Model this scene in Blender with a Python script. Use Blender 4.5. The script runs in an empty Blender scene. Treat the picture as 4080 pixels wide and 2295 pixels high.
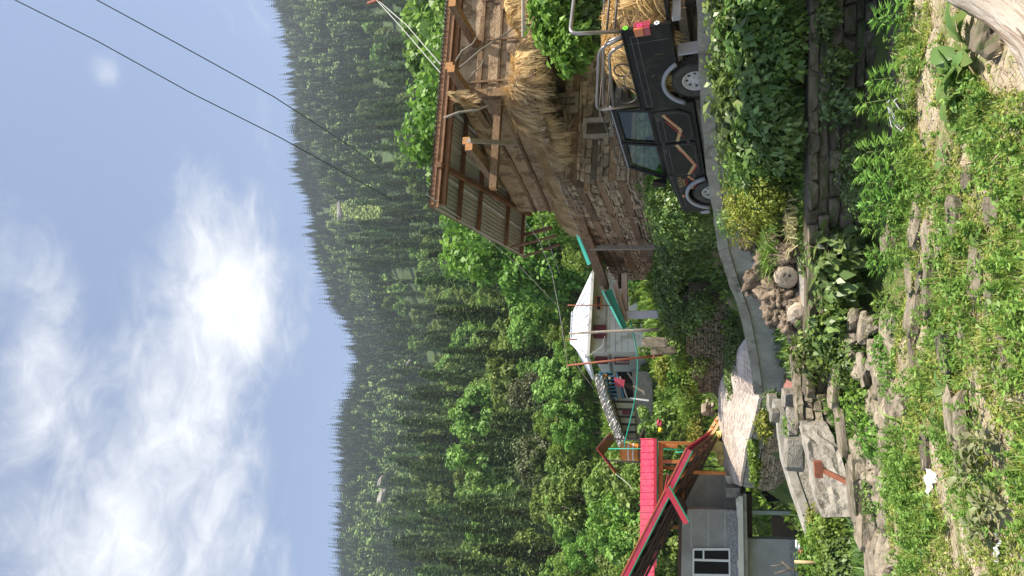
import bpy, bmesh, math, random
import numpy as np
from mathutils import Vector, Matrix, noise as mnoise
random.seed(7); RNG = np.random.default_rng(7)
R = math.radians
scene = bpy.context.scene
COL = scene.collection
# ------------------------------------------------------------------ camera
EYE = 1.6; FPX = 2950.0; PITCH = R(14.7)
cam_d = bpy.data.cameras.new('camera'); cam = bpy.data.objects.new('camera', cam_d); COL.objects.link(cam)
cam_d.sensor_fit = 'HORIZONTAL'; cam_d.sensor_width = 36.0; cam_d.lens = FPX / 4080 * 36.0
cam_d.clip_start = 0.05; cam_d.clip_end = 6000
_F = Vector((0, math.cos(PITCH), math.sin(PITCH))); _U = Vector((0, -math.sin(PITCH), math.cos(PITCH))); _Rt = Vector((1, 0, 0))
# the photograph was taken in portrait and lies on its side: the world's up points to the left of the picture
cam.matrix_world = Matrix(((-_U.x, _Rt.x, -_F.x, 0), (-_U.y, _Rt.y, -_F.y, 0), (-_U.z, _Rt.z, -_F.z, EYE), (0, 0, 0, 1)))
scene.camera = cam
# ------------------------------------------------------------------ light
SUN_EL, SUN_AZ = R(57), R(118)            # azimuth from the view direction (+Y) towards the right (+X)
sdir = Vector((math.sin(SUN_AZ) * math.cos(SUN_EL), math.cos(SUN_AZ) * math.cos(SUN_EL), math.sin(SUN_EL)))
sl = bpy.data.lights.new('sun', 'SUN'); sl.energy = 4.6; sl.angle = R(0.6); sl.color = (1.0, 0.93, 0.80)
sun = bpy.data.objects.new('sun', sl); COL.objects.link(sun)
sun.rotation_euler = (-sdir).to_track_quat('-Z', 'Y').to_euler()
w = bpy.data.worlds.new('World'); scene.world = w; w.use_nodes = True
nt = w.node_tree; nt.nodes.clear()
def N(t, ty, **kw):
    n = t.nodes.new(ty)
    for k, v in kw.items():
        if k.startswith('_'): setattr(n, k[1:], v)
        else: n.inputs[k.replace('__', ' ')].default_value = v
    return n
def math_(t, op, a, b=None, c=None, clamp=False):
    n = t.nodes.new('ShaderNodeMath'); n.operation = op; n.use_clamp = clamp
    for i, v in enumerate((a, b, c)):
        if v is None: continue
        if isinstance(v, (int, float)): n.inputs[i].default_value = v
        else: t.links.new(v, n.inputs[i])
    return n.outputs[0]
out = nt.nodes.new('ShaderNodeOutputWorld')
sky = nt.nodes.new('ShaderNodeTexSky'); sky.sky_type = 'NISHITA'; sky.sun_disc = False
sky.sun_elevation = SUN_EL; sky.sun_rotation = SUN_AZ; sky.altitude = 2000; sky.air_density = 1.0; sky.dust_density = 1.3; sky.ozone_density = 2.0
# clouds: fractal noise on a flat layer far above, gathered in a few banks
geo = nt.nodes.new('ShaderNodeTexCoord')
sep = nt.nodes.new('ShaderNodeSeparateXYZ'); nt.links.new(geo.outputs['Generated'], sep.inputs[0])
zc = math_(nt, 'MAXIMUM', sep.outputs[2], 0.06)
cx = math_(nt, 'DIVIDE', sep.outputs[0], zc); cy = math_(nt, 'DIVIDE', sep.outputs[1], zc)
cv = nt.nodes.new('ShaderNodeCombineXYZ'); nt.links.new(cx, cv.inputs[0]); nt.links.new(cy, cv.inputs[1])
n1 = N(nt, 'ShaderNodeTexNoise', Scale=2.2, Detail=10.0, Roughness=0.56, Distortion=0.35); nt.links.new(cv.outputs[0], n1.inputs['Vector'])
n2 = N(nt, 'ShaderNodeTexNoise', Scale=9.0, Detail=9.0, Roughness=0.66, Distortion=0.9); nt.links.new(cv.outputs[0], n2.inputs['Vector'])
CLOUD_BANKS = []   # (cx, cy, rx, ry, weight): filled in from plane coordinates of the layer
CLOUD_BANKS = [(-.03, 1.42, .20, .18, .86), (.10, 1.42, .12, .08, .6), (.20, 1.47, .10, .06, .5), (.33, 1.53, .08, .05, .42), (.37, 1.06, .03, .035, .55),
               (-.26, 1.22, .24, .19, .68), (-.45, 1.05, .32, .24, .68), (-.50, 1.36, .24, .17, .62), (-.14, .95, .24, .09, .55), (.05, .86, .22, .05, .36), (-.12, 1.32, .22, .14, .8), (.03, 1.56, .12, .1, .5),
               (1.6, .2, .7, .5, .5), (-1.9, -.4, .8, .9, .5), (.4, -1.5, .9, .5, .5)]
acc = None
for (bx, by, rx, ry, wt) in CLOUD_BANKS:
    dx = math_(nt, 'MULTIPLY', math_(nt, 'SUBTRACT', cx, bx), 1 / rx); dy = math_(nt, 'MULTIPLY', math_(nt, 'SUBTRACT', cy, by), 1 / ry)
    d2 = math_(nt, 'ADD', math_(nt, 'MULTIPLY', dx, dx), math_(nt, 'MULTIPLY', dy, dy))
    g = math_(nt, 'MULTIPLY', math_(nt, 'POWER', 2.718, math_(nt, 'MULTIPLY', d2, -0.55)), wt)
    acc = g if acc is None else math_(nt, 'MAXIMUM', acc, g)
dens = math_(nt, 'ADD', acc, math_(nt, 'MULTIPLY', math_(nt, 'SUBTRACT', n1.outputs[0], 0.5), 1.5))
dens = math_(nt, 'ADD', dens, math_(nt, 'MULTIPLY', math_(nt, 'SUBTRACT', n2.outputs[0], 0.5), 0.75))
mr = nt.nodes.new('ShaderNodeMapRange'); mr.interpolation_type = 'SMOOTHSTEP'
nt.links.new(dens, mr.inputs[0]); mr.inputs[1].default_value = 0.15; mr.inputs[2].default_value = 0.98; mr.inputs[3].default_value = 0.04; mr.inputs[4].default_value = 0.95
br = nt.nodes.new('ShaderNodeMapRange'); nt.links.new(dens, br.inputs[0]); br.inputs[1].default_value = 0.3; br.inputs[2].default_value = 1.05; br.inputs[3].default_value = 4.0; br.inputs[4].default_value = 5.5
cc = nt.nodes.new('ShaderNodeCombineColor')
nt.links.new(math_(nt, 'MULTIPLY', br.outputs[0], 0.965), cc.inputs[0]); nt.links.new(math_(nt, 'MULTIPLY', br.outputs[0], 0.98), cc.inputs[1]); nt.links.new(br.outputs[0], cc.inputs[2])
mx = nt.nodes.new('ShaderNodeMix'); mx.data_type = 'RGBA'
nt.links.new(mr.outputs[0], mx.inputs[0]); nt.links.new(cc.outputs[0], mx.inputs[7])
SKYMUL = nt.nodes.new('ShaderNodeMix'); SKYMUL.data_type = 'RGBA'; SKYMUL.blend_type = 'MULTIPLY'; SKYMUL.inputs[0].default_value = 1.0
nt.links.new(sky.outputs[0], SKYMUL.inputs[6]); SKYMUL.inputs[7].default_value = (1.42, 1.22, 1.08, 1)
nt.links.new(SKYMUL.outputs[2], mx.inputs[6])
bg = nt.nodes.new('ShaderNodeBackground'); bg.inputs[1].default_value = 0.12
nt.links.new(mx.outputs[2], bg.inputs[0]); nt.links.new(bg.outputs[0], out.inputs[0])
scene.view_settings.view_transform = 'Standard'; scene.view_settings.look = 'None'; scene.view_settings.gamma = 1; scene.view_settings.exposure = 0.95
scene.view_settings.use_curve_mapping = False
scene.render.engine = 'CYCLES'
cy_ = scene.cycles; cy_.max_bounces = 6; cy_.diffuse_bounces = 3; cy_.glossy_bounces = 2; cy_.transmission_bounces = 4; cy_.transparent_max_bounces = 8; cy_.volume_bounces = 0
cy_.use_denoising = True; cy_.sample_clamp_indirect = 6
# ------------------------------------------------------------------ helpers
def P(px, py, Y):
    """point of the place seen at (px, py) of the 4080x2295 picture, Y metres ahead of the viewer"""
    a = (2295 - py - 1147.5) / FPX; b = (2040 - px) / FPX
    d = Vector((a, math.cos(PITCH) - b * math.sin(PITCH), math.sin(PITCH) + b * math.cos(PITCH)))
    return Vector((0, 0, EYE)) + d * (Y / d.y)
def PZ(px, py, z):
    """the same, on the level z"""
    a = (2295 - py - 1147.5) / FPX; b = (2040 - px) / FPX
    d = Vector((a, math.cos(PITCH) - b * math.sin(PITCH), math.sin(PITCH) + b * math.cos(PITCH)))
    return Vector((0, 0, EYE)) + d * ((z - EYE) / d.z)
WL = {}
def wl(o): return WL.get(o.name, Vector((0, 0, 0))) if o else Vector((0, 0, 0))
def link(o, parent=None):
    COL.objects.link(o)
    if parent is not None:
        o.parent = parent; o.location = o.location - wl(parent)
    return o
def tag(o, label=None, cat=None, group=None, kind=None):
    if label: o['label'] = label
    if cat: o['category'] = cat
    if group: o['group'] = group
    if kind: o['kind'] = kind
    return o
def thing(name, label, cat, loc=(0, 0, 0), group=None):
    o = bpy.data.objects.new(name, None); o.empty_display_size = .2; COL.objects.link(o)
    o.location = loc; WL[o.name] = Vector(loc)
    return tag(o, label, cat, group)
def finish(me, mat, smooth):
    if mat is not None:
        for m in (mat if isinstance(mat, (list, tuple)) else [mat]): me.materials.append(m)
    if smooth: me.polygons.foreach_set('use_smooth', [True] * len(me.polygons))
    me.update()
class MB:
    def __init__(s): s.v = []; s.f = []; s.mi = []; s.cur = 0
    def add(s, vs, fs):
        o = len(s.v); s.v += [tuple(v) for v in vs]
        for f in fs: s.f.append(tuple(i + o for i in f)); s.mi.append(s.cur)
        return s
    def frame(s, c, X, Y, Z):
        """box centred on c with half-axes X, Y, Z"""
        c, X, Y, Z = Vector(c), Vector(X), Vector(Y), Vector(Z)
        vs = [c + X * i + Y * j + Z * k for k in (-1, 1) for j in (-1, 1) for i in (-1, 1)]
        return s.add(vs, [(0, 2, 3, 1), (4, 5, 7, 6), (0, 1, 5, 4), (2, 6, 7, 3), (0, 4, 6, 2), (1, 3, 7, 5)])
    def box(s, lo, hi):
        lo, hi = Vector(lo), Vector(hi); c = (lo + hi) / 2; h = (hi - lo) / 2
        return s.frame(c, (h.x, 0, 0), (0, h.y, 0), (0, 0, h.z))
    def beam(s, p, q, wd, ht, up=(0, 0, 1)):
        p, q = Vector(p), Vector(q); d = (q - p); L = d.length; d = d / L
        sd = d.cross(Vector(up))
        if sd.length < 1e-4: sd = d.cross(Vector((0, 1, 0)))
        sd.normalize(); u = sd.cross(d)
        return s.frame((p + q) / 2, d * (L / 2), sd * (wd / 2), u * (ht / 2))
    def tube(s, pts, r, n=8, cap=True):
        pts = [Vector(p) for p in pts]; m = len(pts)
        rs = r if isinstance(r, (list, tuple)) else [r] * m
        o = len(s.v); t0 = (pts[1] - pts[0]).normalized()
        ref = t0.orthogonal().normalized()
        for i, p in enumerate(pts):
            t = (pts[min(i + 1, m - 1)] - pts[max(i - 1, 0)])
            t = t.normalized() if t.length > 1e-9 else t0
            ref = (ref - t * ref.dot(t)); ref = ref.normalized() if ref.length > 1e-6 else t.orthogonal().normalized()
            b = t.cross(ref)
            for k in range(n):
                a = 2 * math.pi * k / n
                s.v.append(tuple(p + (ref * math.cos(a) + b * math.sin(a)) * rs[i]))
        for i in range(m - 1):
            for k in range(n):
                a, b2 = o + i * n + k, o + i * n + (k + 1) % n
                s.f.append((a, b2, b2 + n, a + n)); s.mi.append(s.cur)
        if cap:
            s.f.append(tuple(o + k for k in reversed(range(n)))); s.mi.append(s.cur)
            s.f.append(tuple(o + (m - 1) * n + k for k in range(n))); s.mi.append(s.cur)
        return s
    def prism(s, poly, ext):
        """polygon of 3-D points pushed along ext"""
        e = Vector(ext); n = len(poly); a = [Vector(p) for p in poly]; b = [p + e for p in a]
        fs = [tuple(reversed(range(n))), tuple(range(n, 2 * n))] + [(i, (i + 1) % n, (i + 1) % n + n, i + n) for i in range(n)]
        return s.add(a + b, fs)
    def lathe(s, prof, c, ax, n=20, arc=1.0):
        """prof: (radius, offset along ax)"""
        c = Vector(c); ax = Vector(ax).normalized(); u = ax.orthogonal().normalized(); v = ax.cross(u); o = len(s.v); m = len(prof)
        for r, h in prof:
            for k in range(n):
                a = 2 * math.pi * k / n
                s.v.append(tuple(c + ax * h + (u * math.cos(a) + v * math.sin(a)) * r))
        for i in range(m - 1):
            for k in range(n):
                a, b = o + i * n + k, o + i * n + (k + 1) % n
                s.f.append((a, b, b + n, a + n)); s.mi.append(s.cur)
        return s
    def jit(s, a, rnd=random):
        s.v = [(x + rnd.uniform(-a, a), y + rnd.uniform(-a, a), z + rnd.uniform(-a, a)) for x, y, z in s.v]; return s
    def build(s, name, mat, parent=None, smooth=False, bevel=0.0, label=None, kind=None, fix=True):
        me = bpy.data.meshes.new(name); me.from_pydata(s.v, [], s.f)
        if fix:
            bm = bmesh.new(); bm.from_mesh(me)
            bmesh.ops.recalc_face_normals(bm, faces=bm.faces)
            if bevel > 0:
                mi = s.mi
                bmesh.ops.bevel(bm, geom=list(bm.edges), offset=bevel, segments=1, affect='EDGES', clamp_overlap=True)
            bm.to_mesh(me); bm.free()
        if any(s.mi) and not bevel: me.polygons.foreach_set('material_index', s.mi)
        finish(me, mat, smooth)
        o = bpy.data.objects.new(name, me); link(o, parent)
        WL[o.name] = Vector((0, 0, 0))
        if label: o['label'] = label
        if kind: o['kind'] = kind
        return o
def npmesh(name, V, F, mat=None, smooth=False):
    """mesh from numpy arrays, F (m,3) or (m,4)"""
    me = bpy.data.meshes.new(name); V = np.asarray(V, np.float32); F = np.asarray(F, np.int32); k = F.shape[1]
    me.vertices.add(len(V)); me.vertices.foreach_set('co', V.ravel())
    me.loops.add(F.size); me.loops.foreach_set('vertex_index', F.ravel())
    me.polygons.add(len(F)); me.polygons.foreach_set('loop_start', np.arange(0, F.size, k, dtype=np.int32))
    me.update(calc_edges=True); me.validate()
    finish(me, mat, smooth); return me
def nobj(name, me, parent=None, kind=None):
    o = bpy.data.objects.new(name, me); link(o, parent); WL[o.name] = Vector((0, 0, 0))
    if kind: o['kind'] = kind
    return o
def unit(a): return a / np.maximum(np.linalg.norm(a, axis=-1, keepdims=True), 1e-9)
def leaf_quads(pts, along, normal, L, Wd, droop=0.0):
    """one rhombic leaf per point, lightly folded"""
    n = len(pts); L = np.broadcast_to(np.asarray(L, float).reshape(-1, 1), (n, 1)); Wd = np.broadcast_to(np.asarray(Wd, float).reshape(-1, 1), (n, 1))
    a = unit(along); sd = unit(np.cross(normal, a)); nn = np.cross(a, sd)
    tip = pts + a * L; tip[:, 2] -= (droop * L)[:, 0]
    mid = pts + a * L * .42 + nn * Wd * .12
    V = np.stack([pts, mid + sd * Wd * .5, tip, mid - sd * Wd * .5], 1).reshape(-1, 3)
    F = np.arange(4 * n).reshape(n, 4); return V, F
def rdir(n, up=0.0, rng=RNG):
    d = rng.normal(size=(n, 3)); d = unit(d); d[:, 2] += up; return unit(d)
def merge(parts):
    V, F, o = [], [], 0
    for v, f in parts: V.append(v); F.append(f + o); o += len(v)
    return np.concatenate(V), np.concatenate(F)
def copy_tree(o, parent=None):
    c = o.copy(); COL.objects.link(c); c.parent = parent
    for ch in o.children: copy_tree(ch, c)
    return c
# ------------------------------------------------------------------ materials
def new_mat(name):
    m = bpy.data.materials.new(name); m.use_nodes = True; t = m.node_tree; t.nodes.clear()
    o = t.nodes.new('ShaderNodeOutputMaterial'); return m, t, o
def mixc(t, fac, a, b, mode='MIX'):
    n = t.nodes.new('ShaderNodeMix'); n.data_type = 'RGBA'; n.blend_type = mode
    for i, v in ((0, fac), (6, a), (7, b)):
        if isinstance(v, (int, float)): n.inputs[i].default_value = v
        elif isinstance(v, tuple): n.inputs[i].default_value = (*v[:3], 1)
        else: t.links.new(v, n.inputs[i])
    return n.outputs[2]
def ramp(t, fac, lo, hi):
    n = t.nodes.new('ShaderNodeMapRange'); t.links.new(fac, n.inputs[0]); n.inputs[1].default_value = lo; n.inputs[2].default_value = hi; return n.outputs[0]
def noise(t, vec, scale, detail=5, rough=.6, dist=0.0):
    n = t.nodes.new('ShaderNodeTexNoise'); n.inputs['Scale'].default_value = scale; n.inputs['Detail'].default_value = detail; n.inputs['Roughness'].default_value = rough; n.inputs['Distortion'].default_value = dist
    t.links.new(vec, n.inputs['Vector']); return n.outputs[0]
def pm(name, c1, c2, scale=3.0, rough=.85, bump=.25, bscale=25.0, island=0.0, objr=0.0, metal=0.0, spec=.3, stretch=(1, 1, 1), c3=None, c3at=(.56, .66), s3=1.2, trans=0.0, bdist=.02, c4=None, s4=9.0, c4at=(.6, .7)):
    """mottled two-tone surface with optional third and fourth stain colours, bump and per-piece variation"""
    m, t, o = new_mat(name); b = t.nodes.new('ShaderNodeBsdfPrincipled')
    tc = t.nodes.new('ShaderNodeTexCoord'); mp = t.nodes.new('ShaderNodeMapping'); mp.inputs['Scale'].default_value = stretch
    t.links.new(tc.outputs['Object'], mp.inputs[0]); vec = mp.outputs[0]
    oi = t.nodes.new('ShaderNodeObjectInfo')
    if objr:
        ad = t.nodes.new('ShaderNodeVectorMath'); ad.operation = 'ADD'; t.links.new(vec, ad.inputs[0])
        cb = t.nodes.new('ShaderNodeCombineXYZ')
        for i in range(3): t.links.new(math_(t, 'MULTIPLY', oi.outputs['Random'], 17.0 + 9 * i), cb.inputs[i])
        t.links.new(cb.outputs[0], ad.inputs[1]); vec = ad.outputs[0]
    col = mixc(t, ramp(t, noise(t, vec, scale, 6), .34, .66), c1, c2)
    if c3 is not None: col = mixc(t, ramp(t, noise(t, vec, s3, 5, .65, .5), *c3at), col, c3)
    if c4 is not None: col = mixc(t, ramp(t, noise(t, vec, s4, 4, .6, .3), *c4at), col, c4)
    rv = None
    if island:
        g = t.nodes.new('ShaderNodeNewGeometry'); rv = math_(t, 'MULTIPLY_ADD', g.outputs['Random Per Island'], 2 * island, 1 - island)
    if objr:
        r2 = math_(t, 'MULTIPLY_ADD', oi.outputs['Random'], 2 * objr, 1 - objr); rv = r2 if rv is None else math_(t, 'MULTIPLY', rv, r2)
    if rv is not None:
        h = t.nodes.new('ShaderNodeHueSaturation'); t.links.new(rv, h.inputs['Value']); t.links.new(col, h.inputs['Color']); col = h.outputs[0]
    t.links.new(col, b.inputs['Base Color']); b.inputs['Roughness'].default_value = rough; b.inputs['Metallic'].default_value = metal; b.inputs['Specular IOR Level'].default_value = spec
    if bump:
        bp = t.nodes.new('ShaderNodeBump'); bp.inputs['Strength'].default_value = bump; bp.inputs['Distance'].default_value = bdist
        t.links.new(noise(t, vec, bscale, 6, .65), bp.inputs['Height']); t.links.new(bp.outputs[0], b.inputs['Normal'])
    if trans:
        tr = t.nodes.new('ShaderNodeBsdfTranslucent'); t.links.new(col, tr.inputs[0]); ms = t.nodes.new('ShaderNodeMixShader'); ms.inputs[0].default_value = trans
        t.links.new(b.outputs[0], ms.inputs[1]); t.links.new(tr.outputs[0], ms.inputs[2]); t.links.new(ms.outputs[0], o.inputs[0])
    else: t.links.new(b.outputs[0], o.inputs[0])
    return m
def leafm(name, c1, c2, c3, scale=1.0, trans=.32, rough=.5, isl=.3, objv=.18, spec=.35):
    """foliage: each leaf its own tone, clumps of lighter and darker growth, light through the blade"""
    m, t, o = new_mat(name); b = t.nodes.new('ShaderNodeBsdfPrincipled'); tc = t.nodes.new('ShaderNodeTexCoord')
    g = t.nodes.new('ShaderNodeNewGeometry'); oi = t.nodes.new('ShaderNodeObjectInfo')
    col = mixc(t, ramp(t, noise(t, tc.outputs['Object'], scale, 3), .35, .65), c1, c2)
    col = mixc(t, ramp(t, g.outputs['Random Per Island'], .72, 1.0), col, c3)
    rv = math_(t, 'MULTIPLY', math_(t, 'MULTIPLY_ADD', g.outputs['Random Per Island'], 2 * isl, 1 - isl), math_(t, 'MULTIPLY_ADD', oi.outputs['Random'], 2 * objv, 1 - objv))
    h = t.nodes.new('ShaderNodeHueSaturation'); t.links.new(rv, h.inputs['Value']); t.links.new(col, h.inputs['Color'])
    t.links.new(math_(t, 'MULTIPLY_ADD', oi.outputs['Random'], .045, .478), h.inputs['Hue'])
    t.links.new(h.outputs[0], b.inputs['Base Color']); b.inputs['Roughness'].default_value = rough; b.inputs['Specular IOR Level'].default_value = spec
    tr = t.nodes.new('ShaderNodeBsdfTranslucent'); t.links.new(h.outputs[0], tr.inputs[0]); ms = t.nodes.new('ShaderNodeMixShader'); ms.inputs[0].default_value = trans
    t.links.new(b.outputs[0], ms.inputs[1]); t.links.new(tr.outputs[0], ms.inputs[2]); t.links.new(ms.outputs[0], o.inputs[0]); return m
def glassm(name, tint, refl=.9):
    m, t, o = new_mat(name); tr = t.nodes.new('ShaderNodeBsdfTransparent'); tr.inputs[0].default_value = (*tint, 1)
    gl = t.nodes.new('ShaderNodeBsdfGlossy'); gl.inputs[0].default_value = (refl, refl, refl, 1); gl.inputs[1].default_value = .08
    fr = t.nodes.new('ShaderNodeValue'); fr.outputs[0].default_value = .07
    ms = t.nodes.new('ShaderNodeMixShader'); t.links.new(fr.outputs[0], ms.inputs[0]); t.links.new(tr.outputs[0], ms.inputs[1]); t.links.new(gl.outputs[0], ms.inputs[2]); t.links.new(ms.outputs[0], o.inputs[0]); return m
M = {}
M['soil'] = pm('soil', (.16, .115, .07), (.30, .235, .15), 2.5, .95, .5, 18, c3=(.06, .085, .02), c3at=(.5, .6))
M['soil_pale'] = pm('pale_soil', (.34, .28, .20), (.46, .39, .29), 3.0, .95, .5, 25, c3=(.16, .19, .06), c3at=(.48, .6), s3=1.6, c4=(.55, .48, .37), s4=8)
M['turf'] = pm('turf', (.05, .085, .018), (.12, .15, .04), 1.3, .95, .5, 14, c3=(.20, .17, .09), c3at=(.56, .66), s3=.8)
M['hill'] = pm('hill', (.04, .07, .022), (.07, .11, .032), .08, .95, 0, 2, c3=(.02, .035, .012), s3=.03)
M['concrete'] = pm('concrete', (.24, .22, .19), (.36, .335, .29), 2.6, .92, .6, 22, c3=(.13, .12, .095), c3at=(.5, .68), s3=1.6, c4=(.42, .40, .36), s4=14)
M['concrete_old'] = pm('concrete_old', (.27, .24, .205), (.40, .365, .31), 2.2, .95, .9, 16, c3=(.15, .13, .10), c3at=(.52, .66), s3=3.2, c4=(.46, .43, .38), s4=22, bdist=.05)
M['plaster'] = pm('cement_plaster', (.29, .275, .255), (.38, .36, .335), 1.4, .9, .3, 40, c3=(.21, .195, .175), c3at=(.48, .7), s3=.5, c4=(.33, .325, .32), s4=4)
M['plaster_pale'] = pm('cement_band', (.32, .315, .30), (.40, .39, .37), 2, .9, .2, 40)
M['pebbledash'] = pm('pebbledash', (.20, .195, .18), (.42, .41, .39), 16, .95, 1.0, 18, bdist=.06)
M['slab'] = pm('fresh_concrete', (.60, .55, .45), (.70, .65, .55), 1.5, .85, .15, 30, c3=(.5, .44, .35), s3=.8)
M['paver'] = pm('paver', (.49, .41, .345), (.61, .525, .45), 1.2, .85, .3, 40, island=.12, objr=.1, c3=(.40, .31, .26), s3=.7)
M['road'] = pm('road_concrete', (.30, .275, .24), (.38, .35, .31), 1.2, .9, .3, 25, c3=(.2, .18, .15), s3=.6)
M['stone'] = pm('wall_stone', (.25, .185, .12), (.42, .33, .235), 3.0, .92, .6, 22, island=.3, objr=.3, c3=(.2, .15, .10), s3=2.0)
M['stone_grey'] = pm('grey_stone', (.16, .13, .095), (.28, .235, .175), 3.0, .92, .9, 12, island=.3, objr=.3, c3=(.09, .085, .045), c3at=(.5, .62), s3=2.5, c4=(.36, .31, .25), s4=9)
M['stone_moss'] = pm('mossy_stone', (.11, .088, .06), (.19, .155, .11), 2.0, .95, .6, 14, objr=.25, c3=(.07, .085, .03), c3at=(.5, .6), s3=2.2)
M['mortar'] = pm('mud_mortar', (.09, .07, .05), (.15, .12, .085), 4, .98, .8, 14)
M['mudwall'] = pm('mud_plaster', (.30, .21, .13), (.42, .31, .20), 3.0, .95, .9, 12, c3=(.17, .115, .07), c3at=(.5, .6), s3=2.4, c4=(.46, .35, .24), s4=9, bdist=.05)
M['wood_old'] = pm('weathered_timber', (.13, .08, .045), (.27, .175, .10), 9, .9, .7, 30, objr=.3, stretch=(1, 1, 3), c3=(.08, .055, .035), s3=1.6)
M['wood_grey'] = pm('grey_timber', (.24, .205, .165), (.36, .315, .26), 5, .9, .5, 30, objr=.2, stretch=(1, 1, 3))
M['wood_roof'] = pm('rafter_timber', (.17, .085, .045), (.27, .145, .08), 3, .8, .3, 30, objr=.15, stretch=(2, .5, 2))
M['wood_cut'] = pm('fresh_cut_end', (.40, .19, .075), (.52, .26, .11), 14, .8, .2, 40)
M['wood_new'] = pm('new_plank', (.52, .34, .17), (.66, .46, .26), 3, .75, .2, 30, objr=.15)
M['wood_orange'] = pm('varnished_wood', (.36, .13, .035), (.50, .20, .06), 3, .55, .15, 30, objr=.12)
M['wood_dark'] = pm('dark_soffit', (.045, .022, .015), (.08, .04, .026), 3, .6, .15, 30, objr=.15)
M['bark'] = pm('bark', (.12, .09, .065), (.22, .17, .12), 6, .95, .8, 16, objr=.2)
M['stump'] = pm('stump_wood', (.17, .125, .085), (.36, .28, .205), 9, .95, 1.0, 16, objr=.35, c3=(.07, .052, .036), c3at=(.5, .58), s3=7, bdist=.08)
M['stump_end'] = pm('sawn_end', (.34, .27, .20), (.46, .38, .29), 9, .9, .4, 30, objr=.15)
M['driftwood'] = pm('bare_log', (.34, .285, .23), (.50, .44, .375), 2.2, .8, .9, 9, stretch=(.5, 7, 7), c3=(.22, .155, .105), c3at=(.53, .6), s3=1.2, c4=(.13, .09, .06), c4at=(.62, .67), s4=2.2)
M['straw'] = pm('straw', (.60, .41, .17), (.80, .60, .31), 3, .7, 0, 10, island=.35, trans=.15)
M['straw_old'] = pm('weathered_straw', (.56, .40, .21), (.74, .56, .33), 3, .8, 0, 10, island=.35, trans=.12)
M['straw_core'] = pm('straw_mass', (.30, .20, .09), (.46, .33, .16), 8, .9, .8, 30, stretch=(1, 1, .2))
M['tin_under'] = pm('galvanised_sheet', (.46, .47, .48), (.60, .61, .62), 1.2, .45, .05, 20, metal=.0, c3=(.34, .33, .32), s3=.7)
M['tin_white'] = pm('white_tin', (.56, .58, .62), (.68, .70, .74), .5, .55, .1, 6, c3=(.40, .38, .43), c3at=(.54, .6), s3=.8, c4=(.34, .30, .28), c4at=(.62, .7), s4=2.2)
M['tin_pink'] = pm('pink_red_tin', (.46, .03, .07), (.58, .05, .10), 1.5, .55, .15, 6, spec=.3, c3=(.36, .06, .075), c3at=(.5, .7), s3=1.1, c4=(.5, .12, .15), c4at=(.58, .75), s4=5)
M['tin_red'] = pm('red_tin', (.42, .03, .05), (.50, .045, .07), .8, .45, .04, 10, spec=.4)
M['tin_teal'] = pm('teal_tin', (.02, .26, .20), (.035, .32, .25), .8, .45, .04, 10)
M['tin_green'] = pm('green_trim', (.02, .20, .11), (.03, .26, .15), 1, .5, 0, 10)
M['tin_brown'] = pm('oxide_red_sheet', (.24, .10, .08), (.32, .14, .11), 1, .55, 0, 10)
M['rust'] = pm('rusty_iron', (.20, .07, .04), (.34, .12, .07), 8, .85, .3, 40, c3=(.10, .05, .04), s3=4)
M['rust_red'] = pm('red_oxide_pipe', (.22, .07, .035), (.29, .10, .05), 5, .6, .1, 40)
M['iron'] = pm('dark_iron', (.04, .037, .035), (.07, .06, .055), 5, .6, .1, 30)
M['white_wall'] = pm('whitewash', (.50, .47, .41), (.62, .59, .52), 1.0, .9, .3, 20, c3=(.36, .32, .26), s3=.8)
M['cream_wall'] = pm('cream_wall', (.50, .46, .34), (.60, .56, .43), 1.2, .9, .2, 25, c3=(.36, .31, .22), s3=1.1)
M['beige_paint'] = pm('beige_paint', (.50, .36, .28), (.56, .41, .33), 1, .8, .1, 25)
M['lilac_paint'] = pm('pale_lilac_paint', (.52, .49, .52), (.60, .57, .60), 1, .8, .1, 25)
M['slate'] = pm('slate', (.34, .32, .30), (.56, .53, .49), 2.0, .85, .5, 15, island=.3, objr=.3, c3=(.20, .18, .16), s3=1.4)
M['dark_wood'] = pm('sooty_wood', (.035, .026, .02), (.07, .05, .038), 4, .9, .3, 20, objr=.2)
M['maroon'] = pm('maroon_paint', (.12, .02, .025), (.17, .03, .035), 2, .7, .1, 20)
M['blue_paint'] = pm('blue_paint', (.03, .16, .26), (.05, .22, .34), 3, .6, .1, 20)
M['glass_dark'] = pm('dark_pane', (.006, .0065, .0075), (.01, .011, .0125), 1, .25, 0, 10, spec=.06)
M['void'] = pm('dark_room', (.012, .011, .01), (.02, .018, .015), 2, 1, 0, 10)  # near-black colour that paints the shade inside unlit rooms
M['upvc'] = pm('white_frame', (.66, .65, .63), (.72, .71, .69), 2, .5, 0, 10)
M['orange_tank'] = pm('orange_plastic', (.62, .24, .04), (.70, .29, .06), 1, .45, .05, 10, c3=(.50, .18, .03))
M['teal_pipe'] = pm('teal_plastic', (.02, .36, .25), (.03, .42, .30), 1, .4, 0, 10)
M['wire'] = pm('cable', (.05, .05, .05), (.08, .08, .08), 1, .6, 0, 10)
M['wire_pale'] = pm('pale_cable', (.40, .40, .36), (.5, .5, .45), 1, .6, 0, 10)
M['tarp'] = pm('yellow_tarp', (.62, .47, .12), (.74, .60, .22), 1.5, .6, .2, 8, c3=(.66, .56, .34), s3=1.2)
M['cloth_red'] = pm('red_cloth', (.36, .04, .07), (.46, .08, .12), 4, .9, .2, 20, stretch=(1, 1, 5), c3=(.2, .03, .06), s3=5)
M['cloth_yellow'] = pm('yellow_cloth', (.75, .52, .02), (.82, .62, .05), 3, .85, .2, 20)
M['cloth_orange'] = pm('orange_cloth', (.6, .22, .03), (.7, .28, .05), 3, .85, .2, 20)
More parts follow.
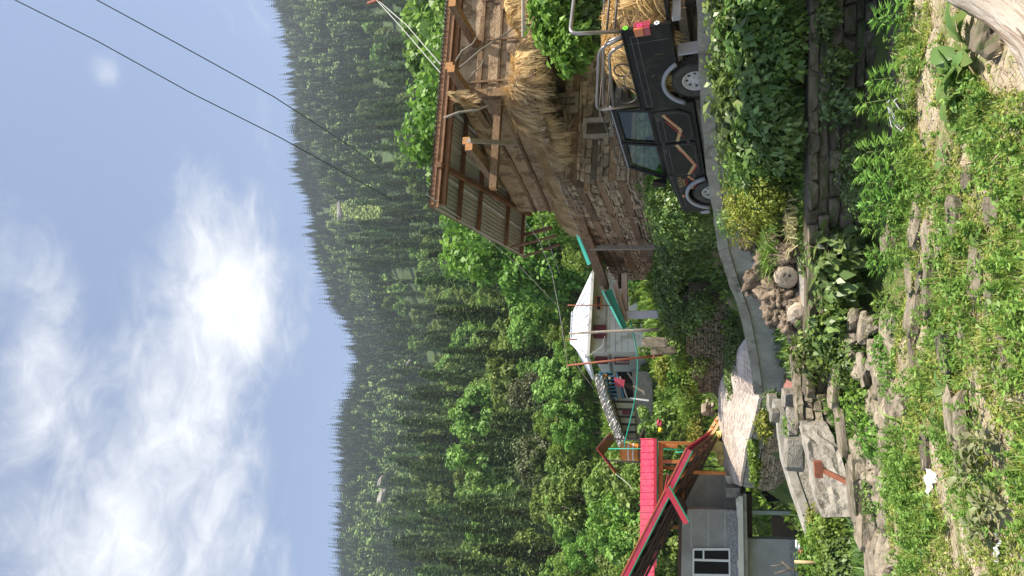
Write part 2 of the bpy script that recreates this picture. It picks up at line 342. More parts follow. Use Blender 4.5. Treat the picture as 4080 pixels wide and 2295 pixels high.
M['paper'] = pm('white_scrap', (.78, .78, .77), (.84, .84, .83), 3, .7, .3, 10)
M['plastic_grey'] = pm('grey_strap', (.42, .43, .44), (.52, .53, .54), 3, .5, 0, 10)
M['rock'] = pm('cliff_rock', (.24, .22, .19), (.38, .35, .31), .25, .95, .8, .8, c3=(.2, .18, .16), s3=.15, bdist=1.0)
# foliage
M['lf_conifer'] = leafm('conifer_needles', (.075, .125, .05), (.115, .175, .065), (.15, .22, .085), .15, .2, .6, .3, .36)
M['lf_cedar'] = leafm('cedar_needles', (.10, .155, .058), (.15, .215, .078), (.19, .26, .10), .2, .2, .6, .3, .36)
M['lf_broad'] = leafm('broad_leaves', (.14, .235, .045), (.21, .32, .06), (.27, .37, .08), .2, .35, .5, .3, .25)
M['lf_bright'] = leafm('spring_leaves', (.12, .23, .03), (.19, .31, .045), (.26, .38, .07), .4, .4, .5, .3, .15)
M['lf_oak'] = leafm('oak_leaves', (.06, .08, .026), (.10, .12, .04), (.16, .17, .07), .5, .2, .5, .35, .15)
M['lf_shrub'] = leafm('shrub_leaves', (.085, .15, .032), (.14, .22, .045), (.21, .30, .06), 2.2, .3, .42, .35, .15, .5)
M['lf_nettle'] = leafm('nettle_leaves', (.10, .17, .045), (.16, .245, .065), (.22, .30, .09), 1.2, .3, .4, .3, .12, .5)
M['lf_yellow'] = leafm('yellow_green_leaves', (.17, .20, .025), (.27, .29, .04), (.34, .33, .06), 1.6, .3, .5, .3, .1)
M['lf_hemp'] = leafm('hemp_leaves', (.15, .29, .05), (.22, .38, .07), (.28, .44, .11), 1.6, .4, .45, .25, .1)
M['lf_ground'] = leafm('ground_cover', (.17, .265, .04), (.33, .40, .075), (.42, .43, .13), .9, .35, .5, .2, .0)
M['lf_grass'] = leafm('grass_blades', (.17, .29, .05), (.28, .39, .075), (.42, .44, .15), 1.0, .4, .5, .25, .1)
M['lf_dry'] = leafm('dry_grass', (.33, .27, .13), (.46, .39, .21), (.55, .47, .27), 1.5, .3, .7, .3, .1)
M['lf_dock'] = leafm('dock_leaves', (.13, .22, .055), (.19, .29, .08), (.22, .32, .1), 2.0, .35, .4, .12, .05, .4)
M['lf_purple'] = leafm('purple_leaves', (.19, .19, .10), (.24, .26, .12), (.26, .09, .10), 2.5, .25, .45, .3, .15)
M['stem'] = pm('green_stem', (.13, .17, .05), (.2, .23, .08), 4, .7, .1, 20)
M['flower_y'] = pm('yellow_petal', (.75, .55, .02), (.8, .65, .04), 4, .6, 0, 10)
# car
M['car_black'] = pm('black_car_paint', (.0075, .007, .006), (.012, .0115, .010), 1.5, .4, .03, 12, spec=.14, c3=(.055, .047, .035), c3at=(.5, .72), s3=1.8)
M['car_trim'] = pm('grey_outline_tape', (.10, .10, .10), (.14, .14, .14), 3, .5, 0, 10)
M['car_grey'] = pm('silver_grey_arch', (.27, .27, .285), (.33, .33, .345), 3, .5, .05, 20)
M['car_gold'] = pm('gold_stripe', (.42, .27, .12), (.48, .32, .15), 3, .5, 0, 10)
M['car_red'] = pm('red_stripe', (.42, .015, .02), (.48, .02, .03), 3, .5, 0, 10)
M['rubber'] = pm('dusty_rubber', (.045, .042, .037), (.075, .068, .058), 6, .9, .4, 60)
M['rim'] = pm('rim_paint', (.44, .42, .38), (.54, .52, .48), 5, .5, .1, 30, c3=(.3, .27, .22), s3=3)
M['steel'] = pm('bed_frame_tube', (.24, .22, .21), (.32, .29, .28), 4, .35, .05, 20, metal=.7, spec=.5)
M['steel_dark'] = pm('roof_carrier_steel', (.07, .06, .055), (.11, .095, .085), 4, .5, .1, 20, metal=.4)
M['lamp_red'] = pm('red_lens', (.25, .008, .012), (.3, .012, .018), 4, .25, 0, 10, spec=.6)
M['lamp_orange'] = pm('orange_lens', (.50, .11, .015), (.55, .14, .02), 4, .25, 0, 10, spec=.6)
M['chassis'] = pm('muddy_chassis', (.10, .085, .065), (.17, .145, .11), 4, .9, .3, 20)
M['seat'] = pm('seat_cloth', (.05, .05, .05), (.09, .09, .085), 4, .9, .1, 20)
M['glass'] = glassm('green_tinted_glass', (.62, .86, .72), .9)
M['pink'] = pm('pink_sticker', (.75, .03, .15), (.8, .05, .2), 3, .6, 0, 10)
M['lime'] = pm('green_sticker', (.15, .6, .03), (.2, .65, .05), 3, .6, 0, 10)
M['sticker_white'] = pm('white_sticker', (.6, .65, .75), (.7, .73, .8), 3, .6, 0, 10)
# ------------------------------------------------------------------ terrain
def proj(x, y, z):
    zz = z - EYE; fw = y * math.cos(PITCH) + zz * math.sin(PITCH); up = -y * math.sin(PITCH) + zz * math.cos(PITCH)
    return 2040 - FPX * up / fw, 2295 - (1147.5 + FPX * x / fw)
PAR = [P(2777, -420, 8.0), P(2777, -150, 9.0), P(2778, 0, 9.9), P(2786, 340, 11.3), P(2815, 690, 13.3), P(2840, 850, 14.4), P(2863, 1000, 15.4), P(2905, 1130, 16.2), P(2950, 1256, 17.0), P(2984, 1420, 17.9), P(3006, 1572, 18.6)]
rd_l = [p + Vector((.12, .06, -.36)) for p in PAR]
rd_r = []
for i, p in enumerate(PAR):
    t = (PAR[min(i + 1, len(PAR) - 1)] - PAR[max(i - 1, 0)]); n = Vector((t.y, -t.x, 0)).normalized(); rd_r.append(p + n * 3.2 + Vector((0, 0, -.30)))
_jn = Vector((0, 0, 0)); _jy, _jp = R(28.4), R(5.4); _jo = Vector((3.98, 12.285, 1.40))
_jf = Vector((-math.sin(_jy) * math.cos(_jp), math.cos(_jy) * math.cos(_jp), -math.sin(_jp))); _jn = _jf.cross(Vector((-math.cos(_jy), -math.sin(_jy), 0)))
def road_plane(x, y): return _jo.z - (_jn.x * (x - _jo.x) + _jn.y * (y - _jo.y)) / _jn.z
for L_ in (rd_l, rd_r):
    for i in range(0, 7): L_[i].z = road_plane(L_[i].x, L_[i].y) - .003
print('parapet above road', [round(PAR[i].z - rd_l[i].z, 2) for i in range(11)])
GP = []
def gp(px, py, Y, dz=0): p = P(px, py, Y); GP.append((p.x, p.y, p.z + dz))
for x in (-7, -5, -3, -1.5, 0, 1.5, 3, 5, 7):
    for y in (0.5, 2, 3.5, 5, 6.2): GP.append((x, y, 0.0))
for x in (-.6, .6, 1.8, 3.2): GP += [(x, 7.1, -.02), (x, 7.7, -.28), (x, 8.6, -.30)]
for x in (-5.5, -4.2, -3.0, -1.9): GP += [(x, 7.0, .0), (x, 7.7, .0), (x, 8.8, -.15), (x, 9.8, -.25)]
for x in (.9, 1.8, 2.8, 3.8): GP += [(x, 9.1, .42)]
GP += [(3.6, 9.3, .95), (3.0, 9.9, .85), (2.4, 10.5, .75), (-.5, 9.4, .32), (.3, 9.4, .36), (-1.4, 9.4, .2), (-.2, 11, .35), (1.2, 11.5, .7), (2.0, 12.2, 1.0), (5.5, 7.5, 1.3), (6, 5.5, .6), (8, 6, 1.4), (6.5, 8.6, 1.5)]
# in front of the parapet's wall, falling to the left
gp(3175, 1520, 17.6, -.1); gp(3150, 1350, 16.6, -.1); gp(3120, 1150, 15.2, -.1); gp(3240, 1500, 13.0); gp(3260, 1300, 11.5)
GP += [(-3.2, 12, -.5), (-4.5, 12.5, -.75), (-6, 12.5, -1.0), (-5.5, 16.0, -1.0), (-7.5, 18, -1.4), (-9, 21, -1.6), (-7, 23.5, -1.4), (-11, 25, -1.6), (-9, 30, -1.5), (-3.6, 15.2, -.7)]
# road bed and the bank behind it
for u_, v_ in zip(rd_l, rd_r): GP += [tuple(u_ + (v_ - u_) * f_ - Vector((0, 0, .22))) for f_ in (.08, .5, .95)]
gp(2594, 715, 18.7, -.35); gp(2600, 900, 21.5, -.3); gp(2620, 1105, 26, -.3); gp(2590, 500, 18.6, -.2); gp(2600, 100, 19.5, -.2)
GP += [(8, 18, 3.2), (9, 24, 3.6), (4, 26, 3.0), (7, 14.5, 2.4), (10, 11, 2.2)]
gp(2625, 1180, 24.5, -.05); gp(2630, 1300, 24, -.05); gp(2660, 1400, 26, -.1); gp(2600, 1200, 30); gp(2620, 1350, 32); gp(2640, 1480, 34)
gp(2700, 1560, 33); gp(2810, 1600, 29); gp(2845, 1640, 28.5); gp(2760, 1650, 36); gp(2700, 1720, 40); gp(2860, 1780, 28.5); gp(2820, 1850, 32); gp(2640, 1640, 42); gp(2900, 1900, 27.5)
gp(2590, 1500, 42); gp(2560, 1300, 44); gp(2530, 1100, 44); gp(2640, 1850, 44); gp(2700, 2000, 44); gp(2760, 2200, 44); gp(2480, 900, 44)
# under the paved path
for q in ((2975, 1300, 18.6), (3028, 1578, 19.1), (3010, 1660, 19.6), (2975, 1780, 21.5), (2950, 1930, 24.0), (2940, 1400, 21), (2865, 1535, 26), (2862, 1640, 27), (2872, 1760, 27), (2893, 1900, 26)): gp(*q, dz=-.3)
gp(2860, 1210, 20.8, -.1); gp(2720, 1310, 24.4); gp(2740, 1400, 25.6); gp(2764, 1500, 27.2)
for py_, Y_ in ((1200, 21.4), (1250, 21.9), (1300, 22.5), (1350, 23.1), (1400, 23.7), (1450, 24.4), (1500, 25.2), (1540, 25.9)):
    gp(2905, py_, Y_, -.12); gp(2925, py_, Y_ - .9, -.12)
GP += [(-5.6, 19.2, -1.45), (-6.4, 20.3, -1.6), (-7.2, 21.8, -1.7), (-8.2, 23.6, -1.75), (-7.0, 23.4, -1.7), (-9.4, 23.8, -1.8), (-6.6, 25.6, -1.6), (-7.6, 27, -1.7)]
for q in ((3028, 1590, 19.1), (3018, 1620, 19.3), (3010, 1660, 19.6), (2992, 1720, 20.5), (2975, 1780, 21.5), (2962, 1850, 22.7), (2950, 1930, 24.0)):
    p_ = P(*q); GP += [(p_.x - .12, p_.y - .4, p_.z - 1.5), (p_.x - .3, p_.y - 1.2, p_.z - 1.7)]
GP = np.array(GP)
def _solve(pts):
    d = np.linalg.norm(pts[:, None, :2] - pts[None, :, :2], axis=-1); n = len(pts)
    A = np.zeros((n + 3, n + 3)); A[:n, :n] = d - np.eye(n) * .02; A[:n, n] = 1; A[:n, n + 1:] = pts[:, :2]; A[n, :n] = 1; A[n + 1:, :n] = pts[:, :2].T
    return np.linalg.solve(A, np.concatenate([pts[:, 2], np.zeros(3)]))
_W = _solve(GP)
def near_z(x, y):
    q = np.stack([np.ravel(x), np.ravel(y)], -1); d = np.linalg.norm(q[:, None] - GP[None, :, :2], axis=-1); n = len(GP)
    return (d @ _W[:n] + _W[n] + q @ _W[n + 1:]).reshape(np.shape(x))
SKYL = [(-300, 1060), (0, 1092), (60, 1112), (100, 1132), (190, 1156), (350, 1164), (520, 1172), (640, 1190), (680, 1182), (780, 1228), (920, 1236), (1030, 1252), (1110, 1300), (1220, 1340), (1315, 1392), (1425, 1410), (1500, 1402), (1615, 1378), (1740, 1362), (1870, 1354), (1995, 1348), (2140, 1354), (2295, 1365), (2700, 1350)]
_rx, _rz = [], []
for py, v in SKYL:
    p = P(v + 26, py, 740); _rx.append(p.x / 740); _rz.append(p.z)
_o = np.argsort(_rx); _rx = np.array(_rx)[_o]; _rz = np.array(_rz)[_o]
_py = np.array([46, 60, 90, 140, 230, 330, 450, 600, 740, 900, 1300]); _pf = np.array([.014, .026, .052, .098, .19, .315, .50, .755, 1.0, 1.05, .9])
def hill_z(x, y):
    rz = np.interp(x / y, _rx, _rz)
    rz = np.where(y < 200, rz * .35 + 430 * .65, rz)
    z = np.interp(y, _py, _pf) * rz
    bump = 3.0 * np.sin(x * .045 + y * .02) * np.clip((y - 60) / 120, 0, 1) + 5 * np.sin(x * .017 - y * .013) * np.clip((y - 100) / 200, 0, 1) * np.clip((700 - y) / 100, 0, 1)
    return z + bump
def ground_z(x, y):
    x = np.asarray(x, float); y = np.asarray(y, float); nz = near_z(x, np.minimum(y, 50)); hz = hill_z(x, np.maximum(y, 46.))
    k = np.clip((y - 40) / 12, 0, 1); k = k * k * (3 - 2 * k)
    return nz * (1 - k) + hz * k
def gz(x, y): return float(ground_z(np.array([x]), np.array([y]))[0])
ys = np.concatenate([np.arange(-3, 2, .5), np.arange(2, 10.4, .12), np.arange(10.4, 30, .35), np.arange(30, 60, 1.2)]); aa = np.linspace(-1, 1, 130)
YY, AA = np.meshgrid(ys, aa, indexing='ij'); XX = np.sign(AA) * (np.abs(AA) ** 1.15) * (np.maximum(YY, 2) * .95 + 2.2)
ZZ = ground_z(XX, YY)
ZZ = ZZ + np.where(YY < 7.2, .02 * np.sin(XX * 5.1 + YY * 2) * np.sin(YY * 4.3) + .012 * np.sin(XX * 13 + YY * 9), .0)
def grid_faces(n, m):
    i, j = np.meshgrid(np.arange(n - 1), np.arange(m - 1), indexing='ij'); a = (i * m + j).ravel(); return np.stack([a, a + m, a + m + 1, a + 1], -1)
me = npmesh('ground', np.stack([XX, YY, ZZ], -1).reshape(-1, 3), grid_faces(*XX.shape), M['turf'], True)
tag(nobj('ground', me), kind='structure')
ys = np.concatenate([np.arange(54, 120, 4), np.arange(120, 780, 14), np.arange(780, 1300, 60)]); aa = np.linspace(-1, 1, 110)
YY, AA = np.meshgrid(ys, aa, indexing='ij'); XX = AA * YY * 1.15
me = npmesh('hill', np.stack([XX, YY, ground_z(XX, YY) - .05], -1).reshape(-1, 3), grid_faces(*XX.shape), M['hill'], True)
tag(nobj('hill', me), kind='structure')
me = npmesh('terrain', [(-1280, -35, -30), (1280, -35, -30), (1280, 1280, -30), (-1280, 1280, -30)], [(0, 1, 2, 3)], M['hill'])
tag(nobj('terrain', me), kind='structure')
# road
def strip(name, A, B, mat, thick=.3, sub=1):
    b = MB(); n = len(A)
    for i in range(n - 1):
        a0, a1, b0, b1 = Vector(A[i]), Vector(A[i + 1]), Vector(B[i]), Vector(B[i + 1]); dn = Vector((0, 0, -thick))
        b.add([a0, a1, b1, b0, a0 + dn, a1 + dn, b1 + dn, b0 + dn], [(0, 1, 2, 3), (4, 7, 6, 5), (0, 4, 5, 1), (3, 2, 6, 7)] + ([(0, 3, 7, 4)] if i == 0 else []) + ([(1, 5, 6, 2)] if i == n - 2 else []))
    return b.build(name, mat)
# ------------------------------------------------------------------ trees
def make_conifer(H, Rb, levels, per, fr, seed, droop=.35, power=.85, base=.1, fs=1.25):
    rg = np.random.default_rng(seed); pts, al, nm, L, Wd = [], [], [], [], []
    for i in range(levels):
        t = i / (levels - 1); z = H * (base + (1 - base) * t) ; r = Rb * (1 - t) ** power * rg.uniform(.78, 1.15) + .12
        k = max(3, int(per * (1 - t * .6)))
        a0 = rg.uniform(0, 6.28)
        for j in range(k):
            a = a0 + 6.283 * j / k + rg.uniform(-.3, .3); rr = r * rg.uniform(.65, 1.18); d = np.array([math.cos(a), math.sin(a), 0])
            for q in range(fr):
                f = (q + rg.uniform(.2, .9)) / fr
                pts.append(d * rr * f * .82 + [rg.normal() * .12, rg.normal() * .12, z - droop * rr * f * f + rg.normal() * .12])
                al.append(d + [rg.normal() * .45, rg.normal() * .45, -.25 + rg.normal() * .25]); nm.append([rg.normal() * .35, rg.normal() * .35, 1])
                s = (H / levels) * fs * rg.uniform(.75, 1.35); L.append(s * 1.35); Wd.append(s * .8)
    pts.append([0, 0, H * .97]); al.append([0, 0, 1]); nm.append([1, 0, 0]); L.append(H * .06); Wd.append(H * .018)
    return leaf_quads(np.array(pts), np.array(al), np.array(nm), np.array(L), np.array(Wd))
def make_broad(H, Rx, Rz, zc, clumps, per, leaf, seed, flat=.0, hollow=.55, up=.55):
    rg = np.random.default_rng(seed); ps, al, nm, LL = [], [], [], []
    for c in range(clumps):
        d = unit(rg.normal(size=3)); d[2] = d[2] * .9 + .12; rr = rg.uniform(hollow, 1.0); cc = np.array([d[0] * Rx * rr, d[1] * Rx * rr, zc + d[2] * Rz * rr])
        cr = Rx * rg.uniform(.2, .36)
        q = unit(rg.normal(size=(per, 3))) * (rg.uniform(.45, 1, size=(per, 1)) ** .6) * cr; q[:, 2] *= .75
        ps.append(cc + q); n_ = unit(q) + [0, 0, up] + rg.normal(size=(per, 3)) * .35; nm.append(n_)
        a = np.cross(n_, rg.normal(size=(per, 3))); a[:, 2] -= .25; al.append(a); LL.append(leaf * rg.uniform(.6, 1.4, size=per))
    L = np.concatenate(LL); return leaf_quads(np.concatenate(ps), np.concatenate(al), np.concatenate(nm), L * 1.25, L * .85)
def trunk_mesh(H, r, seed, limbs=0, zc=0, Rx=0):
    b = MB(); rg = random.Random(seed); pts = [Vector((rg.uniform(-.1, .1) * k, rg.uniform(-.1, .1) * k, H * k / 5)) for k in range(6)]
    b.tube(pts, [r * (1 - .16 * k) for k in range(6)], 7)
    for i in range(limbs):
        a = rg.uniform(0, 6.28); s = pts[2] + (pts[4] - pts[2]) * rg.random(); e = Vector((math.cos(a) * Rx * .6, math.sin(a) * Rx * .6, zc + rg.uniform(-.2, .5) * Rx))
        b.tube([s, s.lerp(e, .5) + Vector((0, 0, -.2)), e], [r * .45, r * .3, r * .12], 5)
    return b
def tree_proto(name, crown, trunk, lm):
    me = npmesh(name + '_crown', *crown, lm); tm = trunk
    tme = bpy.data.meshes.new(name + '_trunk'); tme.from_pydata(tm.v, [], tm.f); finish(tme, M['bark'], True)
    return (name, me, tme)
PRO = {'conifer': [tree_proto('conifer_tree', make_conifer(20, 2.5 + .3 * k, 34, 11, 4, 10 + k, fs=1.1), trunk_mesh(19, .28, k), M['lf_conifer']) for k in range(4)],
       'cedar': [tree_proto('cedar_tree', make_conifer(18, 4.6 + .5 * k, 34, 14, 8, 30 + k, .35, .95, .06, 1.1), trunk_mesh(17, .35, 40 + k), M['lf_cedar']) for k in range(4)],
       'broad': [tree_proto('broadleaf_tree', make_broad(13, 3.9, 4.8, 7.8, 40, 100, .46, 50 + k), trunk_mesh(9, .25, 60 + k, 5, 8, 3.5), M['lf_broad']) for k in range(4)],
       'bright': [tree_proto('bright_tree', make_broad(10, 3.0, 4.2, 5.2, 60, 150, .24, 70 + k), trunk_mesh(7, .2, 80 + k, 5, 6, 2.6), M['lf_bright']) for k in range(3)],
       'oak': [tree_proto('oak_tree', make_broad(12, 4.6, 4.6, 7.2, 80, 150, .30, 90 + k, hollow=.7), trunk_mesh(8, .3, 95 + k, 6, 7, 4), M['lf_oak']) for k in range(2)]}
def put_tree(kind, x, y, s, label, group=None, var=None, sz=1.0, dz=None):
    dz = {'conifer': -.5, 'cedar': -1.2, 'broad': -2.2 * s, 'bright': -1.0 * s, 'oak': -2.4 * s}[kind] if dz is None else dz
    v = PRO[kind][random.randrange(len(PRO[kind])) if var is None else var]
    o = bpy.data.objects.new(v[0], None); COL.objects.link(o); o.location = (x, y, gz(x, y) + dz); o.rotation_euler = (0, 0, random.uniform(0, 6.28)); o.scale = (s * random.uniform(.9, 1.1), s, s * sz)
    c = bpy.data.objects.new('crown', v[1]); COL.objects.link(c); c.parent = o
    t = bpy.data.objects.new('trunk', v[2]); COL.objects.link(t); t.parent = o
    return tag(o, label, 'tree', group)
def kind_at(px, py, Y):
    """mix of kinds over the slope: pale broadleaf belts among the conifers"""
    s = math.sin(px * .006 + py * .0023) + math.sin(py * .0041 - px * .0021 + 1.3)
    r = random.random()
    if Y > 330: return 'conifer' if r > .26 + .14 * s else 'broad'
    if Y > 160: return 'broad' if r < .34 + .22 * s else ('conifer' if r < .72 else 'cedar')
    return 'broad' if r < .44 + .2 * s else ('cedar' if r < .84 else 'conifer')
CLEAR = [(1290, 1560, 790, 880), (1395, 1700, 1760, 1800)]
def in_clear(px, py): return ((px - 1420) / 140) ** 2 + ((py - 838 + (px - 1420) * .12) / 44) ** 2 < 1 + .5 * math.sin(px * .05 + py * .09)
LAB = {'conifer': 'slender dark green conifer', 'cedar': 'layered grey green cedar', 'broad': 'round light green tree'}
def zone(px, py):
    h = 'high on the slope' if px < 1560 else ('halfway up the slope' if px < 1760 else ('low on the slope' if px < 1960 else 'at the slope foot'))
    w_ = ['above the house at the right edge', 'above the house roof', 'above the tin roof corner', 'above the white roof', 'above the blue balcony', 'above the water tower', 'above the pink roof', 'at the left edge'][max(0, min(7, int(py / 2295 * 8)))]
    return h + ' ' + w_
Y = 70.0; nT = 0
while Y < 410:
    stp = 3.4 + Y * .0095; x = -Y * .47 + random.uniform(0, stp)
    while x < Y * .47:
        xx = x + random.uniform(-.35, .35) * stp; yy = Y * (1 + random.uniform(-.05, .05)); z = gz(xx, yy); px, py = proj(xx, yy, z + 8)
        if -150 < py < 2440 and not in_clear(px, py):
            k = kind_at(px, py, yy)
            put_tree(k, xx, yy, random.uniform(.75, 1.3) * (.46 + .62 * min(1, (yy - 65) / 190)), LAB[k] + ', ' + zone(px, py), 'trees on the hillside'); nT += 1
        x += stp
    Y *= 1.10
print('slope trees', nT)
# scrub belt where the slope begins
for Yb in (40, 43.5, 47, 51, 55, 59.5, 64.5):
    x = -Yb * .46 + random.uniform(0, 2)
    while x < Yb * .46:
        xx, yy = x + random.uniform(-.6, .6), Yb + random.uniform(-1.4, 1.4); px, py = proj(xx, yy, gz(xx, yy) + 2)
        if not (1050 < py < 1900 and yy < 52): put_tree('bright' if random.random() < .55 else 'broad', xx, yy, random.uniform(.26, .5), 'low leafy scrub bush ' + zone(2000, py), 'scrub at the foot of the slope')
        x += random.uniform(2.2, 3.6)
# far wood up to the ridge: one mass
def far_forest():
    rg = np.random.default_rng(5); Vs, Fs, T = [], [], []; off = 0
    Yr = 405.0
    while Yr < 775:
        stp = 4.3 + Yr * .0016; n = int(Yr * .96 / stp); xs = np.linspace(-Yr * .48, Yr * .48, n) + rg.uniform(-.4, .4, n) * stp; yy = Yr + rg.uniform(-5, 5, n); zz = ground_z(xs, yy)
        for x, y, z in zip(xs, yy, zz):
            px, py = proj(x, y, z + 6)
            if in_clear(px, py): continue
            s = rg.random() < (.26 + .16 * math.sin(px * .011 + py * .005) + .1 * math.sin(py * .013)) * (1.0 if y < 640 else .4)
            if s:
                H = rg.uniform(8, 13); v, f = make_blob(H, rg.uniform(2.4, 3.8), rg); tone = rg.uniform(.62, 1.0)
            else:
                H = (rg.uniform(10, 21) if rg.random() < .8 else rg.uniform(19, 28)) if y > 690 else rg.uniform(9, 23); v, f = make_spike(H, H * rg.uniform(.105, .15), rg); tone = rg.uniform(0, .34)
            Vs.append(v + [x, y, z - .5]); Fs.append(f + off); off += len(v); T.append(np.full(len(v), tone))
        Yr += 9.5
    for i in range(420):   # small bright bushes of the clearing
        px, py = rg.uniform(1290, 1540), rg.uniform(785, 890); Yc = 400 + (1540 - px) * 1.0; 
        if not in_clear(px, py): continue
        p = P(px, py, Yc); z = float(ground_z(np.array([p.x]), np.array([p.y]))[0])
        v, f = make_blob(rg.uniform(2, 5), rg.uniform(1.5, 3), rg); Vs.append(v + [p.x, p.y, z]); Fs.append(f + off); off += len(v); T.append(np.full(len(v), rg.uniform(1.0, 1.25)))
    V = np.concatenate(Vs); F = np.concatenate(Fs); me = npmesh('far_forest', V, F, M['lf_far'])
    at = me.attributes.new('tone', 'FLOAT', 'POINT'); at.data.foreach_set('value', np.concatenate(T).astype(np.float32)); return me
def make_spike(H, Rb, rg):
    pts, al, nm, L, Wd = [], [], [], [], []
    for i in range(9):
        t = i / 8.5; r = Rb * (1 - t) ** .9
        for j in range(5):
            a = 6.283 * (j + .5 * (i % 2)) / 5 + rg.uniform(-.4, .4); d = np.array([math.cos(a), math.sin(a), 0]); pts.append([0, 0, H * (.14 + .82 * t)]); al.append(d * r + [0, 0, -r * .55]); nm.append([d[0] * .6, d[1] * .6, 1]); L.append(r * rg.uniform(1.0, 1.5) + .25); Wd.append(r * 1.15 + .25)
    pts.append([0, 0, H * .86]); al.append([0, 0, 1]); nm.append([0, -1, 0]); L.append(H * .14); Wd.append(.7)
    return leaf_quads(np.array(pts), np.array(al, float), np.array(nm, float), np.array(L), np.array(Wd))
def make_blob(H, Rb, rg):
    n = 46; d = unit(rg.normal(size=(n, 3))); d[:, 2] = np.abs(d[:, 2]) * 1.1 - .35; q = d * [Rb, Rb, H * .45] * rg.uniform(.7, 1.1, (n, 1)); q[:, 2] += H * .5
    nm = d + [0, 0, .5] + rg.normal(size=(n, 3)) * .3; al = np.cross(nm, rg.normal(size=(n, 3))); s = Rb * rg.uniform(.45, .8, n)
    return leaf_quads(q, al, nm, s * 1.2, s)
def far_mat():
    m, t, o = new_mat('far_wood'); b = t.nodes.new('ShaderNodeBsdfPrincipled'); at = t.nodes.new('ShaderNodeAttribute'); at.attribute_name = 'tone'; g = t.nodes.new('ShaderNodeNewGeometry')
    cr = t.nodes.new('ShaderNodeValToRGB'); t.links.new(math_(t, 'MULTIPLY', at.outputs['Fac'], .8), cr.inputs[0]); e = cr.color_ramp.elements
    e[0].position = 0; e[0].color = (.05, .09, .042, 1); e[1].position = .3; e[1].color = (.095, .15, .06, 1)
    for pos, c in ((.5, (.14, .22, .06, 1)), (.8, (.21, .31, .075, 1)), (.95, (.32, .38, .09, 1))): k = e.new(pos); k.color = c
    h = t.nodes.new('ShaderNodeHueSaturation'); t.links.new(cr.outputs[0], h.inputs['Color']); t.links.new(math_(t, 'MULTIPLY_ADD', g.outputs['Random Per Island'], .6, .7), h.inputs['Value'])
    t.links.new(h.outputs[0], b.inputs['Base Color']); b.inputs['Roughness'].default_value = .7; b.inputs['Specular IOR Level'].default_value = .2; t.links.new(b.outputs[0], o.inputs[0]); return m
M['lf_far'] = far_mat()
tag(nobj('far_forest', far_forest()), 'dense far conifer forest covering the steep slope up to the ridge', 'forest', kind='stuff')
def rock_lump(seed, sx, sy, sz, sub=2, amp=.28):
    bm = bmesh.new(); bmesh.ops.create_icosphere(bm, subdivisions=sub, radius=1); rg = random.Random(seed)
    ph = [rg.uniform(0, 6) for _ in range(6)]
    for v in bm.verts:
        c = v.co; k = 1 + amp * (math.sin(c.x * 3.1 + ph[0]) * math.sin(c.y * 2.7 + ph[1]) + .6 * math.sin(c.z * 4.3 + ph[2] + c.x * 2)) + rg.uniform(-.09, .09)
        c *= k * (1 + .16 * mnoise.noise(c * 2.5 + Vector((seed, 0, 0))) + .10 * mnoise.noise(c * 6 + Vector((0, seed, 0)))); c.x = max(-.86, min(.86, c.x)); c.z = max(-.8, min(.8, c.z)); v.co = Vector((c.x * sx, c.y * sy, c.z * sz))
    me = bpy.data.meshes.new('rock'); bm.to_mesh(me); bm.free(); return me
for i, (px, py, Yr, sx, sz, lb) in enumerate([(1345, 838, 552, 9, 6, 'grey rock face in the grassy clearing near the ridge'), (1520, 1012, 440, 4, 3.6, 'small pale rock showing through the middle slope'),
        (1512, 1972, 448, 6, 5, 'pale bare rock patch high on the left slope'), (1508, 1915, 450, 4, 4, 'narrow pale rock beside the bare patch on the left slope'), (1620, 1445, 395, 2.2, 2.6, 'tiny pale rock among the conifers at the centre of the slope'),
        (2250, 1068, 62, 1.7, 1.3, 'pale boulder in the bushes above the white roofed house')]):
    p = P(px, py, Yr); me = rock_lump(i, sx, sx * .6, sz, 3); finish(me, M['rock'], False); o = nobj('rock_outcrop', me); o.location = p if Yr > 100 else p; o.location.z -= sz * .35; o.scale = (1, .5, .75); o.rotation_euler = (R(-50), 0, i * .3); tag(o, lb, 'rock')
# nearer trees and bushes told apart one by one
def tree_px(kind, px_top, py, Y, label, height, var=None, group=None, sz=1.0):
    p = P(px_top, py, Y); z0 = gz(p.x, Y); H = {'conifer': 19.5, 'cedar': 16.8, 'broad': 10.6, 'bright': 8.8, 'oak': 9.6}[kind]
    s = max(.12, (p.z - z0) / H) if height is None else height / H
    return put_tree(kind, p.x, Y, s, label, group, var, sz)
tree_px('oak', 2045, 1830, 66, 'big dark dense oak with grey green crown behind the water tank', None, 0)
tree_px('oak', 2030, 1575, 74, 'tall brownish oak crown behind the blue balcony', None, 1)
tree_px('oak', 2200, 1990, 58, 'dark oak behind the ridge of the pink roof', None, 1)
tree_px('cedar', 1880, 1330, 84, 'tall cedar straight above the white tin roof', None)
tree_px('cedar', 1860, 1130, 86, 'wide cedar left of the corrugated roof overhang', None)
tree_px('broad', 1930, 1450, 80, 'grey green broad crown above the slate roof', None)
tree_px('cedar', 1850, 1980, 90, 'tall cedar above the pink roof ridge', None)
tree_px('broad', 2010, 2180, 72, 'dusky broad crown at the left edge above the pink roof', None)
tree_px('broad', 1780, 1760, 100, 'pale green broadleaf tree high behind the oak', None)
tree_px('broad', 1800, 1640, 98, 'pale rounded tree between the two oaks and the ridge', None)
tree_px('bright', 1620, 500, 40, 'brightest yellow green young tree just above the house roof', None, 0)
tree_px('bright', 1690, 60, 42, 'yellow green bushy tree at the right edge above the roof', None, 1)
tree_px('broad', 1560, 180, 60, 'olive green tree at the right above the corrugated roof', None, 0)
tree_px('bright', 1660, 280, 46, 'olive yellow thicket tree right of the brightest young tree', None, 2)
tree_px('bright', 1735, 930, 52, 'light green tree just beyond the corner of the tin roof', None, 2)
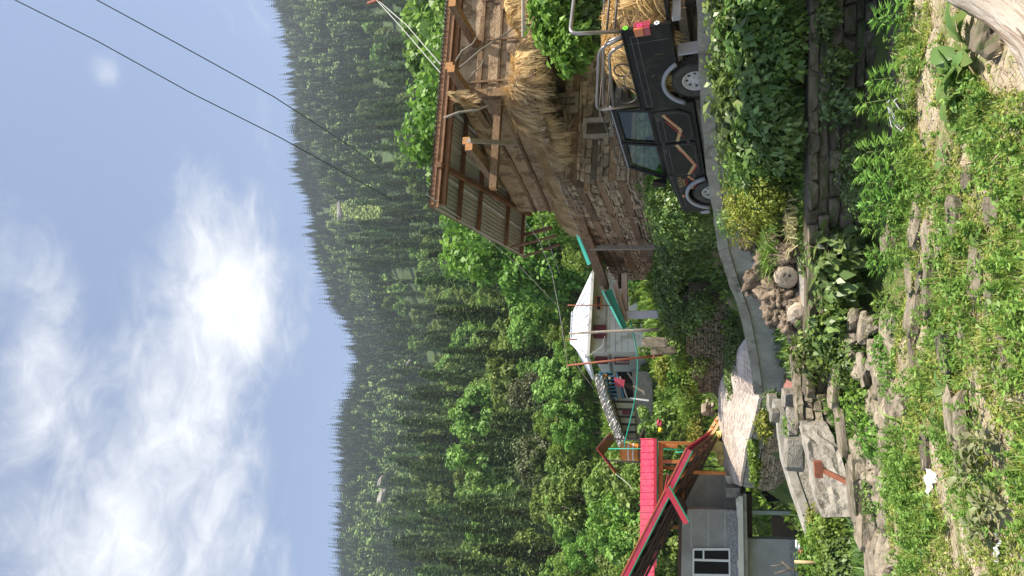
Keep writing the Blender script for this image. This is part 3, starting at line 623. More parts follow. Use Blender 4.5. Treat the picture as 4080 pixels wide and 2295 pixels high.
tree_px('bright', 1890, 1010, 50, 'round fresh green tree below the roof corner', None, 0)
tree_px('bright', 2095, 850, 38, 'fresh green sapling seen under the roof overhang', None, 1)
tree_px('bright', 2030, 1230, 62, 'sunlit yellow green bush line above the white roof', None, 1)
tree_px('bright', 2140, 1150, 55, 'low sunny bush right of the white roof ridge', None, 2)
tree_px('bright', 2200, 1400, 58, 'low sunlit bush left behind the white roof', None, 0)
tree_px('bright', 2260, 1600, 56, 'fresh green tree above the slate roof', None, 1)
tree_px('bright', 2330, 2080, 40, 'bright yellow green tree behind the eave of the pink roof', None, 2)
tree_px('broad', 2470, 2190, 38, 'dull green tree seen below the pink roof rafters', None, 1)
tree_px('bright', 2480, 1890, 36, 'pale green tree right behind the pink roof', None, 0)
for i, (px, py, Yt, lb) in enumerate([(2510, 1180, 34, 'leafy bush seen through the porch frame'), (2530, 1270, 36, 'dark green bush behind the porch column'), (2590, 1120, 33, 'yellow green bush beside the old stone wall under the porch beam'), (2560, 1400, 38, 'green bush behind the two stone slabs'), (2600, 1560, 37, 'green bush below the blue balcony'),
        (2520, 1690, 36, 'dense olive shrub in front of the slate roofed house'), (2620, 1780, 35, 'green shrub behind the ladder'), (2640, 1960, 33, 'bush seen beneath the wooden ladder'), (2700, 1720, 33, 'grassy bush behind the yellow tarpaulin')]):
    tree_px('bright' if i not in (1, 5) else 'broad', px, py, Yt, lb, None, i % 3)
# ------------------------------------------------------------------ stones, walls, path, steps
def stone_proto(seed, jit=.10, bev=.16):
    rg = random.Random(seed); bm = bmesh.new(); bmesh.ops.create_cube(bm, size=1.0)
    bmesh.ops.bevel(bm, geom=list(bm.edges), offset=bev, segments=1, affect='EDGES')
    for v in bm.verts: v.co += Vector((rg.uniform(-jit, jit), rg.uniform(-jit, jit), rg.uniform(-jit, jit)))
    bmesh.ops.recalc_face_normals(bm, faces=bm.faces)
    me = bpy.data.meshes.new('stone_%d' % seed); bm.to_mesh(me); bm.free(); return me
_SP = {}
def stones_of(matname, n=7, jit=.08, bev=.13):
    key = (matname, jit)
    if key not in _SP:
        _SP[key] = [stone_proto(100 + i, jit, bev) for i in range(n)]
        for m in _SP[key]: finish(m, M[matname], False)
    return _SP[key]
def piece(name, me, c, d, size, parent, tilt=0.0, label=None):
    """one shared-mesh piece: c centre, d run direction, size (length, depth, height)"""
    o = bpy.data.objects.new(name, me); o.scale = size; o.rotation_euler = (0, tilt, math.atan2(d[1], d[0])); o.location = c; link(o, parent)
    if label: o['label'] = label
    return o
def joined(protos, items, name, parent):
    Vs, Fs, o = [], [], 0; V3, F3 = [], []
    fl = []; vl = []
    for me, c, d, size, tilt in items:
        ang = math.atan2(d[1], d[0]); mat = Matrix.Translation(c) @ Matrix.Rotation(ang, 4, 'Z') @ Matrix.Rotation(tilt, 4, 'Y') @ Matrix.Diagonal((*size, 1))
        o = len(vl); vl += [tuple(mat @ v.co) for v in me.vertices]; fl += [tuple(i + o for i in p.vertices) for p in me.polygons]
    m = bpy.data.meshes.new(name); m.from_pydata(vl, [], fl); finish(m, protos[0].materials[0], False)
    return nobj(name, m, parent, 'stuff')
def course_wall(parent, p0, d, length, z0, z1, nrm, hr, lr, matname, depth=.25, openings=(), limit=300, name='stone', proud=.03, jit=.08, seed=0, keep=None, ztop=None, zbot=None):
    """dry courses of separate stones on a vertical face; returns the number of pieces"""
    rg = random.Random(seed); protos = stones_of(matname, jit=jit); z = z0; items = []
    d = Vector(d); nrm = Vector(nrm)
    while z < z1 - .02:
        h = rg.uniform(*hr); h = min(h, z1 - z) if z1 - z > hr[0] * .6 else z1 - z
        s = -rg.uniform(0, lr[0])
        while s < length:
            L = rg.uniform(*lr); a, b = max(s, 0), min(s + L, length)
            if b - a > .05:
                zz = z + h / 2
                if ztop and zz > ztop((a + b) / 2): pass
                elif zbot and zz < zbot((a + b) / 2): pass
                elif not any(oa < (a + b) / 2 < ob and oz0 < zz < oz1 for oa, ob, oz0, oz1 in openings):
                    c = Vector(p0) + d * ((a + b) / 2) + nrm * (rg.uniform(-proud, proud) - depth / 2 + .05); c.z = zz
                    items.append((rg.choice(protos), c, d, ((b - a) * rg.uniform(.95, 1.02), depth, h * rg.uniform(.9, 1.0)), rg.uniform(-.03, .03)))
            s += L
        z += h
    if len(items) > limit:
        def size(it): return it[3][0] * it[3][2] / max(1.0, it[1].y) ** 2
        items.sort(key=size, reverse=True); joined(protos, items[limit:], 'small_stones', parent); items = items[:limit]
    for me, c, dd, sz, t in items: piece(name, me, c, dd, sz, parent, t)
    return len(items)
def backing(parent, p0, d, length, z0, z1, nrm, mat, thick=.3, name='wall_core', inset=.06):
    d = Vector(d); n = Vector(nrm); a = Vector(p0) - n * inset; a.z = 0
    b = MB(); b.prism([a + Vector((0, 0, z0)), a + d * length + Vector((0, 0, z0)), a + d * length + Vector((0, 0, z1)), a + Vector((0, 0, z1))], -n * thick)
    return b.build(name, mat, parent)
# --- road and its parapet
o = strip('road', rd_l, rd_r, M['road'], .25); tag(o, kind='structure')
pw = thing('parapet_wall', 'long weathered concrete parapet wall curving down beside the road', 'wall', PAR[3])
def wall_run(pts, thick, h0, h1, mat, parent, name, side=1, wob=0.0, seed=0):
    """ribbon wall following pts: from h0 to h1 (offsets from the line, number or list), body pushed to one side by thick"""
    n = len(pts); rg = random.Random(seed); H0 = h0 if isinstance(h0, list) else [h0] * n; H1 = h1 if isinstance(h1, list) else [h1] * n; b = MB(); fr, bk = [], []
    for i, p in enumerate(pts):
        t = pts[min(i + 1, n - 1)] - pts[max(i - 1, 0)]; nn = Vector((t.y, -t.x, 0)).normalized() * side; j = rg.uniform(-wob, wob)
        fr.append((p + Vector((0, 0, H0[i])), p + Vector((0, 0, H1[i] + j)))); bk.append((p + nn * thick + Vector((0, 0, H0[i])), p + nn * thick + Vector((0, 0, H1[i] + j * .6))))
    V = [q for k in range(n) for q in (fr[k][0], fr[k][1], bk[k][1], bk[k][0])]; F = []
    for k in range(n - 1):
        a = 4 * k; c = a + 4
        F += [(a, c, c + 1, a + 1), (a + 1, c + 1, c + 2, a + 2), (a + 2, c + 2, c + 3, a + 3), (a + 3, c + 3, c, a)]
    F += [(0, 1, 2, 3), (4 * n - 4, 4 * n - 1, 4 * n - 2, 4 * n - 3)]
    b.add(V, F); return b.build(name, mat, parent)
def dense(pts, k):
    r = []
    for i in range(len(pts) - 1):
        for j in range(k): r.append(pts[i].lerp(pts[i + 1], j / k))
    return r + [pts[-1]]
PD = dense(PAR, 5)
wall_run(PD, .22, -.20, 0.0, M['concrete_old'], pw, 'coping', 1, .014, 3)
wall_run([p + Vector((.05, .03, 0)) for p in PD], .2, -1.9, -.20, M['concrete'], pw, 'wall_face', 1)
# rough stone footing under the parapet, left half
for k in range(5, len(PAR) - 1):
    p, q = PAR[k], PAR[k + 1]; d = (q - p); d.z = 0; L = d.length; d.normalize(); n = Vector((-d.y, d.x, 0)); n = n if n.y < 0 else -n
    course_wall(pw, p + n * .02, d, L, min(p.z, q.z) - 1.5, min(p.z, q.z) - .62, n, (.1, .2), (.15, .4), 'stone_grey', .2, limit=40, seed=k, proud=.04)
# --- paved path
ST = [((2975, 1300, 18.6), (2940, 1400, 21.5)), ((3028, 1578, 19.1), (2866, 1535, 26.0)), ((3010, 1660, 19.6), (2862, 1640, 27.0)), ((2975, 1780, 21.5), (2872, 1760, 27.0)), ((2950, 1935, 24.0), (2893, 1905, 26.0))]
NA = dense([P(*a) for a, b in ST], 4); FA = dense([P(*b) for a, b in ST], 4)
NA[0].z = min(NA[0].z, PAR[8].z - .4)
_pb = MB(); _T = 9; _g = [[NA[i].lerp(FA[i], j / (_T - 1)) + Vector((0, 0, -.04)) for j in range(_T)] for i in range(len(NA))]
_v = [q for r_ in _g for q in r_]; _nn = len(_v); _v = _v + [q - Vector((0, 0, .3)) for q in _v]; _f = [(i * _T + j, (i + 1) * _T + j, (i + 1) * _T + j + 1, i * _T + j + 1) for i in range(len(NA) - 1) for j in range(_T - 1)]
_f += [tuple(k + _nn for k in reversed(q)) for q in _f] + [(i * _T, i * _T + _nn, (i + 1) * _T + _nn, (i + 1) * _T) for i in range(len(NA) - 1)] + [(i * _T + _T - 1, (i + 1) * _T + _T - 1, (i + 1) * _T + _T - 1 + _nn, i * _T + _T - 1 + _nn) for i in range(len(NA) - 1)]
_pb.add(_v, _f); path = _pb.build('paved_path', M['mortar']); tag(path, kind='structure')
rg = random.Random(4); paver_me = stone_proto(300, .012, .05); finish(paver_me, M['paver'], False); pav = []
def path_pt(s, t):
    s = max(0, min(len(NA) - 1.001, s)); i = int(s); f = s - i; return NA[i].lerp(NA[i + 1], f).lerp(FA[i].lerp(FA[i + 1], f), t)
rows = 46
for r in range(rows):
    t0, t1 = r / rows, (r + 1) / rows; s = rg.uniform(-.1, 0)
    while s < len(NA) - 1:
        tm_ = (t0 + t1) / 2; ul_ = (path_pt(max(s, 0) + .25, tm_) - path_pt(max(s, 0), tm_)).length * 4; ds = min(1.2, .21 / max(ul_, .05)); a = path_pt(s, tm_); e = path_pt(s + ds, tm_); u = path_pt(s + ds / 2, t0); v = path_pt(s + ds / 2, t1)
        L = (e - a).length; Wd = (v - u).length
        if L > .03: pav.append(((a + e) / 2 + Vector((0, 0, rg.uniform(-.006, .006) - .015)), (e - a).normalized(), (L * .96, Wd * .92, .08), -math.asin(max(-1, min(1, (e - a).normalized().z)))))
        s += ds
pav.sort(key=lambda q: q[2][0] * q[2][1] / q[0].y ** 3, reverse=True)
for c, d, sz, tl in pav[:300]: piece('paver', paver_me, c, d, sz, path, tl)
joined([paver_me], [(paver_me, c, d, sz, tl) for c, d, sz, tl in pav[300:]], 'pavers', path)
# --- bank wall below the path, with brown dry stones
bw = thing('path_retaining_wall', 'brown dry stone retaining wall under the near edge of the paved path', 'wall', NA[10])
for k in range(4, len(NA) - 1, 2):
    p, q = NA[k], NA[min(k + 2, len(NA) - 1)]; d = (q - p); d.z = 0; L = d.length; d.normalize(); n = Vector((-d.y, d.x, 0)); n = n if n.y < 0 else -n; zb = min(p.z, q.z)
    backing(bw, p + n * .02, d, L, zb - 1.9, zb - .02, n, M['mortar'], .25)
    backing(bw, p + n * .10, d, L, zb - .38, min(p.z, q.z) - .06, n, M['concrete'], .1, 'concrete_edge')
    course_wall(bw, p + n * .06, d, L, zb - 1.7, zb - .4, n, (.05, .1), (.12, .4), 'stone', .2, limit=44, seed=50 + k)
# --- curved stair wall below it
SW = dense([P(3078, 1588, 15.2), P(3092, 1640, 15.0), P(3112, 1800, 14.6), P(3140, 1890, 14.3), P(3198, 2060, 13.7), P(3250, 2160, 13.2), P(3300, 2260, 12.8)], 4)
sw = thing('stair_wall', 'curved grey cement wall sloping down to the left below the path', 'wall', SW[8])
wall_run(SW, .28, -.16, 0, M['concrete'], sw, 'coping', 1, .01, 8)
wall_run([p + Vector((.02, .05, 0)) for p in SW], .2, -1.2, -.16, M['concrete_old'], sw, 'wall_face', 1)
# --- thick concrete block in front
cb = thing('concrete_block', 'thick rough cast concrete block with a broken end above the rubble', 'concrete block', P(3395, 1900, 10.2))
TB = [P(3190, 1690, 10.9), P(3222, 1790, 10.6), P(3252, 1950, 10.3), P(3274, 2062, 10.1)]
BB = [P(3300, 1700, 10.8), P(3345, 1795, 10.5), P(3385, 1950, 10.2), P(3402, 2060, 10.0)]
m = MB(); bk = Vector((.10, .55, .03)); n = 14; rows_ = 6; rg = random.Random(2)
def lerpl(L, t):
    t = t * (len(L) - 1); i = min(int(t), len(L) - 2); return L[i].lerp(L[i + 1], t - i)
grid = [[lerpl(TB, i / n).lerp(lerpl(BB, i / n), j / rows_) + Vector((rg.uniform(-.02, .02), rg.uniform(-.035, .035), rg.uniform(-.015, .015))) * (1 if 0 < i < n else .4) for j in range(rows_ + 1)] for i in range(n + 1)]
vs = [v for col in grid for v in col]; W_ = rows_ + 1; fs = [(i * W_ + j, i * W_ + j + 1, (i + 1) * W_ + j + 1, (i + 1) * W_ + j) for i in range(n) for j in range(rows_)]
b0 = len(vs); vs += [grid[i][0] + bk for i in range(n + 1)]; b1 = len(vs); vs += [grid[i][rows_] + bk for i in range(n + 1)]
fs += [(i * W_, (i + 1) * W_, b0 + i + 1, b0 + i) for i in range(n)] + [(i * W_ + rows_, b1 + i, b1 + i + 1, (i + 1) * W_ + rows_) for i in range(n)] + [(b0 + i, b0 + i + 1, b1 + i + 1, b1 + i) for i in range(n)]
fs += [tuple(n * W_ + j for j in range(W_)) + (b1 + n, b0 + n), tuple(reversed(range(W_))) + (b0, b1)]
m.add(vs, fs); m.build('block', M['concrete_old'], cb)
# --- rubble wall set in mortar, right of the block
rw = thing('rubble_wall', 'rubble stone wall set in cement between the parapet and the block', 'wall', P(3310, 1600, 11))
RWT = [P(3172, 1400, 11.8), P(3185, 1500, 11.5), P(3195, 1600, 11.2), P(3200, 1700, 11.0)]
m = MB()
for i in range(3): m.prism([RWT[i] + Vector((0, .06, 0)), RWT[i + 1] + Vector((0, .06, 0)), RWT[i + 1] + Vector((0, .06, -.75)), RWT[i] + Vector((0, .06, -.75))], (.05, .5, .0))
m.build('wall_core', M['concrete_old'], rw)
d = RWT[3] - RWT[0]; d.z = 0; L = d.length; d.normalize(); nn = Vector((-d.y, d.x, 0)); nn = nn if nn.y < 0 else -nn
course_wall(rw, RWT[0], d, L, min(RWT[0].z, RWT[3].z) - .55, RWT[3].z - .04, nn, (.09, .16), (.1, .22), 'stone_grey', .16, jit=.16, seed=9, proud=.03)
for i in range(9):
    q = lerpl(RWT, (i + .5) / 9); piece('coping_stone', random.choice(stones_of('stone_grey')), q + Vector((0, .15, .03)), (d.x, d.y), (.22, .3, .1), rw, random.uniform(-.1, .1))
# stub of low wall with a white gap beside it (upper steps)
for i, (px, py, Yp, sx, sy, sz, lb) in enumerate([(3078, 1606, 16.0, .35, .4, .2, 'small square cement step at the foot of the parapet end'), (3085, 1655, 14.0, .22, .35, .16, 'whitish cement lump beside the curved wall'), (3155, 1680, 13.2, .5, .4, .16, 'flat cement step slab left of the rubble wall'), (3165, 1810, 12.6, .5, .35, .3, 'rough rounded cement lump below the curved wall'),
        (3180, 1470, 12.6, 1.2, .3, .1, 'long thin pale stone slab lying in front of the parapet'), (3145, 1585, 13.6, .3, .3, .24, 'pale boulder at the foot of the parapet wall')]):
    me = stone_proto(400 + i, .06, .12); finish(me, M['concrete_old'], False); o = nobj('cement_step' if i < 4 else 'loose_stone', me); o.scale = (sx, sy, sz); o.location = P(px, py, Yp); o.rotation_euler = (0, 0, random.uniform(-.3, .3)); tag(o, lb, 'step' if i < 4 else 'stone')
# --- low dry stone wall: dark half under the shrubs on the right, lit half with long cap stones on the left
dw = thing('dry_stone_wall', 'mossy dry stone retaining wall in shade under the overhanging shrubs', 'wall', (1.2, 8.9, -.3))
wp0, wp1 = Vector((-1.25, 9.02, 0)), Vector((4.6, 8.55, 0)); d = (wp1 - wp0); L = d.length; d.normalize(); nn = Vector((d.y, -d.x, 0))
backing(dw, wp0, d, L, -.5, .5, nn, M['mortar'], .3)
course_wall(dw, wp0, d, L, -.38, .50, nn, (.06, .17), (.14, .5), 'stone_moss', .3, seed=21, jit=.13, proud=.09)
lane = MB(); rg = random.Random(14)
lf = thing('stone_slab_lane', 'dark flat slabs paving the sunken lane below the retaining wall', 'paving', (1.5, 8.0, -.28))
for i, (px, py, Ys, sx, sy) in enumerate([(3470, 180, 7.9, 1.0, .75), (3475, 420, 7.9, .9, .75), (3500, 620, 7.75, .6, .5), (3440, 330, 8.3, .7, .4), (3450, 560, 8.25, .5, .4), (3520, 60, 7.6, .7, .4), (3420, 80, 8.35, .8, .4)]):
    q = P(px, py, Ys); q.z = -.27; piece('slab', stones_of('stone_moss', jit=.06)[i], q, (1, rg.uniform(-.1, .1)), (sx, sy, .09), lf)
LUMPS = [rock_lump(900 + i_, .62, .55, .6, 2, .2) for i_ in range(8)]
for m_ in LUMPS: finish(m_, M['stone_grey'], False)
lw = thing('rubble_bank', 'sunlit tumbled dry stone bank along the near edge, left side', 'wall', (-2.6, 8.2, 0))
rg = random.Random(33)
for i in range(190):
    py = rg.uniform(1270, 2320); f = rg.random(); px = 3420 + f * 200 + (40 if py > 2000 else 0) - (60 if py < 1500 else 0); Ys = 8.5 - f * 1.35; q = P(px, py, Ys); q.z = min(max(q.z, gz(q.x, q.y) - .02), gz(q.x, q.y) + .42 * (1 - f) + .03)
    o = piece('stone', rg.choice(LUMPS), q, (1, rg.uniform(-.5, .5)), (rg.uniform(.1, .34), rg.uniform(.12, .26), rg.uniform(.07, .19)), lw, rg.uniform(-.3, .3))
backing(lw, (-4.6, 8.62, 0), (1, .02, 0), 4.6, -.5, -.3, (0, -1, 0), M['soil'], .5, 'earth_core')
for i, (px, py, Ys, L, h, wd, tl) in enumerate([(3315, 1330, 8.9, .5, .14, .3, .0), (3322, 1520, 8.8, .78, .10, .35, -.05), (3350, 1720, 8.7, .62, .09, .3, .10), (3405, 1890, 8.55, .55, .12, .3, .06), (3412, 1980, 8.5, .75, .15, .35, .09), (3445, 2110, 8.35, .45, .2, .35, 0), (3490, 2240, 8.15, .55, .2, .4, .04)]):
    q = P(px, py, Ys); piece('cap_stone', stones_of('stone_grey', jit=.06)[i % 7], q, (1, .03), (L * .8, wd, h * .85), lw, -tl)
ct = MB(); ct.beam(P(3225, 1040, 9.35), P(3245, 1225, 9.35), .34, .26); ct.jit(.02)
e = ct.build('kerb_block', M['concrete_old'], None, bevel=.03); tag(e, 'pale weathered kerb block below the pile of stumps', 'kerb block')
# ------------------------------------------------------------------ old timber-laced stone house
def on_plane(px, py, p0, n):
    a = (2295 - py - 1147.5) / FPX; b = (2040 - px) / FPX
    d = Vector((a, math.cos(PITCH) - b * math.sin(PITCH), math.sin(PITCH) + b * math.cos(PITCH))); e = Vector((0, 0, EYE)); n = Vector(n)
    return e + d * ((Vector(p0) - e).dot(n) / d.dot(n))
HC = P(2594, 715, 18.7); TH = R(12); E1 = Vector((math.cos(TH), math.sin(TH), 0)); E2 = Vector((-math.sin(TH), math.cos(TH), 0)); UP = Vector((0, 0, 1)); ZB = 5.42
house = thing('old_house', 'old two storey house of stone and timber with straw on its balcony', 'house', HC)
HE = on_plane(2600, 1110, HC, E1); L2 = (HE - HC).dot(E2); L1 = 8.0; z0 = HC.z - .35; ZT = 5.18
def wall_face(p0, d, L, nrm, seed, base_top, ops, bands, tilt=0.0):
    rg = random.Random(seed); backing(house, p0, d, L, z0 - .3, ZT, nrm, M['mortar'], .35)
    course_wall(house, p0, d, L, z0 - .2, base_top, nrm, (.06, .15), (.10, .36), 'stone', .24, ops, 110, seed=seed + 1, proud=.05, jit=.14)
    zs = base_top
    for i, (bh, shh) in enumerate(bands):
        s = 0.0
        while s < L - .01:
            l = min(rg.uniform(1.8, 3.6), L - s)
            if not any(oa < s + l / 2 < ob and a < zs + bh / 2 < b for oa, ob, a, b in ops):
                segs = [(s, s + l)]
                for oa, ob, a, b in ops:
                    if a < zs + bh / 2 < b: segs = [x for (u, v) in segs for x in ((u, min(v, oa)), (max(u, ob), v)) if x[1] - x[0] > .1]
                for u, v in segs:
                    mb = MB(); q = Vector(p0) + Vector(d) * u; q.z = zs + bh / 2; e = Vector(p0) + Vector(d) * v; e.z = zs + bh / 2 + rg.uniform(-.02, .02); off = Vector(nrm) * rg.uniform(-.06, -.01)
                    mb.beam(q + off, e + off, .16, bh * rg.uniform(.82, 1.0)); mb.jit(.012, rg); mb.build('wall_beam', M['wood_old'], house)
            s += l + rg.uniform(.0, .04)
        zs += bh
        course_wall(house, p0, d, L, zs, min(zs + shh, ZT), nrm, (.07, .16), (.10, .34), 'stone', .22, ops, 34, seed=seed + 20 + i, proud=.045, jit=.14); zs += shh
        if zs > ZT - .05: break
N1, N2 = -E2, -E1
def mud_patch(p0, d, L, n, seed, count, ops):
    rg = random.Random(seed)
    for k in range(count):
        s, z = rg.uniform(.3, L - .3), rg.uniform(z0 + .5, ZT - .2)
        if any(oa - .3 < s < ob + .3 and a - .25 < z < b + .25 for oa, ob, a, b in ops): continue
        w_, h_ = rg.uniform(.25, .6), rg.uniform(.12, .22); m_ = 12; poly = []
        for j in range(m_):
            a = 2 * math.pi * j / m_; r = rg.uniform(.65, 1.1); q = Vector(p0) + Vector(d) * (s + math.cos(a) * w_ * r) + Vector(n) * (.045 + .004 * k % .02); q.z = z + math.sin(a) * h_ * r; poly.append(q)
        b = MB(); b.prism(poly, -Vector(n) * .09); b.build('mud_patch', M['mudwall'], house, bevel=.012)
def sl(px, py, p0, d, n): q = on_plane(px, py, p0, n); return (q - p0).dot(d), q.z
wa = sl(2301, 373, HC, E1, N1); wb = sl(2163, 462, HC, E1, N1); da = sl(2440, 470, HC, E1, N1); db = sl(2330, 556, HC, E1, N1)
OPS1 = [(wb[0], wa[0], wa[1], wb[1]), (db[0], da[0], da[1], db[1])]
wall_face(HC, E1, L1, N1, 1, HC.z + .35, OPS1, [(.17, .34), (.19, .30), (.16, .36), (.18, .34), (.2, .3)])
ga = sl(2430, 905, HC, E2, N2); OPS2 = [(ga[0] - .2, ga[0] + .2, ga[1] - .06, ga[1] + .12)]
wall_face(HC, E2, L2, N2, 5, HC.z + .62, OPS2, [(.22, .34), (.2, .36), (.2, .34), (.2, .3)])
mb = MB(); q = HC + E2 * L2; mb.frame(q + E1 * 3.7 + Vector((0, 0, 1.0)), E1 * 3.7, E2 * .15, UP * 1.3); mb.build('back_wall', M['mortar'], house)
mud_patch(HC, E1, L1, N1, 61, 60, OPS1); mud_patch(HC, E2, L2, N2, 62, 30, OPS2)
# shuttered window and an opening with its dark painted on a panel, front face
def win(a, b, shutter):
    s0, s1 = b[0], a[0]; zlo, zhi = a[1], b[1]; p = lambda s, z, o=.0: HC + E1 * s + N1 * o + Vector((0, 0, z - HC.z)); fr = MB()
    f = MB(); t = .1
    f.beam(p(s0, zlo, .03), p(s1, zlo, .03), .12, t); f.beam(p(s0, zhi, .03), p(s1, zhi, .03), .12, t); f.beam(p(s0 + t / 2, zlo + t / 2, .03), p(s0 + t / 2, zhi - t / 2, .03), .12, t, N1); f.beam(p(s1 - t / 2, zlo + t / 2, .03), p(s1 - t / 2, zhi - t / 2, .03), .12, t, N1)
    fo = f.build('window_frame', M['wood_grey'], house)
    if shutter:
        for k in range(3):
            zc = zlo + (zhi - zlo) * (k + .5) / 3; m_ = MB(); m_.frame(p((s0 + s1) / 2, zc, -.02), E1 * ((s1 - s0) / 2 - t), N1 * .02, UP * ((zhi - zlo) / 6 - .012)); m_.build('shutter_board', M['wood_grey'], fo)
        m_ = MB(); m_.beam(p((s0 + s1) / 2, zlo + .05, .02), p((s0 + s1) / 2, zhi - .05, .02), .03, .06, N1); m_.build('shutter_batten', M['wood_old'], fo)
    else:
        m_ = MB(); m_.frame(p((s0 + s1) / 2, (zlo + zhi) / 2, -.28), E1 * ((s1 - s0) / 2), N1 * .02, UP * ((zhi - zlo) / 2)); m_.build('dark_opening', M['void'], fo)  # panel painted near-black for the unlit depth of the opening
win(wa, wb, True); win(da, db, False)
# platform
PA = PZ(2098, 388, ZB); PB = PZ(2388, 1132, ZB); DL = (PB - PA); LAB = DL.length; DL.normalize(); FR = PA + E1 * 8.5
nb = 36
for i in range(nb):
    f0, f1 = i / nb, (i + 1) / nb; a = PA + DL * (LAB * (f0 + f1) / 2 - .0); e = FR + E2 * ((PB - PA).dot(E2) * (f0 + f1) / 2); m_ = MB(); wd = LAB / nb * .94
    m_.beam(a + E1 * random.uniform(-.08, .05) - UP * .03, e - UP * .03, wd, .05); m_.build('floor_plank', M['wood_old'], house)
ft = HC + N1 * 0
for i in range(9):
    s = .15 + i * .9; m_ = MB(); st = PA + E1 * (s * .92 + .1) + N1 * random.uniform(.02, .22); fd = (HC - st).dot(E2) + .6; en = st + E2 * max(2.2, fd) 
    m_.beam(st - UP * .13, en - UP * .13, .17, .15); m_.jit(.01); m_.build('joist', M['wood_old'], house)
for i, (px, py) in enumerate([(2152, 467), (2163, 510), (2178, 556), (2206, 603)]):
    q = PZ(px, py, ZB - .16); m_ = MB(); e = q + E2 * 2.6 + E1 * .3; m_.tube([q, q.lerp(e, .5), e], [.085, .09, .085], 8); o = m_.build('joist', M['wood_old'], house, True)
    m_ = MB(); m_.lathe([(.0, -.003), (.08, -.003)], q, E2, 10); m_.build('sawn_end', M['stump_end'], o)
for (a, b, wd, ht, nm, off) in ((PA, PB, .16, .14, 'edge_beam', -.1), (PA + E1 * .02, FR, .15, .14, 'edge_beam', -.1), (PA + DL * 4.4 - UP * .14 - E1 * .12, PB + DL * .2 - UP * .12 - E1 * .05, .17, .19, 'edge_beam', -.14), (PA - E1 * .03 + UP * .06, PA + DL * 4 - E1 * .03 + UP * .0, .05, .06, 'edge_pole', -.02), (PA + DL * 3.6 - E1 * .08, PA + DL * 7.5 - E1 * .1, .05, .06, 'edge_pole', -.02)):
    m_ = MB(); n = 6; pts = [a.lerp(b, k / n) + UP * (off + random.uniform(-.025, .025)) for k in range(n + 1)]
    for k in range(n): m_.beam(pts[k], pts[k + 1] + (pts[k + 1] - pts[k]) * .01, wd, ht)
    m_.jit(.012); m_.build(nm, M['wood_old'] if 'beam' in nm else M['wood_grey'], house)
for k, (px0, py0, px1, py1) in enumerate([(2084, -20, 2084, 150), (2096, -20, 2093, 165), (2085, 140, 2150, 250)]):
    m_ = MB(); m_.tube([PZ(px0, py0, ZB + .12), PZ(px1, py1, ZB + .1)], .035, 6); m_.build('rail_pole', M['wood_grey'], house)
# vertical prop under the left edge
m_ = MB(); q = on_plane(2598, 985, HC - E1 * .35, E1); tp = Vector((q.x, q.y, ZB - .2)); m_.beam(q - UP * .4, tp, .13, .13, E2); m_.build('prop_post', M['wood_grey'], house)
for i in range(3):
    q = HC + E2 * .1 + E1 * (.1 + .1 * i) + UP * (1.6 + .22 * i - 0) ; m_ = MB(); m_.beam(q - E1 * .35 + N1 * .05 * i, q + E1 * .6, .2, .16); m_.jit(.01); m_.build('bracket_block', M['wood_old'], house)
# upper storey
UC = PA + E1 * .62 + E2 * .92; UZ = 7.4
def upper(p, d, L, n, seed):
    rg = random.Random(seed); m_ = MB(); K = 22; rows_ = 9; th = .22
    for lay in (0, 1):
        pass
    vs = []; fs = []
    for i in range(K + 1):
        for j in range(rows_ + 1):
            q = p + d * (L * i / K) + n * (rg.uniform(-.02, .02)); vs.append((q.x, q.y, ZB + (UZ - ZB) * j / rows_))
    W_ = rows_ + 1; fs = [(i * W_ + j, (i + 1) * W_ + j, (i + 1) * W_ + j + 1, i * W_ + j + 1) for i in range(K) for j in range(rows_)]
    b0 = len(vs); vs += [tuple(p - n * th + UP * (ZB - p.z)), tuple(p + d * L - n * th + UP * (ZB - p.z)), tuple(p + d * L - n * th + UP * (UZ - p.z)), tuple(p - n * th + UP * (UZ - p.z))]; fs += [(b0, b0 + 1, b0 + 2, b0 + 3), (rows_, K * W_ + rows_, b0 + 2, b0 + 3), (K * W_ + 0, K * W_ + rows_, b0 + 2, b0 + 1)]
    m_.add(vs, fs); m_.build('mud_wall', M['mudwall'], house, True)
    for h, t in ((.42, .07), (.95, .08), (1.42, .1)):
        s = 0.0
        while s < L - .05:
            l = min(rg.uniform(1.6, 3.2), L - s); a = p + d * s; a.z = ZB + h; e = p + d * (s + l); e.z = ZB + h + rg.uniform(-.03, .03); m_ = MB(); m_.beam(a + n * .01, e + n * .01, .1, t * rg.uniform(.7, 1.1)); m_.jit(.012, rg); m_.build('wall_beam', M['wood_old'], house); s += l
upper(UC, E1, 8.0, N1, 3); NL = Vector((-DL.y, DL.x, 0)); NL = NL if NL.x < 0 else -NL
upper(UC, DL, 6.5, NL, 4)
m_ = MB(); m_.beam(UC + N1 * .03 - UP * 0 + NL * .03, UC + UP * (UZ - ZB) + N1 * .03 + NL * .03, .2, .2, E1); m_.build('corner_post', M['wood_old'], house)
# carved vertical boards under the eave of the front
for i in range(14):
    q = UC + E1 * (.3 + i * .36) + N1 * .06; m_ = MB(); m_.beam(q + UP * (.1 + (i % 3) * .1), q + UP * (UZ - ZB - .1 - (i % 4) * .2), .03, .05, E1); m_.build('wall_batten', M['wood_old'], house) if i % 3 == 0 else None
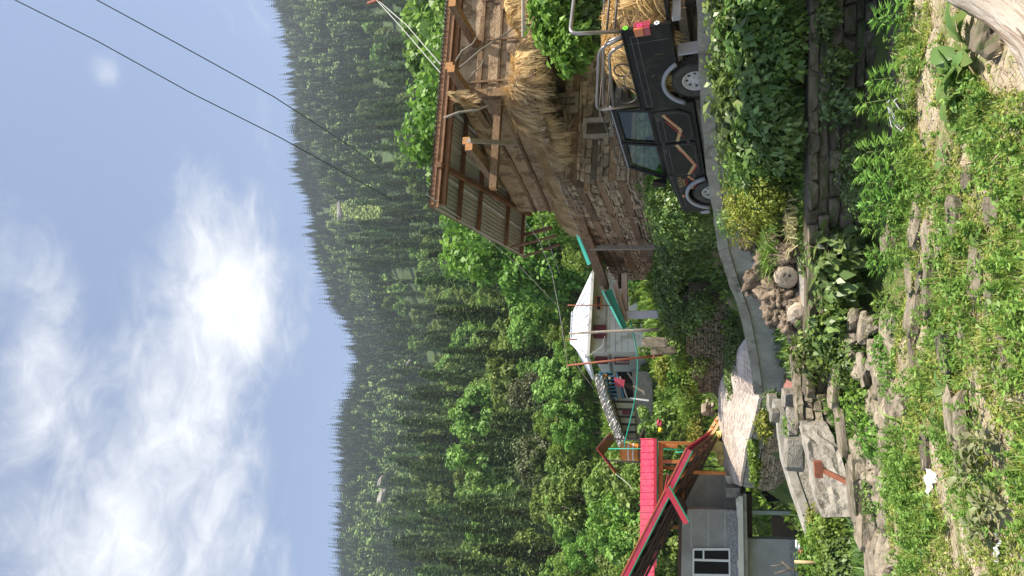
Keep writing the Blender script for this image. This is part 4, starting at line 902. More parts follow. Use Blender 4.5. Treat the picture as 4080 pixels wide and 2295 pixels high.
# roof of corrugated sheets
ZR = 7.75; RL0 = PZ(1710, 827, ZR); RL1 = PZ(2088, 1029, ZR); RR0 = PZ(1783, -10, ZR); RX = (RR0 - RL0); RX = RX * 1.5; nW = int(RX.length / .82); RD = RL1 - RL0
roof = MB(); sheets = []
for k in range(nW):
    m_ = MB(); S = 8 * 6; vs = []
    for i in range(S + 1):
        s = (k + i / S * 1.03) / nW; h = .026 * math.sin(2 * math.pi * i / 6)
        for t in (-.009, 1): q = RL0 + RX * s + RD * t + UP * (h + .004 * (k % 2)) + RD.normalized() * (random.uniform(-.01, .01)); vs.append(q)
    m_.add(vs, [(2 * i, 2 * i + 2, 2 * i + 3, 2 * i + 1) for i in range(S)])
    o = m_.build('roof_sheet', M['tin_under'], house, False, fix=False)
def frac(px, py): q = PZ(px, py, ZR - .08); return max(0, min(1, (q - RL0).dot(RD) / RD.length_squared))
for i, (px, py) in enumerate([(1722, 830), (1828, 888), (1906, 936), (2016, 993), (2078, 1022)]):
    f = frac(px, py); a = RL0 + RD * f - UP * .075; m_ = MB(); m_.beam(a + RX.normalized() * .06, a + RX * .98, .09, .1); o = m_.build('purlin', M['wood_roof'], house)
    if i in (0,):
        m_ = MB(); m_.frame(a + RX.normalized() * .057, RX.normalized() * .004, RD.normalized() * .043, UP * .047); m_.build('cut_end', M['wood_cut'], o)
m_ = MB(); fd = -RD.normalized(); m_.beam(RL0 - UP * .13 + fd * .0, RL0 + RX - UP * .13 + fd * .0, .04, .2); m_.build('fascia_board', M['wood_roof'], house)
m_ = MB(); m_.beam(RL0 - UP * .26 - fd * .18 + RX.normalized() * .1, RL0 + RX - UP * .26 - fd * .18, .12, .14); m_.build('eave_beam', M['wood_roof'], house)
ra, rb = PZ(1748, 655, ZR - .19), PZ(2112, 855, ZR - .19); m_ = MB(); m_.beam(ra, rb, .12, .13); m_.build('wall_plate', M['wood_roof'], house)
for i, (px, py, z, dv, L) in enumerate([(1802, 12, 7.0, E2, 3.0), (1797, 274, 7.0, E2, 3.0), (1790, 262, 7.12, E2, 2.5), (1857, 560, 6.75, E2, 2.4), (1868, 585, 6.62, E2, 2.4), (1966, 752, 6.35, E1, 2.2)]):
    q = PZ(px, py, z); m_ = MB(); m_.beam(q, q + dv * L, .17, .17); o = m_.build('cantilever_beam', M['wood_old'], house); m_ = MB(); X = dv.cross(UP); m_.frame(q - dv * .004, X * .08, UP * .08, dv * .004); m_.build('cut_end', M['wood_cut'], o)
for i, (a, b, t) in enumerate([((2092, 935), (2193, 908), .1), ((2036, 985), (2216, 940), .06), ((2084, 1024), (2228, 975), .06)]):
    q = PZ(*a, ZR - .12); e = PZ(*b, ZB + .55); m_ = MB(); m_.beam(q, e, t, t, E1); m_.build('roof_strut', M['wood_roof'], house)
m_ = MB(); m_.beam(PZ(1868, 560, 6.5), PZ(2050, 572, 5.9), .09, .09, E1); m_.build('balcony_post', M['wood_grey'], house)
# leaning poles and sticks
for i, (a, b, r, lb) in enumerate([((1815, 285, 7.0), (2112, 55, 5.55), .022, 'long pale stick leaning across the straw from the eave beam'), ((1815, 245, 6.95), (1905, 140, 6.4), .02, 'short dark stick between the eave and the upper straw bundle'), ((1870, 330, 6.8), (1930, 230, 6.35), .018, 'crooked thin branch beside the bright straw'), ((1770, 470, 7.1), (1950, 420, 6.2), .025, 'grey pole slanting under the eave to the straw')]):
    q, e = PZ(*a), PZ(*b); m_ = MB(); m_.tube([q, q.lerp(e, .35) + Vector((.03, 0, .03)), q.lerp(e, .7) - Vector((.02, 0, .03)), e], [r, r, r * .9, r * .7], 6); tag(m_.build('leaning_stick', M['wood_grey'], None, True), lb, 'stick')
for i, (a, b, lb) in enumerate([((2270, 235), (2268, 470), 'long thin stick hanging along the stone wall'), ((2275, 340), (2240, 450), 'crooked dry twig on the wall by the shutter'), ((2290, 470), (2255, 555), 'short dry twig caught on the wall left of the shutter')]):
    q, e = on_plane(*a, HC + N1 * .12, N1), on_plane(*b, HC + N1 * .12, N1); m_ = MB(); m_.tube([q, q.lerp(e, .5) + Vector((.0, 0, .05)), e], [.022, .018, .01], 5); tag(m_.build('dry_twig', M['wood_grey'], None, True), lb, 'twig')
# ------------------------------------------------------------------ straw
def straw_heap(label, path, rad, n, mat, out, hang=.5, length=(.35, .8), wdt=.0042, seed=0, name='straw_heap', flat=.8, swirl=.4):
    rg = np.random.default_rng(seed); path = [np.array(p) for p in path]; m_ = len(path)
    root = thing(name, label, 'straw', path[0])
    rad = rad if isinstance(rad, (list, tuple)) else [rad] * m_
    t = rg.uniform(0, m_ - 1.001, n); i = t.astype(int); f = (t - i)[:, None]; A = np.array(path); c = A[i] * (1 - f) + A[i + 1] * f; rr = (np.array(rad)[i] * (1 - f[:, 0]) + np.array(rad)[i + 1] * f[:, 0])[:, None]
    ax = unit(A[i + 1] - A[i]); o = np.array(out, float); o = o / np.linalg.norm(o)
    nt_ = max(8, n // 22); ti = rg.integers(0, nt_, n); tt = rg.uniform(0, m_ - 1.001, nt_); t = np.clip(tt[ti] + rg.normal(size=n) * .05, 0, m_ - 1.001); i = t.astype(int); f = (t - i)[:, None]; c = A[i] * (1 - f) + A[i + 1] * f; rr = (np.array(rad)[i] * (1 - f[:, 0]) + np.array(rad)[i + 1] * f[:, 0])[:, None]; ax = unit(A[i + 1] - A[i])
    th = (rg.uniform(-.6, 3.0, nt_)[ti] + rg.normal(size=n) * .09)[:, None]     # locks of straw, from outwards over the top to the back
    dirn = o * np.cos(th) + np.array([0, 0, 1.0]) * np.sin(th)
    lump = 1 + .22 * np.sin(t * 5.1 + seed)[:, None] * np.sin(th * 3 + t[:, None] * 2.0)
    p = c + dirn * rr * lump * rg.uniform(.82, 1.04, (n, 1)); p[:, 2] = np.maximum(p[:, 2], 0)
    tang = o * np.sin(th) - np.array([0, 0, 1.0]) * np.cos(th)          # runs over the heap, down its outer side
    al = tang + ax * (rg.normal(size=(nt_, 1)) * swirl * 1.25)[ti] + (rg.normal(size=(nt_, 3)) * .3)[ti] + rg.normal(size=(n, 3)) * .16 + dirn * (rg.uniform(-.12, .12, (nt_, 1)))[ti]; al[:, 2] -= hang * rg.uniform(.5, 1.6, nt_)[ti]
    al = unit(al); L = (rg.uniform(*length, nt_)[ti] * rg.uniform(.6, 1.25, n))[:, None]; sd = unit(np.cross(al, dirn + rg.normal(size=(n, 3)) * .3)) * wdt * rg.uniform(.6, 1.3, (n, 1))
    p1 = p + al * L * .5; p2 = p + al * L; p2[:, 2] -= (L[:, 0] ** 2) * .5
    V = np.stack([p - sd, p + sd, p1 + sd, p1 - sd, p2 + sd * .4, p2 - sd * .4], 1).reshape(-1, 3); k = np.arange(n) * 6
    F = np.concatenate([np.stack([k, k + 1, k + 2, k + 3], -1), np.stack([k + 3, k + 2, k + 4, k + 5], -1)])
    ob = nobj('strands', npmesh('straw_strands', V, F, mat), root, 'stuff')
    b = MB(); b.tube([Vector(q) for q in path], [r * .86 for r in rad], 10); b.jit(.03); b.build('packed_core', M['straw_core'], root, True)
    return root
OUTF = tuple(N1); OUTL = tuple(NL)
ab = lambda s, off, h: PA + DL * s + E1 * off + UP * h
fb = lambda s, off, h: PA + E1 * s + E2 * off + UP * h
straw_heap('bright golden straw bundle draped over the balcony rail at the far right', [fb(4.6, .3, .42), fb(3.6, .25, .46), fb(2.7, .25, .42), fb(2.05, .25, .32), fb(1.75, .3, .12)], [.3, .33, .31, .26, .14], 11000, M['straw'], OUTF, .7, (.2, .5), seed=1)
straw_heap('curled golden straw bundle hanging off the balcony corner', [fb(1.35, .2, .08), fb(1.05, .2, .16), fb(.7, .22, .14), fb(.42, .25, .04)], [.14, .22, .22, .12], 6000, M['straw'], OUTF, .6, (.2, .45), seed=2, swirl=.6)
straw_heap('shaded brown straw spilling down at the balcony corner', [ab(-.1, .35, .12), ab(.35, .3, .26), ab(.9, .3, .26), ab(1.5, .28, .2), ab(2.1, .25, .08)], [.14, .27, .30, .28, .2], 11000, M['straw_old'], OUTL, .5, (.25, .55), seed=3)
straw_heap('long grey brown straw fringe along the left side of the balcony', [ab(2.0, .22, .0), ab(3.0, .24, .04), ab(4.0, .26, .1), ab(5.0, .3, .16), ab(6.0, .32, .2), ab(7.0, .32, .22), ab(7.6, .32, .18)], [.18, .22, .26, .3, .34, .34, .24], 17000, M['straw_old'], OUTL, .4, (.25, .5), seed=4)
straw_heap('small tuft of straw wedged under the eave', [PZ(1790, 370, 7.0), PZ(1840, 400, 6.85), PZ(1880, 420, 6.7)], [.05, .08, .05], 500, M['straw_old'], OUTF, .8, (.15, .35), seed=5)
# ------------------------------------------------------------------ pickup
JY, JP = R(28.4), R(5.4); JO = Vector((3.98, 12.285, 1.40))
JF = Vector((-math.sin(JY) * math.cos(JP), math.cos(JY) * math.cos(JP), -math.sin(JP))); JL = Vector((-math.cos(JY), -math.sin(JY), 0)); JU = JF.cross(JL)
jeep = thing('pickup_truck', 'black double cab pickup with gold and red side stripes and straw in its bed', 'pickup')
jeep.matrix_world = Matrix(((JF.x, JL.x, JU.x, JO.x), (JF.y, JL.y, JU.y, JO.y), (JF.z, JL.z, JU.z, JO.z), (0, 0, 0, 1)))
def jb(): return MB()
def rnd(pts, r=.09, k=4):
    """polyline with rounded corners"""
    pts = [Vector(p) for p in pts]; o = [pts[0]]
    for i in range(1, len(pts) - 1):
        a, b, c = pts[i - 1], pts[i], pts[i + 1]; u = (a - b).normalized() * min(r, (a - b).length / 2); v = (c - b).normalized() * min(r, (c - b).length / 2)
        for j in range(k + 1): t = j / k; o.append((b + u) * (1 - t) ** 2 + b * 2 * t * (1 - t) + (b + v) * t * t)
    return o + [pts[-1]]
def arc(cx, cz, r, a0, a1, n=10): return [(cx + r * math.cos(R(a0 + (a1 - a0) * i / n)), cz + r * math.sin(R(a0 + (a1 - a0) * i / n))) for i in range(n + 1)]
RW, FW, WR = 0.0, 3.01, .36
def a_at(r, dz): return math.degrees(math.asin(dz / r))
bedp = [(-1.2, .60)] + arc(RW, WR, .47, 180 - a_at(.47, .24), a_at(.47, .24)) + [(.475, .60), (.475, 1.29), (-1.2, 1.29)]
for s in (1, -1):
    m_ = MB(); m_.prism([(x, s * .79, z) for x, z in bedp], (0, s * .04, 0)); bs = m_.build('bed_side', M['car_black'], jeep)
    m_ = MB(); m_.beam((-1.21, s * .81, 1.295), (.48, s * .81, 1.295), .075, .035); m_.build('bed_rail', M['car_black'], bs, bevel=.008)
    if s == 1:
        m_ = MB()
        for z in (1.19, 1.10): m_.beam((-1.08, .8325, z), (.44, .8325, z), .004, .008)
        for x in (-1.08, .44): m_.beam((x, .8325, 1.10), (x, .8325, 1.19), .004, .008, (1, 0, 0))
        m_.beam((-.95, .8325, .64), (-.95, .8325, 1.26), .004, .006, (1, 0, 0)); m_.build('outline_tape', M['car_trim'], bs)
m_ = MB(); m_.box((-1.2, -.788, .60), (.475, .788, .66)); m_.box((.44, -.788, .66), (.475, .788, 1.28)); m_.build('bed_floor', M['car_black'], jeep)
for s in (1, -1):
    m_ = MB(); m_.box((-1.22, s * .83 - .055, .58), (-1.202, s * .83 + .0, 1.30)); m_.build('rear_post', M['car_black'], jeep)
m_ = MB(); m_.box((-1.60, -.76, .60), (-1.225, .76, .635)); m_.build('tailgate', M['car_black'], jeep)
m_ = MB(); m_.box((-1.30, -.8, .44), (-1.215, .8, .56)); m_.build('rear_bumper', M['car_grey'], jeep, bevel=.01)
# tail lamp, left: orange over red
m_ = MB(); m_.box((-1.225, .80, .98), (-1.08, .852, 1.12)); tl = m_.build('tail_light', M['lamp_orange'], jeep, bevel=.008)
m_ = MB(); m_.box((-1.228, .802, .88), (-1.078, .850, .978)); m_.build('red_lens', M['lamp_red'], tl, bevel=.006)
m_ = MB(); m_.box((-1.23, .70, .88), (-1.2265, .80, 1.12)); m_.build('rear_lens', M['lamp_red'], tl)
for i, (z, mt) in enumerate([(1.24, 'lime'), (1.03, 'pink'), (.78, 'sticker_white')]):
    m_ = MB()
    for k in range(6):
        a = k * math.pi / 3; m_.lathe([(.0, 0), (.016, 0)], (-1.232 - .001 * i, .785 + .028 * math.cos(a), z + .028 * math.sin(a)), (-1, 0, 0), 8)
    m_.build('flower_sticker', M[mt], jeep)
# cab: lower shell with front wheel arch
low = [(.50, .44), (FW - .46 * math.cos(math.asin(.10 / .46)), .46)] + arc(FW, WR, .46, 180 - a_at(.46, .10), a_at(.46, .10), 12) + [(3.60, .46), (3.66, .62), (3.64, .93), (3.58, 1.0), (2.52, 1.14), (2.46, 1.17), (.50, 1.17)]
m_ = MB(); m_.prism([(x, -.80, z) for x, z in low], (0, 1.60, 0)); body = m_.build('cab_body', M['car_black'], jeep, bevel=.015)
m_ = MB(); m_.frame((3.05, 0, 1.085), Vector((.52, 0, -.066)), (0, .58, 0), (0, 0, .02)); m_.build('bonnet', M['car_black'], body, bevel=.01)
m_ = MB(); m_.box((3.66, -.8, .48), (3.76, .8, .66)); m_.build('front_bumper', M['car_grey'], jeep, bevel=.02)
m_ = MB(); m_.box((3.655, -.45, .70), (3.672, .45, .92)); m_.build('grille', M['iron'], jeep)
for s in (1, -1): m_ = MB(); m_.lathe([(0, .03), (.09, .02), (.1, 0)], (3.66, s * .62, .82), (1, 0, 0), 16); m_.build('headlight', M['upvc'], jeep)
# greenhouse
yb, yt, zb_, zt = .795, .68, 1.165, 1.81
def gp3(x, z, s=1): return (x, s * (yb + (yt - yb) * (z - zb_) / (zt - zb_)), z)
for s in (1, -1):
    m_ = MB()
    for (x0, x1, w_) in ((.545, .56, .09), (1.46, 1.43, .085), (2.44, 2.13, .075)): m_.beam(gp3(x0, zb_, s), gp3(x1, zt, s), .05, w_, (0, s, 0))
    m_.beam(gp3(.50, zt - .03, s), gp3(2.16, zt - .03, s), .05, .07); m_.beam(gp3(.5, zb_ + .01, s), gp3(2.46, zb_ + .01, s), .05, .05)
    m_.build('window_pillars', M['car_black'], body)
    for nm, q in (('rear_window', [(.60, zb_ + .035), (1.415, zb_ + .035), (1.385, zt - .065), (.605, zt - .065)]), ('front_window', [(1.505, zb_ + .035), (2.375, zb_ + .035), (2.10, zt - .065), (1.475, zt - .065)])):
        m_ = MB(); m_.add([Vector(gp3(x, z, s)) - Vector((0, s * .012, 0)) for x, z in q], [(0, 1, 2, 3)]); wn = m_.build(nm, M['glass'], jeep)
        m_ = MB(); qq = [Vector(gp3(x, z, s)) + Vector((0, s * .012, 0)) for x, z in q]
        m_.tube(qq + [qq[0]], .012, 5); m_.build('window_seal', M['rubber'], wn)
for nm, q in (('windshield', [(2.46, -.74, 1.18), (2.46, .74, 1.18), (2.15, .63, 1.73), (2.15, -.63, 1.73)]), ('cab_back_window', [(.52, -.55, 1.25), (.52, .55, 1.25), (.54, .5, 1.65), (.54, -.5, 1.65)])):
    m_ = MB(); m_.add(q, [(0, 1, 2, 3)]); m_.build(nm, M['glass'], jeep)
m_ = MB(); m_.box((.50, -.74, 1.17), (.525, .74, 1.25)); m_.box((.51, -.7, 1.65), (.54, .7, 1.76)); m_.box((.5, .55, 1.25), (.53, .74, 1.65)); m_.box((.5, -.74, 1.25), (.53, -.55, 1.65)); m_.build('cab_back', M['car_black'], body)
m_ = MB(); m_.box((.47, -.70, zt), (2.19, .70, zt + .045)); rf = m_.build('roof', M['car_black'], jeep, bevel=.02)
m_ = MB(); [m_.tube([(.46, s * .70, zt + .012), (2.2, s * .70, zt + .012)], .016, 6) for s in (1, -1)]; m_.build('rain_gutter', M['car_grey'], rf)
m_ = MB()
for x in (.95, 1.9):
    for y in (-.38, .38): m_.frame((x, y, .95), (.08, 0, .02), (0, .23, 0), (.02, 0, .33)); m_.frame((x + .22, y, .72), (.24, 0, 0), (0, .23, 0), (0, 0, .08)); m_.frame((x - .02, y, 1.36), (.04, 0, 0), (0, .12, 0), (0, 0, .1))
m_.build('seats', M['seat'], jeep, bevel=.02)
m_ = MB(); m_.lathe([(.17, 0), (.185, .012), (.2, 0), (.185, -.012), (.17, 0)], (2.15, -.36, 1.12), (-.8, 0, .5), 18); m_.build('steering_wheel', M['rubber'], jeep)
# doors
def door(nm, x0, x1, ft):
    poly = [(x0, .62 if ft else .70), (x0 + (.0 if ft else .12), .52), (x1 - .05, .50), (x1, .56), (x1, 1.135), (x0, 1.135)]
    m_ = MB(); m_.prism([(x, .80, z) for x, z in poly], (0, .022, 0)); d_ = m_.build(nm, M['car_black'], jeep, bevel=.008)
    y = .8235; m_ = MB()
    for z in (1.09, 1.0): m_.beam((x0 + .05, y, z), (x1 - .16 if ft else x1 - .05, y, z), .003, .006)
    for x in (x0 + .05, (x1 - .16 if ft else x1 - .05)): m_.beam((x, y, 1.0), (x, y, 1.09), .003, .006, (1, 0, 0))
    q = [(x0 + .05, y, .94), (x0 + .05, y, .62 if ft else .74), (x0 + .14, y, .56), (x1 - .12, y, .56), (x1 - .06, y, .62), (x1 - .06, y, .94)]
    m_.tube(rnd(q, .07), .004, 4); m_.build('outline_tape', M['car_trim'], d_)
    hx = x0 + .09; m_ = MB(); m_.box((hx, .822, 1.03), (hx + .13, .832, 1.1)); m_.build('door_handle', M['iron'], d_, bevel=.006)
    for z in (1.04, .62): m_ = MB(); m_.box((x1 - .05, .82, z), (x1 + .05, .836, z + .045)); m_.build('hinge', M['iron'], d_)
    return d_
rdoor = door('rear_door', .62, 1.43, False); fdoor = door('front_door', 1.47, 2.42, True)
def stripe(pts, wd, mt, par, y=.8262):
    m_ = MB()
    for i in range(len(pts) - 1): a = Vector((pts[i][0], y, pts[i][1])); b = Vector((pts[i + 1][0], y, pts[i + 1][1])); m_.beam(a, b + (b - a).normalized() * wd * .3, .002, wd, (0, 1, 0)) if False else m_.frame((a + b) / 2, (b - a) / 2 * 1.02, Vector((0, .001, 0)), (b - a).normalized().cross(Vector((0, 1, 0))) * wd / 2)
    return m_.build('stripe', M[mt], par)
stripe([(.70, .97), (1.12, .73), (1.40, .82)], .055, 'car_gold', rdoor); stripe([(.72, .93), (1.05, .76)], .014, 'car_red', rdoor, .8272); stripe([(.86, .95), (1.30, .70)], .014, 'car_red', rdoor, .8275)
stripe([(1.50, .85), (2.10, .60), (2.38, .74)], .055, 'car_gold', fdoor); stripe([(1.62, .84), (2.12, .565), (2.37, .68)], .016, 'car_red', fdoor, .8275)
stripe([(2.46, .76), (2.62, .66), (2.86, .745)], .045, 'car_gold', body, .8045); stripe([(2.46, .72), (2.56, .73), (2.66, .61), (2.84, .69)], .016, 'car_red', body, .806)
m_ = MB()
for z in (1.09, 1.0): m_.beam((2.5, .803, z - .02), (3.45, .803, z - .10), .003, .006)
m_.build('outline_tape', M['car_trim'], body)
def text_on(body_txt, x, z, size, mt, par):
    cu = bpy.data.curves.new('lettering', 'FONT'); cu.body = body_txt; cu.size = size; cu.extrude = .001; cu.align_x = 'LEFT'; tmp = bpy.data.objects.new('lettering', cu); COL.objects.link(tmp)
    dg = bpy.context.evaluated_depsgraph_get(); me = bpy.data.meshes.new_from_object(tmp.evaluated_get(dg)); COL.objects.unlink(tmp); bpy.data.objects.remove(tmp)
    me.materials.clear(); me.materials.append(M[mt]); o = bpy.data.objects.new('lettering', me); COL.objects.link(o); o.parent = par
    # text runs towards the rear of the car as seen from its left side, standing on the side panel
    o.matrix_local = Matrix(((-1, 0, 0, x), (0, 0, 1, .8075), (0, 1, 0, z), (0, 0, 0, 1))); return o
text_on('BOLERO', 2.78, .895, .085, 'car_gold', body); text_on('CAMPER', 2.76, .835, .062, 'car_gold', body); text_on('GOLD ZX', 2.74, .785, .052, 'car_red', body)
m_ = MB(); m_.box((3.03, .80, .90), (3.10, .812, .935)); m_.build('side_indicator', M['lamp_orange'], jeep)
# arch flares
for nm, cx, a0, a1, s_ in (('rear_arch_flare', RW, 150, 26, .47), ('front_arch_flare', FW, 168, 12, .46)):
    m_ = MB(); P0 = arc(cx, WR, s_ - .005, a0, a1, 14); P1 = arc(cx, WR, s_ + .055, a0, a1, 14)
    vs = [(x, .80, z) for x, z in P1] + [(x, .86, z - .0) for x, z in P1] + [(x, .865, z) for x, z in P0] + [(x, .80, z) for x, z in P0]; n = 15
    m_.add(vs, [(k * n + i, k * n + i + 1, ((k + 1) % 4) * n + i + 1, ((k + 1) % 4) * n + i) for k in range(4) for i in range(n - 1)] + [(0, n, 2 * n, 3 * n), (n - 1, 2 * n - 1, 3 * n - 1, 4 * n - 1)]); m_.build(nm, M['car_grey'], jeep, True)
# wheels
for (wx, s) in ((RW, 1), (RW, -1), (FW, 1), (FW, -1)):
    c = (wx, s * .74, WR); ax = (0, s, 0); m_ = MB(); m_.lathe([(.2, -.09), (.31, -.11), (.35, -.085), (.36, -.04), (.36, .04), (.35, .085), (.31, .11), (.215, .095), (.2, .06)], c, ax, 36); ty = m_.build('wheel', M['rubber'], jeep, True)
    m_ = MB()
    for k in range(44):
        a = 2 * math.pi * k / 44; rdl = Vector((math.cos(a), 0, math.sin(a))); tg = Vector((-math.sin(a), 0, math.cos(a)))
        for off in (-.055, .055): m_.frame(Vector(c) + rdl * .361 + Vector((0, off, 0)), tg * .014, Vector((0, .036, 0)), rdl * .009)
    m_.build('tread', M['rubber'], ty)
    m_ = MB(); m_.lathe([(.212, .085), (.2, .098), (.185, .09), (.17, .055), (.10, .05), (.085, .075), (.05, .085), (.0, .085)], c, ax, 30); rm = m_.build('rim', M['rim'], ty, True)
    m_ = MB()
    for k in range(8):
        a = 2 * math.pi * k / 8; m_.lathe([(.0, 0), (.026, 0)], Vector(c) + Vector((math.cos(a) * .136, s * .057, math.sin(a) * .136)), ax, 8)
    for k in range(5):
        a = 2 * math.pi * k / 5 + .3; m_.lathe([(.0, 0), (.011, 0)], Vector(c) + Vector((math.cos(a) * .068, s * .083, math.sin(a) * .068)), ax, 6)
    m_.build('rim_holes', M['iron'], ty)
m_ = MB(); m_.box((-.62, .62, .10), (-.585, .84, .55)); m_.build('mud_flap', M['car_grey'], jeep)
m_ = MB(); m_.box((-1.25, -.45, .40), (3.5, -.35, .52)); m_.box((-1.25, .35, .40), (3.5, .45, .52)); m_.tube([(0, -.7, WR), (0, .7, WR)], .06, 8); m_.tube([(FW, -.7, WR), (FW, .7, WR)], .05, 8); m_.box((.55, .45, .34), (2.5, .72, .43)); m_.build('chassis', M['chassis'], jeep)
m_ = MB(); m_.lathe([(0, -.12), (.26, -.11), (.33, -.06), (.33, .06), (.26, .11), (0, .12)], (-.95, -.25, .40), (0, 0, 1), 24); m_.build('spare_wheel', M['rubber'], jeep, True)
m_ = MB(); m_.frame((2.42, .93, 1.27), (.025, 0, 0), (0, .085, 0), (0, 0, .12)); m_.tube([(2.4, .80, 1.19), (2.41, .9, 1.2)], .014, 6); m_.build('side_mirror', M['car_black'], jeep, bevel=.02)
m_ = MB(); m_.tube([(.6, .86, .36), (2.45, .86, .36)], .025, 8); m_.build('side_step', M['chassis'], jeep)
# tube frame over the bed
T = .024
for s in (1, -1):
    m_ = MB(); m_.tube(rnd([(.42, s * .79, 1.31), (.42, s * .79, 2.04), (-.92, s * .79, 1.70), (-1.06, s * .79, 1.31)], .16, 6), T, 8); m_.build('bed_hoop', M['steel'], jeep, True)
    m_ = MB(); m_.tube(rnd([(.38, s * .78, 1.74), (-.80, s * .78, 1.58), (-.93, s * .78, 1.31)], .14, 6), T, 8); m_.build('bed_hoop', M['steel'], jeep, True)
    m_ = MB(); m_.tube(rnd([(.40, s * .70, 1.92), (-.92, s * .70, 1.64), (-1.08, s * .76, 1.31)], .18, 6), T * .9, 8); m_.build('bed_hoop', M['steel'], jeep, True)
    m_ = MB()
    for cx_, rr in ((.17, .18), (-.40, .13)): m_.tube([(cx_ + rr * math.cos(2 * math.pi * k / 24), s * .78, 1.31 + rr * 1.02 + rr * math.sin(2 * math.pi * k / 24)) for k in range(25)], .013, 6, False)
    m_.tube([(-.01, s * .78, 1.47), (-.27, s * .78, 1.45)], .011, 6); m_.build('ring_ornament', M['steel_dark'], jeep, True)
m_ = MB(); m_.tube(rnd([(-1.19, .79, 1.31), (-1.30, .80, 2.06), (-1.30, -.80, 2.06), (-1.19, -.79, 1.31)], .14, 6), .03, 10); m_.build('rear_hoop', M['steel'], jeep, True)
m_ = MB(); [m_.tube([(-1.22, .74, z), (-1.22, -.78, z)], .018, 8) for z in (1.52, 1.40)]; m_.tube([(-.2, .79, 1.87), (-.2, -.79, 1.87)], .016, 6); m_.build('cross_bar', M['steel_dark'], jeep, True)
# roof carrier
m_ = MB()
for s in (1, -1):
    m_.tube(rnd([(.52, s * .66, 2.02), (2.15, s * .66, 1.99), (2.15, s * .66, 1.885)], .05), .013, 6); m_.tube([(.52, s * .66, 1.895), (2.15, s * .66, 1.885)], .011, 6)
    for x in (.54, 1.05, 1.6, 2.13): m_.tube([(x, s * .66, 1.835), (x, s * .66, 2.01)], .011, 5)
for k in range(7): m_.tube([(.55 + k * .26, -.66, 1.89), (.55 + k * .26, .66, 1.89)], .01, 5)
m_.tube([(.52, -.66, 2.02), (.52, .66, 2.02)], .013, 6); m_.tube([(2.15, -.66, 1.99), (2.15, .66, 1.99)], .013, 6); m_.build('roof_carrier', M['steel_dark'], jeep, True)
JM = jeep.matrix_world.copy()
def jw(x, y, z): return JM @ Vector((x, y, z))
sh = straw_heap('loose golden straw heaped in the bed of the pickup', [jw(-1.45, 0, .74), jw(-1.0, .1, 1.06), jw(-.4, .1, 1.2), jw(.1, .1, 1.18), jw(.38, .1, 1.12)], [.3, .5, .56, .56, .45], 8000, M['straw'], tuple(JL), .15, (.15, .4), seed=8, swirl=1.0, wdt=.005)
# ------------------------------------------------------------------ village behind
def pp(name, pts, ext, mat, parent, **k):
    """a solid whose near face is seen at the given (px, py, Y) points, pushed back by ext"""
    b = MB(); b.prism([P(*p) for p in pts], ext); return b.build(name, mat, parent, **k)
def bar(name, a, b, w_, h_, mat, parent, up=(0, 0, 1)):
    m_ = MB(); m_.beam(P(*a), P(*b), w_, h_, up); return m_.build(name, mat, parent)
def rod(name, pts, r, mat, parent=None, n=6):
    m_ = MB(); m_.tube([P(*p) for p in pts], r, n); return m_.build(name, mat, parent, True)
BK = lambda d: Vector((0, d, 0))
# --- grey cement house with the pink roof
gh = thing('cement_house', 'unfinished grey cement house with pink gable roof at the left edge', 'house', P(3175, 2160, 25))
pp('front_wall', [(2718, 2028, 25), (2946, 2032, 25), (2952, 2420, 25), (2712, 2420, 25)], BK(.25), M['plaster'], gh)
pp('side_wall', [(2724, 1892, 26.3), (2900, 1892, 26.3), (2948, 1892, 26.3), (2948, 2040, 26.3), (2720, 2040, 26.3)], BK(.25), M['plaster'], gh)
for v in (2754, 2822, 2889):
    pp('cement_band', [(v - 3, 2030, 24.98), (v + 3, 2030, 24.98), (v + 3, 2182, 24.98), (v - 3, 2182, 24.98)], BK(.05), M['plaster_pale'], gh); pp('cement_band', [(v - 3, 1894, 26.28), (v + 3, 1894, 26.28), (v + 3, 2020, 26.28), (v - 3, 2020, 26.28)], BK(.05), M['plaster_pale'], gh)
pp('pebbledash_plinth', [(2897, 2033, 24.97), (2944, 2033, 24.97), (2949, 2420, 24.97), (2912, 2420, 24.97)], BK(.06), M['pebbledash'], gh)
wf = pp('window_recess', [(2760, 2185, 24.985), (2908, 2185, 24.985), (2910, 2420, 24.985), (2758, 2420, 24.985)], BK(.02), M['glass_dark'], gh)
for k, (a, b) in enumerate([((2762, 2188), (2908, 2188)), ((2763, 2230), (2908, 2234)), ((2763, 2290), (2908, 2292)), ((2763, 2345), (2908, 2347))]): bar('frame_bar', (*a, 24.96), (*b, 24.96), .07, .045, M['upvc'], wf, (0, 1, 0))
for k, (a, b) in enumerate([((2763, 2186), (2761, 2420)), ((2906, 2186), (2909, 2420)), ((2803, 2190), (2803, 2230))]): bar('frame_bar', (*a, 24.955), (*b, 24.955), .07, .05, M['upvc'], wf)
pp('balcony_slab', [(2940, 1978, 24.4), (2960, 1978, 24.4), (2966, 2420, 24.4), (2944, 2420, 24.4)], BK(1.9), M['slab'], gh)
pp('slab_edge', [(2961, 1968, 24.5), (2974, 1968, 24.5), (2984, 2420, 24.5), (2967, 2420, 24.5)], BK(1.7), M['concrete'], gh)
for k, (a, b, z) in enumerate([(1985, 2018, 2933), (2020, 2060, 2936), (2230, 2262, 2938)]): pp('slab_step', [(z, a, 24.45), (2941, a, 24.45), (2943, b, 24.45), (z, b, 24.45)], BK(.5), M['slab'], gh)
pp('lower_wall', [(2976, 2146, 25), (3165, 2150, 25), (3175, 2420, 25), (2986, 2420, 25)], BK(.25), M['plaster'], gh)
pp('lower_plinth', [(3145, 2150, 24.96), (3178, 2150, 24.96), (3186, 2420, 24.96), (3153, 2420, 24.96)], BK(.1), M['pebbledash'], gh)
